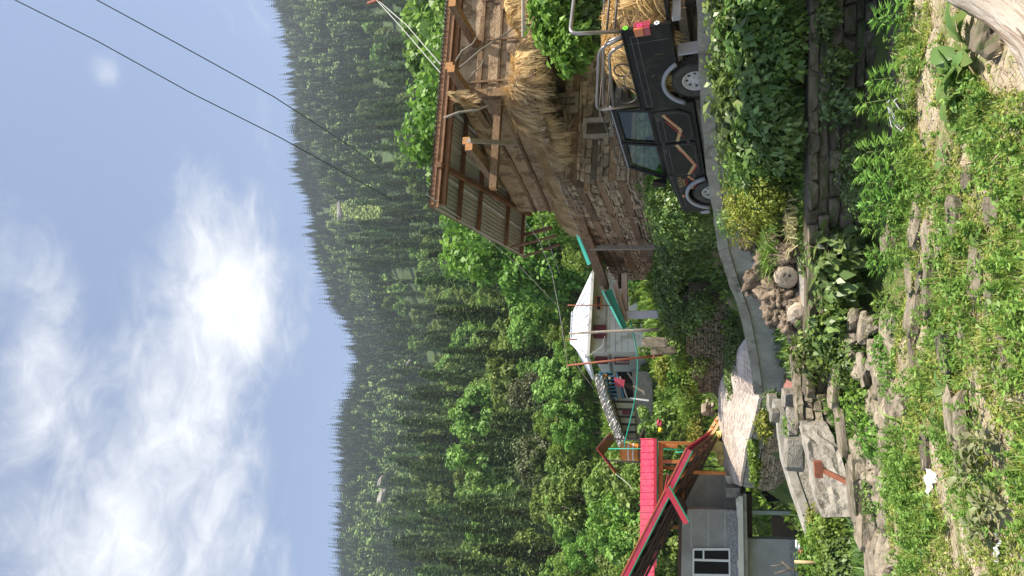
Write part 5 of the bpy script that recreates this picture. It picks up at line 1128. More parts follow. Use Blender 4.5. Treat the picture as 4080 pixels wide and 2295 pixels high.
pp('ceiling_beam', [(2975, 1968, 25.2), (2996, 1968, 25.2), (2999, 2148, 25.2), (2977, 2148, 25.2)], BK(.3), M['dark_wood'], gh)
pp('column', [(2996, 2034, 25.1), (3190, 2038, 25.1), (3190, 2054, 25.1), (2996, 2050, 25.1)], BK(.14), M['tin_green'] if False else pm('pale_green_paint', (.26, .30, .24), (.32, .36, .29), 2, .8, .1, 20), gh)
pp('cellar_back', [(3075, 1960, 28), (3200, 1960, 28), (3200, 2180, 28), (3075, 2180, 28)], BK(.1), M['void'], gh)  # this sheet and the next paint the shade inside the lower storey
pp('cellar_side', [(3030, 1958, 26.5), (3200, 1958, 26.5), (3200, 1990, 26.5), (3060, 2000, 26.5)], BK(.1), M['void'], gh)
pp('timber_frame', [(2718, 1888, 24.9), (2724, 1888, 24.9), (2724, 2030, 24.9), (2718, 2030, 24.9)], BK(.1), M['wood_orange'], gh)
bar('door_post', (2712, 1880, 24.9), (2892, 1886, 24.9), .1, .1, M['wood_orange'], gh, (0, 1, 0)); bar('timber_frame', (2728, 1898, 24.95), (2714, 2030, 24.95), .08, .08, M['wood_orange'], gh)
bar('wall_plate', (2712, 2010, 25.1), (2706, 2420, 25.1), .15, .12, M['wood_dark'], gh)
# main gable: rake boards, soffit and rafters
ra0, ra1 = P(2740, 1788, 23.4), P(2425, 2410, 23.4); rk = ra1 - ra0; up_ = Vector((-rk.z, 0, rk.x)).normalized(); up_ = up_ if up_.z > 0 else -up_
def rake(nm, off, wd, mt, yoff=0.0, a=ra0, b=ra1): m_ = MB(); m_.frame((a + b) / 2 + up_ * off + BK(yoff), (b - a) / 2, up_ * wd / 2, BK(.02)); return m_.build(nm, M[mt], gh)
rake('rake_board', -.05, .17, 'tin_pink'); rake('rake_trim', -.155, .04, 'tin_green', -.01); rake('rake_cap', .05, .025, 'wood_orange', -.015)
m_ = MB(); m_.prism([ra0 + up_ * .05, ra1 + up_ * .05, ra1 + up_ * .075, ra0 + up_ * .075], Vector((0, 3.2, -.8))); m_.build('roof_sheet', M['tin_pink'], gh)
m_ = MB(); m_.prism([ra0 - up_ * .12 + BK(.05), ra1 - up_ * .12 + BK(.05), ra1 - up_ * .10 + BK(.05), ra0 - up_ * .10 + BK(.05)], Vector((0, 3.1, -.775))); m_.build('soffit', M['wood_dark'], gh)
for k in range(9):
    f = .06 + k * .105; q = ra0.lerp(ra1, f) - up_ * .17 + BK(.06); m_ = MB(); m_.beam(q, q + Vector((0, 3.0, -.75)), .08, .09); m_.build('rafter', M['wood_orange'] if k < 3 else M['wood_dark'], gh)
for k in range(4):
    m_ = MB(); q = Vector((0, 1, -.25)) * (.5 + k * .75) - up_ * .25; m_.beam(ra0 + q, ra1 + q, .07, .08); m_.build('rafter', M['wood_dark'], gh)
# small gable over the side door
sa, sb = P(2650, 1946, 23.2), P(2729, 2088, 23.2); sd_ = sb - sa; su = Vector((-sd_.z, 0, sd_.x)).normalized(); su = su if su.z > 0 else -su
for nm, off, wd, mt in (('rake_board', -.06, .14, 'tin_red'), ('rake_trim', -.15, .045, 'tin_green')): m_ = MB(); m_.frame((sa + sb) / 2 + su * off, sd_ / 2, su * wd / 2, BK(.02)); m_.build(nm, M[mt], gh)
m_ = MB(); m_.prism([sa + su * .012, sb + su * .012, sb + su * .03, sa + su * .03], BK(1.75)); m_.build('roof_sheet', M['tin_pink'], gh)
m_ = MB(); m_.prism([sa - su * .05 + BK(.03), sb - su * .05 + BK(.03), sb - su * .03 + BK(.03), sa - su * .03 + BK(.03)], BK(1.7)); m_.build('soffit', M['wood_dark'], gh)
# long pink roof slope behind, sheets with raised seams
pr = thing('pink_roof_shed', 'long low shed with pink standing seam roof and orange timber posts', 'shed', P(2760, 1850, 29))
nS = 22
for k in range(nS):
    a, b = 1748 + (2330 - 1748) * k / nS, 1748 + (2330 - 1748) * (k + 1) / nS; c = pp('roof_sheet', [(2604, a, 28), (2604, b, 28), (2553 - .6 * (k + 1) / nS * 6, b, 30.5), (2553 - .6 * k / nS * 6, a, 30.5)], (0, 0, -.04), M['tin_pink'], pr)
    m_ = MB(); m_.beam(P(2604, a, 28) + UP * .02, P(2553 - 3.6 * k / nS, a, 30.5) + UP * .02, .03, .04); m_.build('seam', M['tin_pink'], c)
pp('fascia', [(2604, 1748, 27.97), (2616, 1748, 27.97), (2616, 2260, 27.97), (2604, 2260, 27.97)], BK(.04), M['tin_red'], pr); pp('trim', [(2616, 1750, 28), (2622, 1750, 28), (2622, 2240, 28), (2616, 2240, 28)], BK(.05), M['tin_green'], pr)
pp('timber_beam', [(2624, 1768, 28.2), (2641, 1768, 28.2), (2641, 2180, 28.2), (2624, 2180, 28.2)], BK(.2), M['wood_orange'], pr)
for a, b in (((2640, 1838, 28.2), (2712, 1838, 28.2)), ((2640, 1862, 29), (2715, 1866, 29)), ((2640, 1776, 28.4), (2700, 1776, 28.4))): bar('post', a, b, .12, .12, M['wood_orange'], pr, (0, 1, 0))
bar('post', (2622, 1765, 30.2), (2860, 1768, 30.2), .12, .12, M['wood_orange'], pr, (0, 1, 0)); bar('post', (2630, 2100, 30.2), (2860, 2100, 30.2), .12, .12, M['wood_orange'], pr, (0, 1, 0))
# --- entrance steps by the house
for i, (pts, d_, mt, lb) in enumerate([([(2893, 1944, 24.6), (2948, 1944, 24.6), (2948, 1982, 24.6), (2893, 1982, 24.6)], .6, 'concrete', 'dark cement step block beside the house corner'), ([(2888, 1896, 25.1), (2935, 1896, 25.1), (2935, 1943, 25.1), (2903, 1943, 25.1)], .5, 'slab', 'pale entrance step at the end of the paved path')]):
    tag(pp('entrance_step', pts, BK(d_), M[mt], None), lb, 'step')
# --- ladder
ld = thing('wooden_ladder', 'pale wooden ladder leaning from the path to the pink roofed shed', 'ladder', P(2866, 1670, 27.3))
la, lb_ = P(2866, 1668, 27.2), P(2728, 1905, 25.6); sdv = Vector((.15, .9, .25)).normalized() * .16
for s in (-1, 1): m_ = MB(); m_.beam(la + sdv * s, lb_ + sdv * s, .06, .09); m_.build('rail', M['wood_new'], ld)
for k in range(9): q = la.lerp(lb_, .06 + k * .108); m_ = MB(); m_.beam(q - sdv * 1.15 + UP * .04, q + sdv * 1.15 + UP * .04, .07, .05); m_.build('rung', M['wood_orange'], ld)
# --- water tank tower
wt = thing('water_tower', 'iron frame tower with little red gable roof and scaffold legs', 'tower', P(2850, 1800, 32))
for q4, mt in ((((2377, 1787, 31.5), (2408, 1811, 34), (2455, 1753, 34), (2433, 1723, 31.5)), 'tin_brown'), (((2377, 1785, 31.5), (2404, 1806, 34), (2460, 1880, 34), (2452, 1886, 31.5)), 'tin_pink')):
    m_ = MB(); m_.prism([P(*e) for e in q4], (0, 0, .03)); m_.build('roof_sheet', M[mt], wt)
for (px, py, Yp) in ((2440, 1748, 31.6), (2440, 1836, 31.6), (2440, 1748, 33.4), (2440, 1836, 33.4)):
    q = P(px, py, Yp); m_ = MB(); m_.beam(q + UP * .4, Vector((q.x, q.y, gz(q.x, q.y) - .3)), .06, .06, (0, 1, 0)); m_.build('leg', M['iron'], wt)
pp('deck', [(2546, 1740, 31.5), (2554, 1740, 31.5), (2554, 1845, 31.5), (2546, 1845, 31.5)], BK(2.0), M['dark_wood'], wt)
for k in range(4): bar('brace', (2600 + 55 * k, 1750 + 80 * (k % 2), 31.6), (2650 + 55 * k, 1832 - 80 * (k % 2), 31.6), .03, .03, M['iron'], wt)
tk = thing('water_tank', 'orange plastic water tank strapped under the little red roof', 'tank', P(2546, 1803, 32.4))
q = P(2546, 1803, 32.4); m_ = MB(); hgt = P(2470, 1803, 32.4).z - q.z; m_.lathe([(0, 0), (.37, .0), (.38, .03), (.38, hgt * .8), (.34, hgt * .95), (.2, hgt), (0, hgt)], q, UP, 22); m_.build('shell', M['orange_tank'], tk, True)
for h in (.25, .5): m_ = MB(); m_.lathe([(.384, hgt * h), (.388, hgt * h + .02), (.384, hgt * h + .05)], q, UP, 22); m_.build('strap', M['upvc'], tk, True)
# --- teal pipes and hose
tag(rod('hose', [(2512, 1275, 25.6), (2524, 1330, 26), (2538, 1400, 26.8), (2541, 1450, 27.6), (2538, 1540, 29), (2524, 1620, 30.2), (2505, 1700, 31), (2490, 1760, 31.3), (2487, 1790, 31.4)], .022, M['teal_pipe']), 'teal plastic hose sagging from the porch to the water tank', 'hose')
tag(rod('standpipe', [(2424, 1788, 31.3), (2560, 1788, 31.2), (2655, 1790, 31.2), (2745, 1792, 31.2), (2748, 1800, 31.2), (2690, 1802, 31.2)], .022, M['teal_pipe']), 'teal standpipe running down the tank tower', 'pipe')
# --- yellow tarpaulin
bm = bmesh.new(); bmesh.ops.create_grid(bm, x_segments=26, y_segments=18, size=1.0); rgt = random.Random(3)
for v in bm.verts:
    x, y = v.co.x, v.co.y; r2 = (x * x + y * y); v.co.z = .34 * max(0, 1 - r2 * .9) + .07 * math.sin(x * 7 + y * 3) + .06 * math.sin(y * 9 - x * 4) + .04 * math.sin(x * 15); v.co.x *= .62; v.co.y *= .5
me = bpy.data.meshes.new('tarpaulin'); bm.to_mesh(me); bm.free(); finish(me, M['tarp'], True); o = nobj('tarpaulin', me); o.location = P(2885, 1790, 26.6) - UP * .06; o.rotation_euler = (0, R(-14), .2); o.scale = (1.05, 1, 1.1); tag(o, 'crumpled yellow tarpaulin heaped at the far edge of the path', 'tarpaulin')
# --- pale rocks at the path's far edge
for i, (px, py, s, lb) in enumerate([(2812, 1632, .26, 'largest pale rock by the foot of the ladder'), (2838, 1640, .2, 'pale rock between the ladder foot and the larger rock'), (2850, 1655, .16, 'small pale stone touching the ladder foot'), (2842, 1612, .18, 'pale stone right of the rock pile'), (2822, 1604, .14, 'small grey stone above the rock pile')]):
    me = rock_lump(40 + i, s, s, s * .8); finish(me, M['stone_grey'], False); o = nobj('loose_rock', me); q = P(px, py, 27.6); o.location = q; tag(o, lb, 'rock')
# --- bank with dry wall under the porch
bk_ = thing('bank_wall', 'brown dry stone bank wall with grassy top below the porch', 'wall', P(2880, 1400, 22))
BT = [P(2740, 1170, 21.6), P(2708, 1225, 22.0), P(2716, 1310, 22.9), P(2736, 1400, 24.0), P(2760, 1500, 25.5), P(2780, 1552, 26.3)]
for i in range(len(BT) - 1):
    p, q = BT[i], BT[i + 1]; d = q - p; d.z = 0; L = d.length; d.normalize(); n = Vector((-d.y, d.x, 0)); n = n if n.y < 0 else -n; zt_ = min(p.z, q.z)
    backing(bk_, p, d, L, zt_ - 1.7, zt_ - .02, n, M['mortar'], .4); course_wall(bk_, p + n * .05, d, L, zt_ - 1.6, zt_, n, (.05, .12), (.08, .26), 'stone_moss', .2, limit=70, jit=.16, proud=.05, seed=70 + i)
# --- porch with teal roof
po = thing('porch', 'porch with teal tin roof, beige beams and one pale square column', 'porch', P(2632, 1253, 25))
pp('column', [(2494, 1240, 25), (2634, 1236, 25), (2634, 1268, 25), (2494, 1272, 25)], BK(.28), M['lilac_paint'], po)
pp('beam', [(2476, 1090, 25.1), (2499, 1090, 25.1), (2499, 1272, 25.1), (2476, 1272, 25.1)], BK(.2), M['beige_paint'], po)
pp('beam', [(2440, 1135, 24.9), (2458, 1120, 24.9), (2502, 1282, 24.9), (2484, 1275, 24.9)], BK(.16), M['beige_paint'], po)
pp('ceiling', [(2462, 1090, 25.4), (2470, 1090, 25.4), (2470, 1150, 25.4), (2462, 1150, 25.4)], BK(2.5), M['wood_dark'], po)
pp('fascia', [(2408, 1160, 24.6), (2436, 1150, 24.6), (2500, 1305, 24.6), (2484, 1312, 24.6)], BK(.05), M['tin_green'], po)
m_ = MB(); a, b = P(2404, 1158, 24.5), P(2484, 1314, 24.5); nC = 60; vs = []
for i in range(nC + 1):
    q = a.lerp(b, i / nC) + Vector((0, 0, .022 * math.sin(i * 2.1)))
    vs += [q, q + BK(3.2) + UP * .5]
m_.add(vs, [(2 * i, 2 * i + 2, 2 * i + 3, 2 * i + 1) for i in range(nC)]); m_.build('roof_sheet', M['tin_teal'], po, fix=False)
o = pp('roof_sheet', [(2300, 930, 34), (2352, 1052, 34), (2340, 1056, 36), (2292, 930, 36)], (0, 0, -.05), M['tin_teal'], None); tag(o, 'strip of teal tin roof showing behind the straw balcony', 'roof')
# --- two upright stone slabs, poles
for i, (px, py, w_, h_, lb, tl) in enumerate([(2625, 1365, .32, .52, 'taller upright grey stone slab behind the bank', .03), (2655, 1398, .24, .5, 'shorter mossy upright slab left of the taller slab', -.12)]):
    me = stone_proto(500 + i, .06, .14); finish(me, M['stone_grey'], False); o = nobj('stone_slab', me); o.scale = (w_, .14, h_ * 1.5); o.location = P(px, py, 24.0) + UP * .1; o.rotation_euler = (0, tl, .1); tag(o, lb, 'stone slab')
tag(rod('wooden_pole', [(2640, 1313, 24.3), (2520, 1317, 24.3), (2400, 1322, 24.3), (2268, 1329, 24.3)], [.055, .05, .045, .035], M['wood_grey'], None, 8), 'bare pale wooden pole standing on the grassy bank', 'pole')
ip = thing('iron_pole', 'leaning rust red iron pole with insulator arm', 'pole', P(2640, 1415, 24.6)); rod('shaft', [(2640, 1415, 24.6), (2260, 1456, 24.6)], .035, M['rust_red'], ip, 8); rod('arm', [(2262, 1448, 24.6), (2262, 1466, 24.6)], .02, M['rust_red'], ip); rod('cleat', [(2606, 1410, 24.55), (2606, 1432, 24.55)], .03, M['rust_red'], ip)
tag(rod('iron_rod', [(2432, 1217, 25.5), (2262, 1216, 25.5)], .02, M['rust_red']), 'thin rusty rod rising above the porch roof', 'rod')
tag(rod('iron_rod', [(2300, 1353, 41), (2258, 1353, 41)], .04, M['rust_red']), 'short rusty stub on the white roof ridge', 'rod')
# --- white house
wh = thing('white_house', 'whitewashed two storey house with white hipped tin roof', 'house', P(2530, 1400, 40))
Yh = 40; rz_ = [P(2282, 1242, 44), P(2277, 1361, 44)]; ev = [P(2356, 1085, 39.2), P(2337, 1419, 39.2)]; ebl = P(2362, 1512, 48)
def sheets(a0, a1, b0, b1, n, parent):
    """roof slope split in tin sheets: ridge a0-a1, eave b0-b1"""
    for k in range(n):
        m_ = MB(); f, g = k / n, (k + 1) / n; m_.prism([a0.lerp(a1, f), a0.lerp(a1, g), b0.lerp(b1, g), b0.lerp(b1, f)], (0, 0, -.05)); o = m_.build('roof_sheet', M['tin_white'], parent)
        m_ = MB(); m_.beam(a0.lerp(a1, g) + UP * .02, b0.lerp(b1, g) + UP * .02, .05, .05); m_.build('seam', M['tin_white'], o)
sheets(rz_[0], rz_[1], ev[0], ev[1], 8, wh); sheets(rz_[1], rz_[1] + BK(.3), ev[1], ebl, 6, wh)
m_ = MB(); m_.prism([rz_[0], ev[0], ev[0] + Vector((1.5, 7, 0)), rz_[0] + BK(.4)], (0, 0, -.05)); m_.build('roof_back', M['tin_white'], wh)
m_ = MB(); m_.beam(rz_[1] + UP * .05, ev[1] + UP * .05, .22, .06); m_.beam(rz_[0] + UP * .05, rz_[1] + UP * .05, .22, .06); m_.build('ridge_cap', M['tin_white'], wh)
m_ = MB(); m_.beam(ev[0] - UP * .09, ev[1] - UP * .09, .05, .14); m_.beam(ev[1] - UP * .09, ebl - UP * .09, .05, .14); m_.build('fascia', M['white_wall'], wh)
WC = P(2415, 1400, Yh); wr = P(2415, 1060, Yh + .6); wl_ = P(2430, 1486, Yh + 4.5); ztop = ev[1].z - .1; zmid = P(2415, 1400, Yh).z; zbt = P(2525, 1400, Yh).z
def vwall(nm, a, b, z0_, z1_, mat, off=0.0, th=.2):
    a = Vector((a.x, a.y, z0_)); b = Vector((b.x, b.y, z0_)); d = (b - a).normalized(); n = Vector((-d.y, d.x, 0)); n = n if n.y > 0 else -n; m_ = MB(); m_.prism([a - n * off, b - n * off, b - n * off + UP * (z1_ - z0_), a - n * off + UP * (z1_ - z0_)], n * th); return m_.build(nm, mat, wh)
vwall('upper_wall', WC, wr, zmid, ztop, M['white_wall']); vwall('lower_wall', WC, wr, zbt - 1.0, zmid, M['white_wall'], .06); vwall('side_wall', WC, wl_, zbt - 1.0, ztop, M['white_wall'])
vwall('floor_band', WC, wr, zmid - .05, zmid + .07, M['wood_grey'], .1); 
for k in range(4): vwall('wall_joint', WC, wr, zbt + .3 + k * .33, zbt + .325 + k * .33, M['wood_grey'], .075, .05)
def wwin(px0, px1, py0, py1, Yw, mat, nm='window'):
    o = pp(nm, [(px0, py0, Yw), (px1, py0, Yw), (px1, py1, Yw), (px0, py1, Yw)], BK(.1), M[mat], wh); m_ = MB(); q = [P(px0, py0, Yw - .03), P(px1, py0, Yw - .03), P(px1, py1, Yw - .03), P(px0, py1, Yw - .03)]; m_.tube(q + [q[0]], .05, 4); m_.build('frame', M['wood_orange'] if mat == 'glass_dark' else M['maroon'], o)
    m_ = MB(); m_.beam((q[0] + q[3]) / 2, (q[1] + q[2]) / 2, .05, .05, (0, 1, 0)); m_.build('mullion', M['maroon'], o)
wwin(2375, 2394, 1180, 1234, 39.9, 'glass_dark'); wwin(2366, 2412, 1296, 1320, 39.85, 'maroon'); wwin(2366, 2412, 1322, 1346, 39.85, 'maroon'); wwin(2372, 2420, 1424, 1448, 41.0, 'maroon'); wwin(2450, 2506, 1424, 1450, 41.0, 'wood_grey')
pp('gallery_rail', [(2425, 1404, 40.2), (2436, 1404, 40.2), (2440, 1484, 44), (2430, 1484, 44)], BK(.1), M['wood_grey'], wh)
# --- house with blue balcony and slate roof
sh_ = thing('slate_house', 'old timber house with blue balcony rails and grey slate roof', 'house', P(2540, 1620, 41))
pp('dark_room', [(2385, 1482, 41.5), (2540, 1482, 41.5), (2540, 1590, 41.5), (2385, 1590, 41.5)], BK(.2), M['void'], sh_)  # flat sheet, shade behind the balcony painted as near-black
for k in range(3): pp('curtain', [(2408, 1502 + 20 * k, 41.4), (2432, 1502 + 20 * k, 41.4), (2432, 1514 + 20 * k, 41.4), (2408, 1514 + 20 * k, 41.4)], BK(.05), M['cream_wall'], sh_)
pp('balcony_board', [(2440, 1480, 40.6), (2456, 1480, 40.6), (2478, 1586, 40.6), (2462, 1590, 40.6)], BK(.1), M['wood_grey'], sh_)
for k in range(8): bar('blue_bar', (2388 + 3 * k, 1484 + 15 * k, 40.5), (2442 + 4 * k, 1484 + 14 * k, 40.5), .05, .05, M['blue_paint'], sh_, (0, 1, 0))
bar('blue_rail', (2412, 1482, 40.45), (2430, 1588, 40.45), .05, .06, M['blue_paint'], sh_); bar('blue_rail', (2456, 1482, 40.45), (2486, 1588, 40.45), .05, .06, M['blue_paint'], sh_); bar('blue_rail', (2388, 1482, 40.45), (2416, 1588, 40.45), .05, .06, M['blue_paint'], sh_)
pp('upper_wall', [(2440, 1588, 41), (2520, 1588, 41), (2540, 1795, 41), (2475, 1795, 41)], BK(.2), M['cream_wall'], sh_)
pp('lower_wall', [(2518, 1480, 41.2), (2600, 1480, 41.2), (2600, 1790, 41.2), (2538, 1790, 41.2)], BK(.2), M['wood_grey'], sh_)
for k, (a, b) in enumerate([((2500, 1484), (2540, 1540)), ((2470, 1500), (2500, 1590)), ((2510, 1586), (2585, 1596)), ((2560, 1490), (2600, 1560))]): bar('loose_plank', (*a, 40.4), (*b, 40.4), .08, .08, M['wood_grey'] if k != 2 else M['upvc'], sh_)
for k in range(7): bar('wall_post', (2450 + 5 * k, 1600 + 30 * k, 40.9), (2525 + 4 * k, 1602 + 30 * k, 40.9), .1, .1, M['dark_wood'], sh_, (0, 1, 0))
pp('window', [(2480, 1632, 40.85), (2514, 1632, 40.85), (2514, 1652, 40.85), (2480, 1652, 40.85)], BK(.1), M['maroon'], sh_)
pp('eave_beam', [(2405, 1484, 40.6), (2414, 1484, 40.6), (2500, 1790, 40.6), (2488, 1790, 40.6)], BK(.3), M['dark_wood'], sh_)
RS = [(2382, 1500), (2398, 1560), (2416, 1620), (2440, 1680), (2466, 1740), (2486, 1785)]; rgs = random.Random(6)
for i in range(len(RS) - 1):
    for r_ in range(3):
        for k in range(6):
            f = (k + rgs.uniform(0, .3)) / 6; a = P(RS[i][0] + (RS[i + 1][0] - RS[i][0]) * f, RS[i][1] + (RS[i + 1][1] - RS[i][1]) * f, 40.2 + r_ * .7); q = a + UP * (.02 - .0 * r_ + .16 * r_ - .24)
            piece('slate', stones_of('slate')[rgs.randrange(7)], q, (1, rgs.uniform(-.1, .1)), (.34, .6, .07), sh_, .28)
o = pp('hung_cloth', [(2446, 1504, 40.3), (2490, 1514, 40.3), (2484, 1546, 40.3), (2450, 1536, 40.3)], BK(.06), M['cloth_red'], None); tag(o, 'striped dark red cloth hung over the blue balcony', 'cloth')
o = pp('hung_cloth', [(2404, 1490, 40.35), (2418, 1492, 40.35), (2416, 1506, 40.35), (2404, 1504, 40.35)], BK(.06), M['cloth_orange'], None); tag(o, 'small orange cloth above the red one on the balcony', 'cloth')
# --- person-free bits: yellow garments on the line
for i, (px, py, s, mt, lb) in enumerate([(2632, 1713, .16, 'cloth_yellow', 'round bright yellow bundle on the slope below the slate house'), (2628, 1685, .2, 'cloth_red', 'red patched yellow cloth beside the round yellow bundle')]):
    me = rock_lump(60 + i, s * .8, s * .6, s * .7, 3, .35); finish(me, M[mt], True); o = nobj('cloth_bundle', me); o.location = P(px, py, 33); tag(o, lb, 'cloth')
# --- wires
def wire(label, pts, r=.012, mt='wire', name='power_line'): tag(rod(name, pts, r, M[mt], None, 5), label, 'wire')
wire('upper power line crossing the sky to the slope', [(-60, -90, 9.5), (60, 0, 10.5), (390, 165, 13), (760, 370, 18), (1110, 545, 26), (1400, 705, 40), (1560, 795, 60)], [.010, .010, .012, .016, .022, .03, .035])
wire('lower power line crossing the sky nearer the ridge end', [(300, -70, 9.5), (386, 0, 10.5), (700, 170, 13), (1090, 385, 18), (1260, 495, 26), (1420, 600, 40), (1540, 690, 60)], [.010, .010, .012, .016, .022, .03, .035])
wire('service wire from the eave to the pole above the porch', [(1700, 775, 15.2), (1880, 900, 19), (2060, 1050, 23), (2170, 1165, 25), (2215, 1210, 26)], .011, 'wire_pale')
wire('pale wire sagging past the balcony to the iron pole', [(2090, 880, 19), (2150, 960, 21), (2200, 1090, 23), (2232, 1260, 24), (2262, 1455, 24.6)], .011, 'wire_pale')
wire('thin wire running off behind the straw balcony', [(2130, 790, 20), (2170, 920, 24), (2230, 1090, 30)], .010, 'wire_pale')
wire('upper of two pale wires dropping to the eave at the right', [(1500, 0, 30), (1600, 110, 26), (1755, 290, 18)], .016, 'wire_pale'); wire('lower of two pale wires dropping to the eave at the right', [(1510, 5, 30), (1620, 100, 26), (1760, 262, 18)], .016, 'wire_pale')
o = rod('pole_arm', [(1465, 14, 30), (1570, -20, 30)], .07, M['rust']); tag(o, 'brown wooden crossarm at the top right edge holding two wires', 'crossarm')
wire('thin wire from the white house down to the porch', [(2368, 1225, 39), (2420, 1270, 33), (2470, 1310, 26)], .012, 'wire'); wire('slack wire looping across the white house wall', [(2340, 1420, 39), (2400, 1380, 37), (2410, 1340, 36)], .012, 'wire_pale'); wire('wire from the iron pole to the white gable', [(2290, 1440, 25), (2330, 1500, 30), (2375, 1560, 38)], .012, 'wire_pale')
wire('pair of thin wires left of the water tower', [(2452, 1888, 31), (2500, 1925, 30), (2520, 1950, 29)], .012, 'wire_pale')
# ------------------------------------------------------------------ stumps, small things on the terraces
def gnarl(seed, s, sub=4, amp=.34):
    bm = bmesh.new(); bmesh.ops.create_icosphere(bm, subdivisions=sub, radius=1); rg = random.Random(seed); ph = [rg.uniform(0, 6) for _ in range(9)]
    for v in bm.verts:
        c = v.co.normalized(); sv = Vector((seed * 1.7, seed * .9, 0)); k = 1 + amp * (1.1 * mnoise.noise(c * 1.6 + sv) + .8 * mnoise.noise(c * 3.7 + sv) + .55 * mnoise.noise(c * 8 + sv) + .3 * math.sin(c.z * 6 + ph[2] + c.x * 3) * math.sin(c.y * 5 + ph[3]) + .3 * math.sin(c.x * 11 + ph[4]) * math.sin(c.z * 10 + ph[5]) + .35 * abs(math.sin(c.x * 7 + c.z * 5 + ph[6]))) + rg.uniform(-.06, .06)
        v.co = Vector((c.x * s[0], c.y * s[1], c.z * s[2])) * k
    me = bpy.data.meshes.new('stump'); bm.to_mesh(me); bm.free(); return me
STP = [(2992, 948, 10.3, .15, .12, 'small gnarled root stump topmost at the right of the wood pile', 0), (3078, 972, 9.7, .13, .13, 'round cut stump with dark heart at the right end of the pile', 1), (3062, 1032, 9.8, .15, .13, 'grey knotty stump second from the right in the pile', 0),
       (3048, 1098, 9.9, .22, .18, 'largest pale gnarled stump at the middle of the pile', 0), (3128, 1092, 9.5, .16, .12, 'pale cut log end below the largest stump', 1), (3062, 1152, 9.9, .2, .17, 'dark barky stump left of the largest one', 0), (3118, 1168, 9.7, .18, .15, 'rough broken stump in the heart of the pile', 0),
       (3098, 1228, 9.7, .2, .15, 'pale two humped stump near the left end of the pile', 0), (3190, 1185, 9.6, .13, .12, 'small dark log end deep in the pile', 1), (3188, 1238, 9.45, .17, .15, 'sawn log with cracked round face at the left end', 1), (3165, 1292, 9.6, .19, .14, 'lowest barky root stump left of the sawn log', 0), (3140, 1020, 9.5, .16, .13, 'half hidden stump under the leaning grass', 0)]
for i, (px, py, Ys, rx, rz, lb, cut) in enumerate(STP):
    q = P(px, py, Ys); rt = thing('wood_stump', lb, 'stump', q, 'stumps of firewood piled on the ledge')
    me = gnarl(200 + i, (rx, rx, rz), 4,   .42 if not cut else .2); finish(me, M['stump'], True); o = nobj('wood', me, rt); o.location = (0, 0, 0); o.rotation_euler = (i * .9, i * 1.3, i * 2.1) if not cut else (0, 0, i); o.scale = (1.25, .8, 1.0) if not cut else (1, 1, 1)
    if cut: m_ = MB(); nd = Vector((-.35, -.9, -.05 + .2 * (i % 2))).normalized(); c = q + nd * rx * .95; m_.lathe([(0, .012), (rx * .55, .006), (rx * .8, -.01), (rx * .86, -.10)], c, nd, 14); m_.jit(.005); m_.build('sawn_face', M['stump_end'], rt)
tp = thing('rusty_post', 'short T shaped rusty iron post leaning against the concrete block', 'post', P(3372, 1918, 9.5))
bar('upright', (3374, 1920, 9.5), (3266, 1868, 9.6), .06, .06, M['rust'], tp, (0, 1, 0)); bar('crosspiece', (3258, 1836, 9.6), (3262, 1902, 9.6), .09, .09, M['rust'], tp)
co = MB()
for k in range(4): co.tube([P(3132 + 4 * k, 1318 + 14 * k, 10.2), P(3160, 1322 + 14 * k, 10.0), P(3186, 1330 + 12 * k, 10.1)], .022, 6)
tag(co.build('coiled_hose', M['iron'], None, True), 'coil of dark pipe lying beside the left end of the wood pile', 'hose')
o = bar('plank_piece', (3238, 1468, 9.6), (3292, 1500, 9.4), .11, .04, M['wood_grey'], None, (0, 1, 0)); tag(o, 'short grey plank leaning on the rubble wall', 'plank')
o = bar('stone_piece', (3142, 1540, 14.4), (3172, 1556, 14.2), .22, .2, M['tin_brown'], None, (0, 1, 0)); tag(o, 'reddish brick block at the foot of the parapet wall', 'block')
st = thing('wooden_stake', 'fresh orange stake standing in the bush at the left edge', 'stake', P(3275, 2240, 11.6)); rod('shaft', [(3275, 2243, 11.6), (3165, 2238, 11.6)], .025, M['wood_new'], st)
fk = thing('forked_branch', 'bare forked branch standing by the lower wall of the cement house', 'branch', P(3210, 2275, 12)); rod('limb', [(3230, 2280, 12), (3150, 2268, 12), (3115, 2238, 12)], [.02, .018, .012], M['bark'], fk); rod('limb', [(3150, 2268, 12), (3085, 2285, 12)], [.014, .008], M['bark'], fk); rod('limb', [(3128, 2250, 12), (3070, 2255, 12)], [.012, .006], M['bark'], fk)
for i, (px, py, mt, lb) in enumerate([(3178, 2172, 'paper', 'white rag lying by the lower house wall'), (3190, 2185, 'cloth_red', 'red rag beside the white one by the house wall')]):
    me = rock_lump(80 + i, .1, .1, .05, 3, .4); finish(me, M[mt], True); o = nobj('rag', me); o.location = P(px, py, 17); tag(o, lb, 'rag')
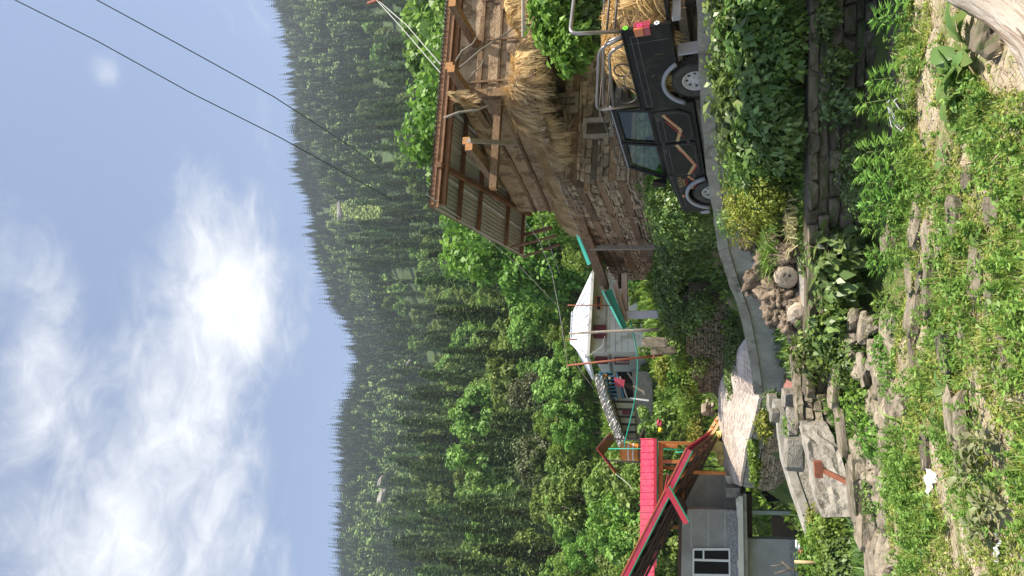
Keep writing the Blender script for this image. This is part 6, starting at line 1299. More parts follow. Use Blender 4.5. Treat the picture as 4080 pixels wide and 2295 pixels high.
# ------------------------------------------------------------------ shrubs and herbs
def shrub(label, c, rad, n, leaf, mat, name='shrub', cat='shrub', up=.5, droop=.25, aspect=.62, seed=0, stems=6, group=None, tall=False):
    rg = np.random.default_rng(seed); c = np.array(c); rad = np.array(rad); root = thing(name, label, cat, tuple(c - [0, 0, rad[2]]), group)
    d = unit(rg.normal(size=(n, 3))); q = d * rg.uniform(.25, 1, (n, 1)) ** .45; lump = 1 + .34 * np.sin(d[:, :1] * 5 + seed) * np.sin(d[:, 2:] * 6 + d[:, 1:2] * 4 + seed * .7) + .16 * np.sin(d[:, :1] * 11 + seed) * np.sin(d[:, 2:] * 9)
    pts = c + q * rad * lump; nm = d * .7 + [0, 0, up] + rg.normal(size=(n, 3)) * .4; al = d * [1, 1, .4] + rg.normal(size=(n, 3)) * .6; al[:, 2] -= droop
    al = al - nm * (np.sum(al * nm, 1) / np.maximum(np.sum(nm * nm, 1), 1e-6))[:, None]; L = leaf * np.clip(np.exp(rg.normal(size=n) * .3), .5, 1.6)
    nobj('foliage', npmesh('leaves', *leaf_quads(pts, al, nm, L, L * aspect, .12), mat), root)
    b = MB(); base = Vector(c - [0, 0, rad[2] * .95])
    for k in range(stems): e = Vector(c + unit(rg.normal(size=3)) * rad * .75); b.tube([base + Vector((rg.normal() * .05, rg.normal() * .05, 0)), base.lerp(e, .5) + Vector((0, 0, .05)), e], [.012, .009, .004], 5)
    b.build('stems', M['stem'], root); return root
def sp(px, py, Y, rad, n, leaf, mat, label, **k): p = P(px, py, Y); return shrub(label, p, rad, n, leaf, M[mat], seed=int(px * 7 + py), **k)
SH = 'herbs and shrubs along the ledge'
for a in [(2912, 30, 9.5, (.55, .4, .3), 1500, .085, 'lf_shrub', 'leafy herb hanging under the parapet at the right edge'), (2912, 190, 9.7, (.5, .4, .28), 1500, .08, 'lf_shrub', 'sunlit herb below the rear bumper of the pickup'), (2915, 340, 9.9, (.5, .4, .28), 1500, .08, 'lf_shrub', 'green herb below the rear wheel of the pickup'),
          (2965, 440, 9.6, (.45, .4, .36), 900, .13, 'lf_nettle', 'large leaved grey green nettle in the middle of the ledge'), (2945, 560, 10.1, (.5, .4, .27), 1600, .07, 'lf_shrub', 'fine leaved shrub under the front door of the pickup'), (3000, 110, 9.2, (.55, .35, .36), 1300, .10, 'lf_shrub', 'dark shrub in the shade at the right edge'),
          (3030, 290, 9.2, (.55, .35, .34), 1200, .11, 'lf_nettle', 'dusky shrub hanging over the shaded wall'), (3060, 430, 9.1, (.45, .3, .34), 900, .12, 'lf_nettle', 'broad leaved herb drooping over the wall top'), (3020, 600, 9.5, (.5, .35, .36), 1500, .085, 'lf_shrub', 'thick green shrub right of the yellow herbs'),
          (3110, 540, 8.9, (.4, .25, .26), 1200, .075, 'lf_nettle', 'lowest dark herb hanging on the wall face'), (2960, 690, 10.1, (.4, .3, .22), 1500, .06, 'lf_shrub', 'small green shrub between the parapet and the yellow herbs'), (3130, 200, 8.85, (.5, .2, .24), 1300, .07, 'lf_shrub', 'deep shaded herb against the retaining wall'),
          (2945, 780, 10.4, (.38, .3, .24), 2200, .035, 'lf_yellow', 'yellow green fine herb cushion below the front wheel'), (2985, 850, 10.0, (.42, .3, .3), 2600, .035, 'lf_yellow', 'larger yellow green herb cushion beside the wood pile'), (3040, 780, 9.6, (.36, .3, .28), 1900, .04, 'lf_yellow', 'ragged yellowish herb hanging above the wall'), (2900, 880, 10.6, (.22, .2, .16), 800, .04, 'lf_nettle', 'little blue green herb at the parapet foot'),
          (3290, 60, 8.5, (.3, .12, .12), 380, .06, 'lf_shrub', 'small weed growing from the wall joints at the right'), (3330, 260, 8.45, (.22, .12, .16), 360, .055, 'lf_shrub', 'small weed growing over the dark slab'), (3340, 420, 8.4, (.25, .12, .2), 420, .055, 'lf_nettle', 'weed clump in the wall joint above the lane'), (3400, 640, 8.2, (.3, .15, .2), 520, .045, 'lf_shrub', 'creeping weed on the wall left of the lane'), (3430, 780, 8.1, (.3, .15, .2), 520, .04, 'lf_shrub', 'creeping weed on the lower wall stones'),
          (3335, 1010, 8.75, (.3, .25, .3), 420, .12, 'lf_nettle', 'tall broad leaved nettle in front of the wood pile'), (3320, 1120, 8.75, (.36, .25, .22), 420, .115, 'lf_nettle', 'second broad leaved nettle left of the tall one'), (3225, 1020, 9.1, (.22, .2, .14), 200, .09, 'lf_nettle', 'leafy nettle top leaning onto the stumps'), (3330, 1330, 8.6, (.32, .25, .3), 1000, .075, 'lf_shrub', 'light green bush below the sawn log'), (3250, 1400, 8.9, (.34, .25, .26), 1000, .065, 'lf_shrub', 'bushy herb covering the wall between kerb block and rubble'),
          (3380, 1460, 8.4, (.35, .25, .22), 1200, .045, 'lf_shrub', 'brown green herb patch on the rubble left of the bush'), (3420, 1620, 8.2, (.24, .2, .16), 700, .05, 'lf_bright', 'fresh green weed tuft on the tumbled stones'), (3560, 1420, 7.5, (.35, .22, .2), 1200, .045, 'lf_bright', 'fresh green creeper at the foot of the stones'), (3470, 1750, 7.9, (.22, .18, .14), 700, .04, 'lf_bright', 'fresh green weed between two boulders'), (3470, 1990, 8.0, (.2, .15, .12), 500, .04, 'lf_shrub', 'small weed under the long cap stone'),
          (3275, 2225, 12.0, (.6, .45, .33), 3000, .07, 'lf_bright', 'round leafy bush at the left edge under the cement house'), (3310, 2150, 11.4, (.45, .35, .24), 1800, .06, 'lf_bright', 'lower leafy bush left of the concrete block'), (3350, 2270, 11.0, (.5, .4, .3), 2000, .065, 'lf_shrub', 'dark leafy bush at the lower left edge'), (3232, 2110, 13.2, (.4, .3, .1), 1000, .045, 'lf_yellow', 'grassy herbs along the curved wall'),
          (2998, 1790, 21.0, (.5, .25, .14), 1200, .07, 'lf_bright', 'bright grass tuft hanging from the path edge'), (3005, 1870, 22.2, (.5, .25, .14), 1200, .07, 'lf_bright', 'longer bright tuft further left on the path edge'), (3042, 1690, 19.4, (.4, .25, .2), 1200, .07, 'lf_yellow', 'dry yellowish tuft on the path wall'), (3075, 1600, 16.6, (.25, .2, .2), 700, .05, 'lf_shrub', 'small weed by the cement step'), (3150, 1700, 13.2, (.25, .2, .15), 700, .045, 'lf_bright', 'weed tuft on the cement lump'),
          (2700, 840, 16.8, (.9, .6, .7), 4200, .075, 'lf_shrub', 'roadside bush just ahead of the pickup'), (2640, 760, 18.2, (.9, .6, .5), 3200, .08, 'lf_bright', 'sunny bush at the foot of the house corner'), (2680, 960, 19.5, (1.1, .7, .45), 3600, .08, 'lf_shrub', 'green scrub on the bank below the house'), (2660, 1120, 22.5, (1.0, .7, .4), 3000, .09, 'lf_shrub', 'dark green scrub on the bank below the porch'), (2692, 1230, 22.8, (1.0, .6, .35), 2800, .08, 'lf_shrub', 'grassy scrub capping the bank wall'), (2700, 1380, 24.6, (1.0, .6, .3), 2800, .08, 'lf_bright', 'light grassy scrub left on the bank wall top'),
          (2745, 1270, 21.9, (.5, .25, .3), 1300, .07, 'lf_shrub', 'creeper hanging over the top of the bank wall'), (2790, 1450, 24.2, (.4, .25, .28), 1000, .07, 'lf_shrub', 'weeds growing on the face of the bank wall'), (2800, 1220, 21.2, (.45, .3, .4), 1300, .07, 'lf_shrub', 'dark creeper at the right end of the bank wall'), (2740, 1530, 25.8, (.5, .3, .3), 1300, .08, 'lf_bright', 'sunny weeds at the left end of the bank wall'),
          (2640, 1475, 26, (.5, .4, .3), 1600, .09, 'lf_yellow', 'yellow flowered herb bed behind the upright slabs'), (2690, 1500, 26, (.6, .4, .4), 1500, .10, 'lf_bright', 'spiky green herb bed left of the yellow flowers'), (2740, 1580, 29, (1.0, .7, .5), 2400, .1, 'lf_bright', 'sunlit scrub on the slope above the path'), (2790, 1700, 30, (1.0, .6, .5), 2400, .1, 'lf_yellow', 'yellowish grass scrub behind the ladder foot'), (2905, 1490, 23.2, (.7, .3, .16), 2000, .06, 'lf_shrub', 'dark grass strip at the foot of the bank wall'), (2912, 1380, 21.6, (.8, .3, .18), 2000, .06, 'lf_shrub', 'grass strip between road and bank wall'),
          (2215, 70, 15.2, (.75, .5, .55), 2600, .15, 'lf_bright', 'bright leafy branch mass over the pickup bed'), (2275, 190, 15.0, (.5, .4, .4), 1700, .14, 'lf_bright', 'hanging bright leaves left of the branch mass'), (2330, 40, 15.4, (.7, .4, .5), 2200, .14, 'lf_shrub', 'shaded leaves under the branch mass behind the bed'), (2420, 60, 15.8, (.9, .4, .5), 2000, .12, 'lf_shrub', 'pale weeds on the wall behind the pickup bed')]:
    sp(*a[:7], label=a[7], group=SH)
def grass_tuft(label, p, n, h, spread, mat, seed, name='grass_tuft', w_=.008):
    rg = np.random.default_rng(seed); root = thing(name, label, 'grass', p, 'grass tufts'); b = np.array(p) + np.c_[rg.normal(size=(n, 2)) * spread * .3, np.zeros(n)]
    al = np.c_[rg.normal(size=(n, 2)) * .5, np.ones(n)]; al = unit(al); L = h * rg.uniform(.5, 1.2, (n, 1)); sd = unit(np.cross(al, rg.normal(size=(n, 3)))) * w_; p1 = b + al * L * .55; p2 = p1 + (al * [1.8, 1.8, .35]) * L * .5
    V = np.stack([b - sd, b + sd, p1 + sd, p1 - sd, p2 + sd * .2, p2 - sd * .2], 1).reshape(-1, 3); k = np.arange(n) * 6; F = np.concatenate([np.stack([k, k + 1, k + 2, k + 3], -1), np.stack([k + 3, k + 2, k + 4, k + 5], -1)])
    nobj('blades', npmesh('blades', V, F, mat), root, 'stuff'); return root
for i, (px, py, Ys, h, sp_, mt, lb) in enumerate([(3100, 1010, 9.6, .34, .3, 'lf_hemp', 'long bladed grass growing among the stumps'), (2980, 660, 9.9, .3, .5, 'lf_hemp', 'bright grass tuft on the ledge below the parapet'), (2950, 250, 9.5, .25, .5, 'lf_hemp', 'bright grass tuft under the pickup wheel'), (3170, 890, 9.3, .2, .45, 'lf_dry', 'dry grass roots hanging beside the wood pile'), (3590, 1850, 7.0, .22, .5, 'lf_hemp', 'spreading grass tuft at the foot of the boulders')]):
    grass_tuft(lb, tuple(P(px, py, Ys)), (110 if mt == 'lf_dry' else 260) if h < .4 else 120, h, sp_, M[mt], 300 + i)
# hemp plants
def hemp_proto(seed, H):
    rg = np.random.default_rng(seed); pts, al, nm, L = [], [], [], []; b = MB(); lean = rg.normal(size=2) * .12; top = Vector((lean[0] * H, lean[1] * H, H)); b.tube([(0, 0, 0), tuple(top * .5 + Vector((.01, 0, 0))), tuple(top)], [.006, .005, .002], 5)
    nodes = 9
    for i in range(nodes):
        t = .18 + .82 * i / (nodes - 1); c = np.array(top) * t; a0 = i * 1.57 + rg.uniform(-.3, .3); sz = H * .36 * (1.15 - .55 * t)
        for s in range(2 if i < nodes - 1 else 4):
            a = a0 + s * (math.pi if i < nodes - 1 else 1.57); d = np.array([math.cos(a), math.sin(a), .35 + .5 * t]); pet = c + d * sz * .6; side = np.array([-math.sin(a), math.cos(a), 0])
            for k in range(-3, 4):
                ang = k * .42; dd = d * math.cos(ang) + side * math.sin(ang); dd[2] -= .15 * abs(k) + .1; pts.append(pet); al.append(dd); nm.append([rg.normal() * .15, rg.normal() * .15, 1]); L.append(sz * (1.25 - .2 * abs(k)))
    L = np.array(L); v, f = leaf_quads(np.array(pts), np.array(al), np.array(nm, float), L, L * .2, .12); return npmesh('hemp_leaves', v, f, M['lf_hemp']), b
HP = [hemp_proto(600 + i, .42) for i in range(4)]
for m_, b in HP: pass
HS = []
for m_, b in HP: me = bpy.data.meshes.new('hemp_stem'); me.from_pydata(b.v, [], b.f); finish(me, M['stem'], True); HS.append(me)
for i, (px, py, Yh_, s, lb) in enumerate([(3650, 50, 6.6, 1.0, 'young hemp plant nearest the bare log at the upper right'), (3560, 60, 7.1, .8, 'hemp top reaching over the dark lane at the right edge'), (3640, 300, 6.8, .9, 'hemp plant right of the grey strap'), (3610, 390, 6.9, 1.1, 'hemp plant leaning over the lane beside the strap'), (3580, 440, 7.0, .8, 'slim hemp top standing against the dark slab'), (3690, 420, 6.4, .7, 'small hemp plant below the grey strap'), (3640, 590, 6.7, 1.2, 'tallest hemp plant left of the strap'), (3620, 660, 6.8, 1.2, 'dense hemp plant next to the tallest one'), (3660, 720, 6.6, 1.1, 'hemp plant in front of the lane corner'), (3650, 800, 6.7, 1.1, 'hemp plant above the long pale stone'), (3640, 880, 6.8, 1.0, 'hemp plant left of the lane corner'), (3620, 1000, 7.0, .9, 'hemp plant below the broad leaved nettles'), (3600, 1060, 7.1, .9, 'hemp plant in shade under the nettles'), (3620, 1190, 7.0, .8, 'hemp sprout under the light green bush'), (3590, 1260, 7.2, .8, 'hemp sprout left under the light green bush'), (3730, 620, 6.1, .7, 'lower hemp sprout among the ground herbs'), (3700, 240, 6.2, .7, 'hemp sprout behind the big dock leaves'), (3720, 2120, 6.1, .6, 'pale hemp sprout at the left among the herbs')]):
    p = P(px, py, Yh_); z = gz(p.x, p.y); o = bpy.data.objects.new('hemp_plant', None); COL.objects.link(o); o.location = (p.x, p.y, z); o.rotation_euler = (0, 0, i * 1.7); o.scale = (s * .8, s * .8, s * .66); tag(o, lb, 'plant', 'hemp plants along the terrace edge')
    for nm, me in (('foliage', HP[i % 4][0]), ('stem', HS[i % 4])): c = bpy.data.objects.new(nm, me); COL.objects.link(c); c.parent = o
# big leaves: dock and purple amaranth
def big_leaf(b, base, d, L, Wd, up=.5, curl=.6, seg=5):
    d = Vector(d).normalized(); sd = d.cross(UP).normalized(); vs = []; p = Vector(base); el = up
    for i in range(seg + 1):
        t = i / seg; w_ = Wd * .5 * math.sin(math.pi * min(1, .12 + .88 * t)) ** .7 if t < 1 else .002
        dirv = (Vector((d.x, d.y, 0)) * math.cos(el) + UP * math.sin(el)); nrm = sd.cross(dirv)
        wav = .12 * Wd * math.sin(i * 2.2); vs += [p + sd * w_ + nrm * (.22 * w_ + wav * .3), p - nrm * 0.0, p - sd * w_ + nrm * (.22 * w_ - wav * .3)]
        p = p + dirv * (L / seg); el -= curl / seg * 2
    b.add(vs, [(3 * i + k, 3 * i + 3 + k, 3 * i + 4 + k, 3 * i + 1 + k) for i in range(seg) for k in (0, 1)])
def rosette(label, px, py, Yp, n, L, Wd, mat, name, cat, seed, h=.02, group=None, up=(.3, .9)):
    p = P(px, py, Yp); p.z = gz(p.x, p.y); rt = thing(name, label, cat, p, group); rg = random.Random(seed); st_ = MB()
    for k in range(n):
        a = k * 2.4 + rg.uniform(-.3, .3); l = L * rg.uniform(.6, 1.15); hh = h * k / n; b = MB(); d = (math.cos(a), math.sin(a), 0); base = p + Vector((d[0] * .02, d[1] * .02, hh)); pe = base + Vector((d[0], d[1], .8)) * l * .25
        st_.tube([base, pe], .004, 5); big_leaf(b, pe, d, l, Wd * l / L, rg.uniform(*up), rg.uniform(.4, .8)); b.build('leaf', mat, rt, True, fix=False)
    if h > .05: st_.tube([p, p + Vector((.01, 0, h))], .007, 6)
    st_.build('stalks', M['stem'], rt)
rosette('large dock plant with broad pale green leaves near the bare log', 3880, 200, 5.2, 12, .24, .12, M['lf_dock'], 'dock_plant', 'plant', 1); rosette('second dock plant with broad leaves left of the first', 3850, 330, 5.3, 11, .2, .11, M['lf_dock'], 'dock_plant', 'plant', 2)
for i, (px, py, Yp, n, L, h, lb) in enumerate([(4010, 1760, 4.75, 22, .075, .2, 'purple leaved amaranth with long curved stalks at the bottom'), (3990, 1900, 4.8, 26, .075, .2, 'dark purple amaranth left of the curved stalks'), (4040, 2020, 4.6, 26, .07, .16, 'greyish purple amaranth in the lower left'), (4000, 2120, 4.75, 26, .065, .15, 'dusky amaranth at the lower left edge'), (3930, 1820, 5.05, 14, .07, .14, 'purple veined seedling behind the amaranth'), (4060, 1500, 4.5, 14, .06, .1, 'small reddish amaranth at the bottom centre')]):
    rosette(lb, px, py, Yp, n, L, L * .62, M['lf_purple'], 'amaranth_plant', 'plant', 20 + i, h, 'purple amaranth plants', (.2, 1.0))
for i, (px, py, Yp, n, L, lb) in enumerate([(3760, 1700, 5.8, 9, .1, 'broad leaved weed below the flat stones'), (3800, 1560, 5.6, 9, .1, 'round leaved weed beside the roped stone'), (3700, 1530, 6.2, 9, .09, 'broad leaved weed under the boulder bank'), (3930, 980, 5.0, 9, .08, 'small dock seedling at the bottom centre'), (3800, 640, 5.6, 8, .09, 'dock seedling among the herbs on the right'), (3720, 2050, 6.0, 9, .1, 'broad leaved weed at the left under the boulders'), (3950, 450, 4.95, 9, .1, 'dock seedling below the second dock plant')]):
    rosette(lb, px, py, Yp, n, L, L * .6, M['lf_dock'], 'broadleaf_weed', 'plant', 50 + i)
# ------------------------------------------------------------------ foreground: ground cover, stones, log, litter
def clear_soil(px, py):
    """bare earth round the log and the trodden pale patches"""
    return (px > 3740 and py < 380 and px - 3740 > (py - 60) * 0.95 - 60 and py < 330)
def fore_scatter(n, seed, ylim=(3.7, 7.25)):
    rg = np.random.default_rng(seed); y = np.sqrt(rg.uniform(ylim[0] ** 2, ylim[1] ** 2, n)); x = rg.uniform(-.52, .50, n) * y; z = ground_z(x, y) + .02 * np.sin(x * 5.1 + y * 2) * np.sin(y * 4.3) + .012 * np.sin(x * 13 + y * 9)
    zz = z - EYE; fw = y * math.cos(PITCH) + zz * math.sin(PITCH); up = -y * math.sin(PITCH) + zz * math.cos(PITCH); px = 2040 - FPX * up / fw; py = 2295 - (1147.5 + FPX * x / fw)
    pat = np.sin(x * 2.3 + 1.7 * np.sin(y * 1.9)) * np.sin(y * 3.1 + 1.3 * np.sin(x * 2.7 + 1)) + .55 * np.sin(x * 6.1 + y * 3) * np.sin(y * 7.3 - x * 2) + .3 * np.sin(x * 15 + 4) * np.sin(y * 17)
    soil = (px > 3720) & (py < 360) & (px - 3720 > (py - 40) * .9 - 40)
    pale = (np.abs(py - 1050 - (px - 3750) * 0.3) < 520) & (np.sin(px * .035 + py * .003) > .35)
    return rg, np.stack([x, y, z], -1), pat, soil, pale
rg, p, pat, soil, pale = fore_scatter(120000, 1); keep = (pat > -.55) & (~soil) & (~pale | (rg.random(len(p)) < .45)); keep |= rg.random(len(p)) < .03; p = p[keep]; n = len(p); p[:, 2] += rg.uniform(0, .035, n)
al = np.c_[rg.normal(size=(n, 2)), rg.uniform(-.2, .5, n)]; nm = np.c_[rg.normal(size=(n, 2)) * .45, np.ones(n)]; L = rg.uniform(.014, .034, n)
gc = nobj('ground_herbs', npmesh('ground_herbs', *leaf_quads(p, al, nm, L, L * .75), M['lf_ground'])); tag(gc, 'low sunlit clover and herbs covering the near terrace', 'ground cover', kind='stuff')
rg, p, pat, soil, pale = fore_scatter(40000, 2); keep = (pat > -.15) & (~soil); p = p[keep]; n = len(p); al = np.c_[rg.normal(size=(n, 2)) * .55, np.ones(n)]; nm = rg.normal(size=(n, 3)); L = rg.uniform(.03, .13, n)
tag(nobj('short_grass', npmesh('short_grass', *leaf_quads(p, al, nm, L, .004 + L * .035), M['lf_grass'])), 'short grass blades among the herbs of the near terrace', 'grass', kind='stuff')
rg, p, pat, soil, pale = fore_scatter(15000, 3); n = len(p); keep = (pat < .5) | (rg.random(n) < .3); p = p[keep]; n = len(p); p[:, 2] += rg.uniform(.004, .03, n); al = np.c_[rg.normal(size=(n, 2)), rg.normal(size=n) * .15]; nm = np.c_[rg.normal(size=(n, 2)) * .3, np.ones(n)]; L = rg.uniform(.05, .18, n)
tag(nobj('dry_litter', npmesh('dry_litter', *leaf_quads(p, al, nm, L, .006 + 0 * L), M['lf_dry'])), 'dry straw and stalk litter on the near terrace', 'litter', kind='stuff')
rg, p, pat, soil, pale = fore_scatter(2300, 7); p = p[((pat > .05) | (rg.random(len(p)) < .15)) & (~soil)]; P_, A_, N_, L_ = [], [], [], []
for q in p:   # taller weeds: short leafy shoots
    H_ = rg.uniform(.06, .2); k = int(10 + H_ * 110); t_ = rg.uniform(.1, 1, k); ln = rg.normal(size=2) * .35; P_.append(q + np.c_[ln[0] * H_ * t_, ln[1] * H_ * t_, H_ * t_]); a = rg.normal(size=(k, 3)); a[:, 2] = np.abs(a[:, 2]) * .4; A_.append(a); N_.append(np.c_[rg.normal(size=(k, 2)) * .5, np.ones(k)]); L_.append(rg.uniform(.025, .06, k) * (1.2 - .5 * t_))
L_ = np.concatenate(L_); tag(nobj('tall_weeds', npmesh('tall_weeds', *leaf_quads(np.concatenate(P_), np.concatenate(A_), np.concatenate(N_), L_, L_ * .5), M['lf_hemp'])), 'taller leafy weeds scattered over the near terrace', 'weeds', kind='stuff')
# soil sheet of the near terrace, a little above the turf
xs = np.linspace(-4.2, 4.2, 140); ys_ = np.linspace(3.2, 7.15, 80); YY, XX = np.meshgrid(ys_, xs, indexing='ij'); ZZ = ground_z(XX, YY) + .02 * np.sin(XX * 5.1 + YY * 2) * np.sin(YY * 4.3) + .012 * np.sin(XX * 13 + YY * 9) + .006
tag(nobj('soil', npmesh('soil', np.stack([XX, YY, ZZ], -1).reshape(-1, 3), grid_faces(*XX.shape), M['soil_pale'], True)), kind='structure')
# weeds and grass over the banks in the middle distance
def bank_scatter(name, n, ylim, xl, mat, Ls, seed, label, w_=.3, upn=.8):
    rg = np.random.default_rng(seed); y = rg.uniform(*ylim, n); x = rg.uniform(*xl, n) * y; z = ground_z(x, y); pat = np.sin(x * 1.3 + 2 * np.sin(y * .8)) * np.sin(y * 1.1 + x * .6)
    rd = np.min(np.stack([np.hypot(x - a.x, y - a.y) for a in (dense([(u + v) * .5 for u, v in zip(rd_l, rd_r)], 4))]), 0) < 1.5
    pa = np.min(np.stack([np.hypot(x - a.x, y - a.y) for a in [path_pt(s * .8, t) for s in range(20) for t in (.1, .35, .6, .9)]]), 0) < .9
    k = (~rd) & (~pa) & (pat > -.85 + 0 * x); x, y, z = x[k], y[k], z[k]; n = len(x); al = np.c_[rg.normal(size=(n, 2)) * .6, np.full(n, upn)]; nm = rg.normal(size=(n, 3)) + [0, -.3, .6]; L = Ls * rg.uniform(.5, 1.4, n) * (y / ylim[0]) ** .7
    tag(nobj(name, npmesh(name, *leaf_quads(np.stack([x, y, z], -1), al, nm, L, L * w_), mat)), label, 'grass', kind='stuff')
bank_scatter('bank_grass', 80000, (9.0, 25), (-.5, .42), M['lf_shrub'], .12, 31, 'rough green grass and weeds on the banks between the terraces'); bank_scatter('meadow_grass', 60000, (22, 62), (-.5, .45), M['lf_bright'], .26, 32, 'tall sunlit grass and weeds on the slope behind the houses', .4)
bank_scatter('bank_herbs', 16000, (9.0, 24), (-.5, .42), M['lf_yellow'], .07, 33, 'yellowish low herbs scattered over the banks', .5)
# flat stones lying in the terrace
FS = [(3700, 880, 6.25, .4, .14, .05, 'pale step stone below the tallest hemp plants'), (3760, 1130, 5.9, .5, .16, .05, 'broad pale step stone left of the weathered ridge'), (3840, 880, 5.4, .34, .12, .04, 'pale slab edge between the dry stalk and the centre'), (3680, 1250, 6.4, .34, .12, .05, 'pale slab under the light green bush'), (3920, 1090, 5.05, .3, .12, .03, 'sunken slab near the bottom centre'), (3800, 1400, 5.6, .34, .14, .04, 'sunken slab right of the large brown stone'), (3735, 960, 6.05, .34, .12, .03, 'long pale stone set in the herbs below the hemp'), (3700, 1080, 6.25, .3, .1, .03, 'narrow pale stone left of the long one'), (3790, 1010, 5.75, .4, .1, .025, 'weathered stone ridge nearest the middle of the terrace'), (3660, 1110, 6.5, .3, .1, .04, 'pale stone at the terrace edge under the nettles'), (3850, 1300, 5.35, .22, .14, .02, 'whitish flat stone at the bottom centre'), (3880, 1240, 5.25, .14, .05, .02, 'white chip beside the whitish flat stone'), (3670, 1410, 6.45, .24, .06, .03, 'thin pale stone under the fresh green creeper'), (3720, 1470, 6.2, .22, .07, .03, 'pale stone left of the thin one'), (3880, 1690, 5.3, .42, .16, .06, 'large brown flat stone with a rope on it'), (3730, 1800, 6.1, .3, .09, .03, 'grey flat stone above the white scrap'), (3660, 1620, 6.6, .16, .12, .08, 'blunt stone under the boulder bank'), (3980, 1200, 4.85, .2, .1, .02, 'pale stone at the bottom edge'), (3990, 840, 4.8, .16, .1, .02, 'small pale stone at the bottom edge right of the centre'), (3890, 700, 5.2, .16, .1, .02, 'pale stone fragment right of the centre'), (3560, 980, 7.3, .2, .16, .12, 'grey stone half hidden behind the hemp'), (3930, 560, 5.0, .14, .09, .02, 'flat pale stone near the dock seedling'), (4030, 1380, 4.65, .2, .1, .03, 'buried pale stone at the bottom edge left of the centre'), (3470, 900, 7.9, .34, .28, .14, 'dark rounded boulder at the foot of the shaded wall'), (3500, 700, 7.7, .3, .24, .1, 'dark flat boulder on the lane floor')]
for i, (px, py, Yp, a, b, c, lb) in enumerate(FS):
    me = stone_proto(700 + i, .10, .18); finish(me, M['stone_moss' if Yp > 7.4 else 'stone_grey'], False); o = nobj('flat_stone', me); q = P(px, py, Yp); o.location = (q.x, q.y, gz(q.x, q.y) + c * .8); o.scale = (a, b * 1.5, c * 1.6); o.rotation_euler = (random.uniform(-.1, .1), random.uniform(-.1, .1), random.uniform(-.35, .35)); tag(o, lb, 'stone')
# bare log
a0, a1 = P(3740, -190, 5.6), P(4480, 420, 3.55); axl = a1 - a0; lg = thing('bare_log', 'thick bleached bare log with a knot at the lower right corner', 'log'); _q = axl.to_track_quat('X', 'Z'); lg.matrix_world = Matrix.Translation(a0 + UP * .05) @ _q.to_matrix().to_4x4()
b = MB(); npt = 30; pts = []; rs = []
for k in range(npt): t = k / (npt - 1); pts.append(Vector((axl.length * t, .05 * math.sin(t * 5), .04 * math.sin(t * 7)))); rs.append(.15 + .03 * math.sin(t * 7 + 1) - .03 * t)
b.tube(pts, rs, 40)
for i, v in enumerate(b.v):
    k, j_ = divmod(i, 40); c = pts[min(k, npt - 1)]; d = Vector(v) - c; ph_ = j_ * 2 * math.pi / 40; f = 1 + .05 * math.sin(ph_ * 3 + k * .12) + .035 * math.sin(ph_ * 7 + k * .2) + .03 * math.sin(ph_ * 13 - k * .15) + .02 * math.sin(k * 1.7 + ph_ * 2); b.v[i] = tuple(c + d * f)
b.build('trunk', M['driftwood'], lg, True)
lgi = lg.matrix_world.inverted()
kq = lgi @ P(4052, 47, 4.62); m_ = MB(); nk = (lgi.to_3x3() @ (Vector((0, 0, EYE)) - P(4052, 47, 4.62))).normalized(); m_.lathe([(0, -.012), (.014, -.004), (.024, .006), (.036, .002), (.05, -.012)], kq + nk * .01, nk, 14); m_.build('knot', M['bark'], lg, True)
me = rock_lump(90, .13, .1, .09, 3); finish(me, M['stone_moss'], False); o = nobj('dark_stone', me); q = P(3990, 155, 4.75); o.location = (q.x, q.y, gz(q.x, q.y) + .05); tag(o, 'dark stone propping the bare log', 'stone')
# scraps
def scrap(label, px, py, Yp, s, mt, seed):
    bm = bmesh.new(); bmesh.ops.create_grid(bm, x_segments=10, y_segments=10, size=1.0); rg = random.Random(seed)
    for v in bm.verts:
        x, y = v.co.x, v.co.y; r = 1 + .25 * math.sin(math.atan2(y, x) * 3 + seed); v.co = Vector((x * s * r, y * s * .8 * r, s * (.35 + .3 * math.sin(x * 4 + seed) * math.sin(y * 3.1) + .12 * math.sin(x * 9 + y * 7))))
    bmesh.ops.solidify(bm, geom=list(bm.faces), thickness=.003); me = bpy.data.meshes.new('scrap'); bm.to_mesh(me); bm.free(); finish(me, M[mt], True); o = nobj('paper_scrap', me); q = P(px, py, Yp); o.location = (q.x, q.y, gz(q.x, q.y) + .01); o.rotation_euler = (R(20), 0, seed); tag(o, label, 'scrap')
scrap('crumpled white scrap lying in the herbs on the left', 3748, 1915, 5.95, .075, 'paper', 1); scrap('small white scrap at the lower left', 3990, 1945, 4.8, .035, 'paper', 2); scrap('pale grey plastic scrap at the bottom left corner', 4020, 2200, 4.65, .07, 'plastic_grey', 3)
b = MB()
for k in range(3): q = P(3625 + 12 * k, 455, 6.65); q.z = gz(q.x, q.y) + .02; b.tube([q + Vector((.14 * math.cos(a) * (1 - .1 * k), .05 * math.sin(a), .07 + .055 * math.sin(a * 1.0 + k) + .02 * k)) for a in [j * .42 for j in range(15)]], .005, 5)
tag(b.build('plastic_strap', M['plastic_grey'], None, True), 'loops of grey plastic strap lying by the hemp plants', 'strap')
q0, q1 = P(3845, 1640, 5.45), P(3905, 1760, 5.2); b = MB(); b.tube([Vector((q0.lerp(q1, t).x, q0.lerp(q1, t).y, gz(q0.x, q0.y) + .075 + .01 * math.sin(t * 8))) for t in [k / 8 for k in range(9)]], .011, 6); tag(b.build('rope', M['lf_dry'], None, True), 'piece of pale rope across the large brown flat stone', 'rope')
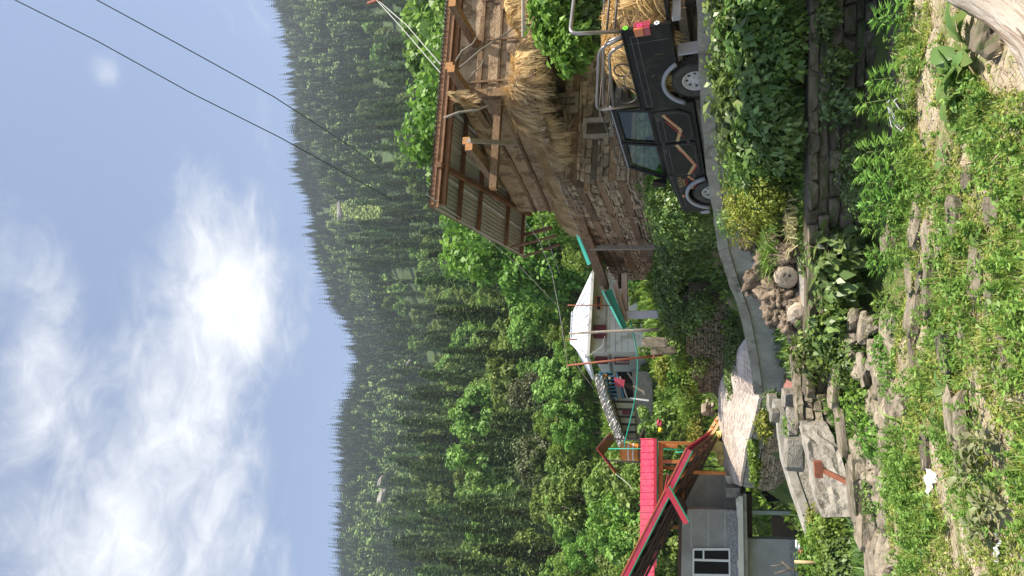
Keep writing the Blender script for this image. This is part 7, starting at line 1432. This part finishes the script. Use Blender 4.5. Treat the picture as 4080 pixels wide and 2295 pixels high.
for i, (a, c, lb) in enumerate([((3770, 760, 5.85), (3850, 740, 5.5), 'long dry stalk lying across the herbs on the right'), ((3880, 170, 5.2), (3950, 290, 4.95), 'pale dry stalk beside the dock leaves'), ((3790, 920, 5.8), (3850, 1230, 5.4), 'very long straw lying left to right in the middle'), ((3680, 90, 6.4), (3720, 130, 6.1), 'short pale straw by the hemp at the right'), ((3960, 2030, 4.95), (4030, 2140, 4.65), 'dry stalk crossing the amaranth plants'), ((3860, 1180, 5.35), (3900, 1290, 5.2), 'white stick beside the whitish flat stone')]):
    q, e = P(*a), P(*c); q.z = gz(q.x, q.y) + .05; e.z = gz(e.x, e.y) + .06; m_ = MB(); m_.tube([q, q.lerp(e, .5) + UP * .02, e], .005, 5); tag(m_.build('dry_stalk', M['lf_dry'], None, True), lb, 'stalk')
# unseen narrow trees added beyond the right edge to shade the lane and wall
pt = (npmesh('poplar_crown', *make_conifer(13.5, 1.05, 40, 11, 3, 77, .1, .35, .22), M['lf_broad']))
for k_, (xx, yy, s) in enumerate([(5.2, 6.6, .54), (6.1, 6.35, .56)]):
    o = thing('poplar_tree', ['slender roadside poplar nearest the lane beyond the right edge', 'second roadside poplar beyond the right edge', 'third roadside poplar beyond the right edge'][k_], 'tree', (xx, yy, gz(xx, yy) - .1)); o.scale = (s * 1.75, s * 1.75, s)
    c = bpy.data.objects.new('crown', pt); COL.objects.link(c); c.parent = o; m_ = trunk_mesh(11, .12, 5 + k_); tm = bpy.data.meshes.new('poplar_trunk'); tm.from_pydata(m_.v, [], m_.f); finish(tm, M['bark'], True); t_ = bpy.data.objects.new('trunk', tm); COL.objects.link(t_); t_.parent = o
# ------------------------------------------------------------------ air between here and the ridge
b = MB(); b.box((-1290, -40, -31), (1290, 1290, 560)); hz = b.build('haze', None); hz['kind'] = 'stuff'
hm, t, o_ = new_mat('haze_air'); pv = t.nodes.new('ShaderNodeVolumePrincipled'); pv.inputs['Color'].default_value = (.80, .88, 1.0, 1); pv.inputs['Density'].default_value = .00024; pv.inputs['Anisotropy'].default_value = .2; t.links.new(pv.outputs[0], o_.inputs['Volume']); hz.data.materials.append(hm)
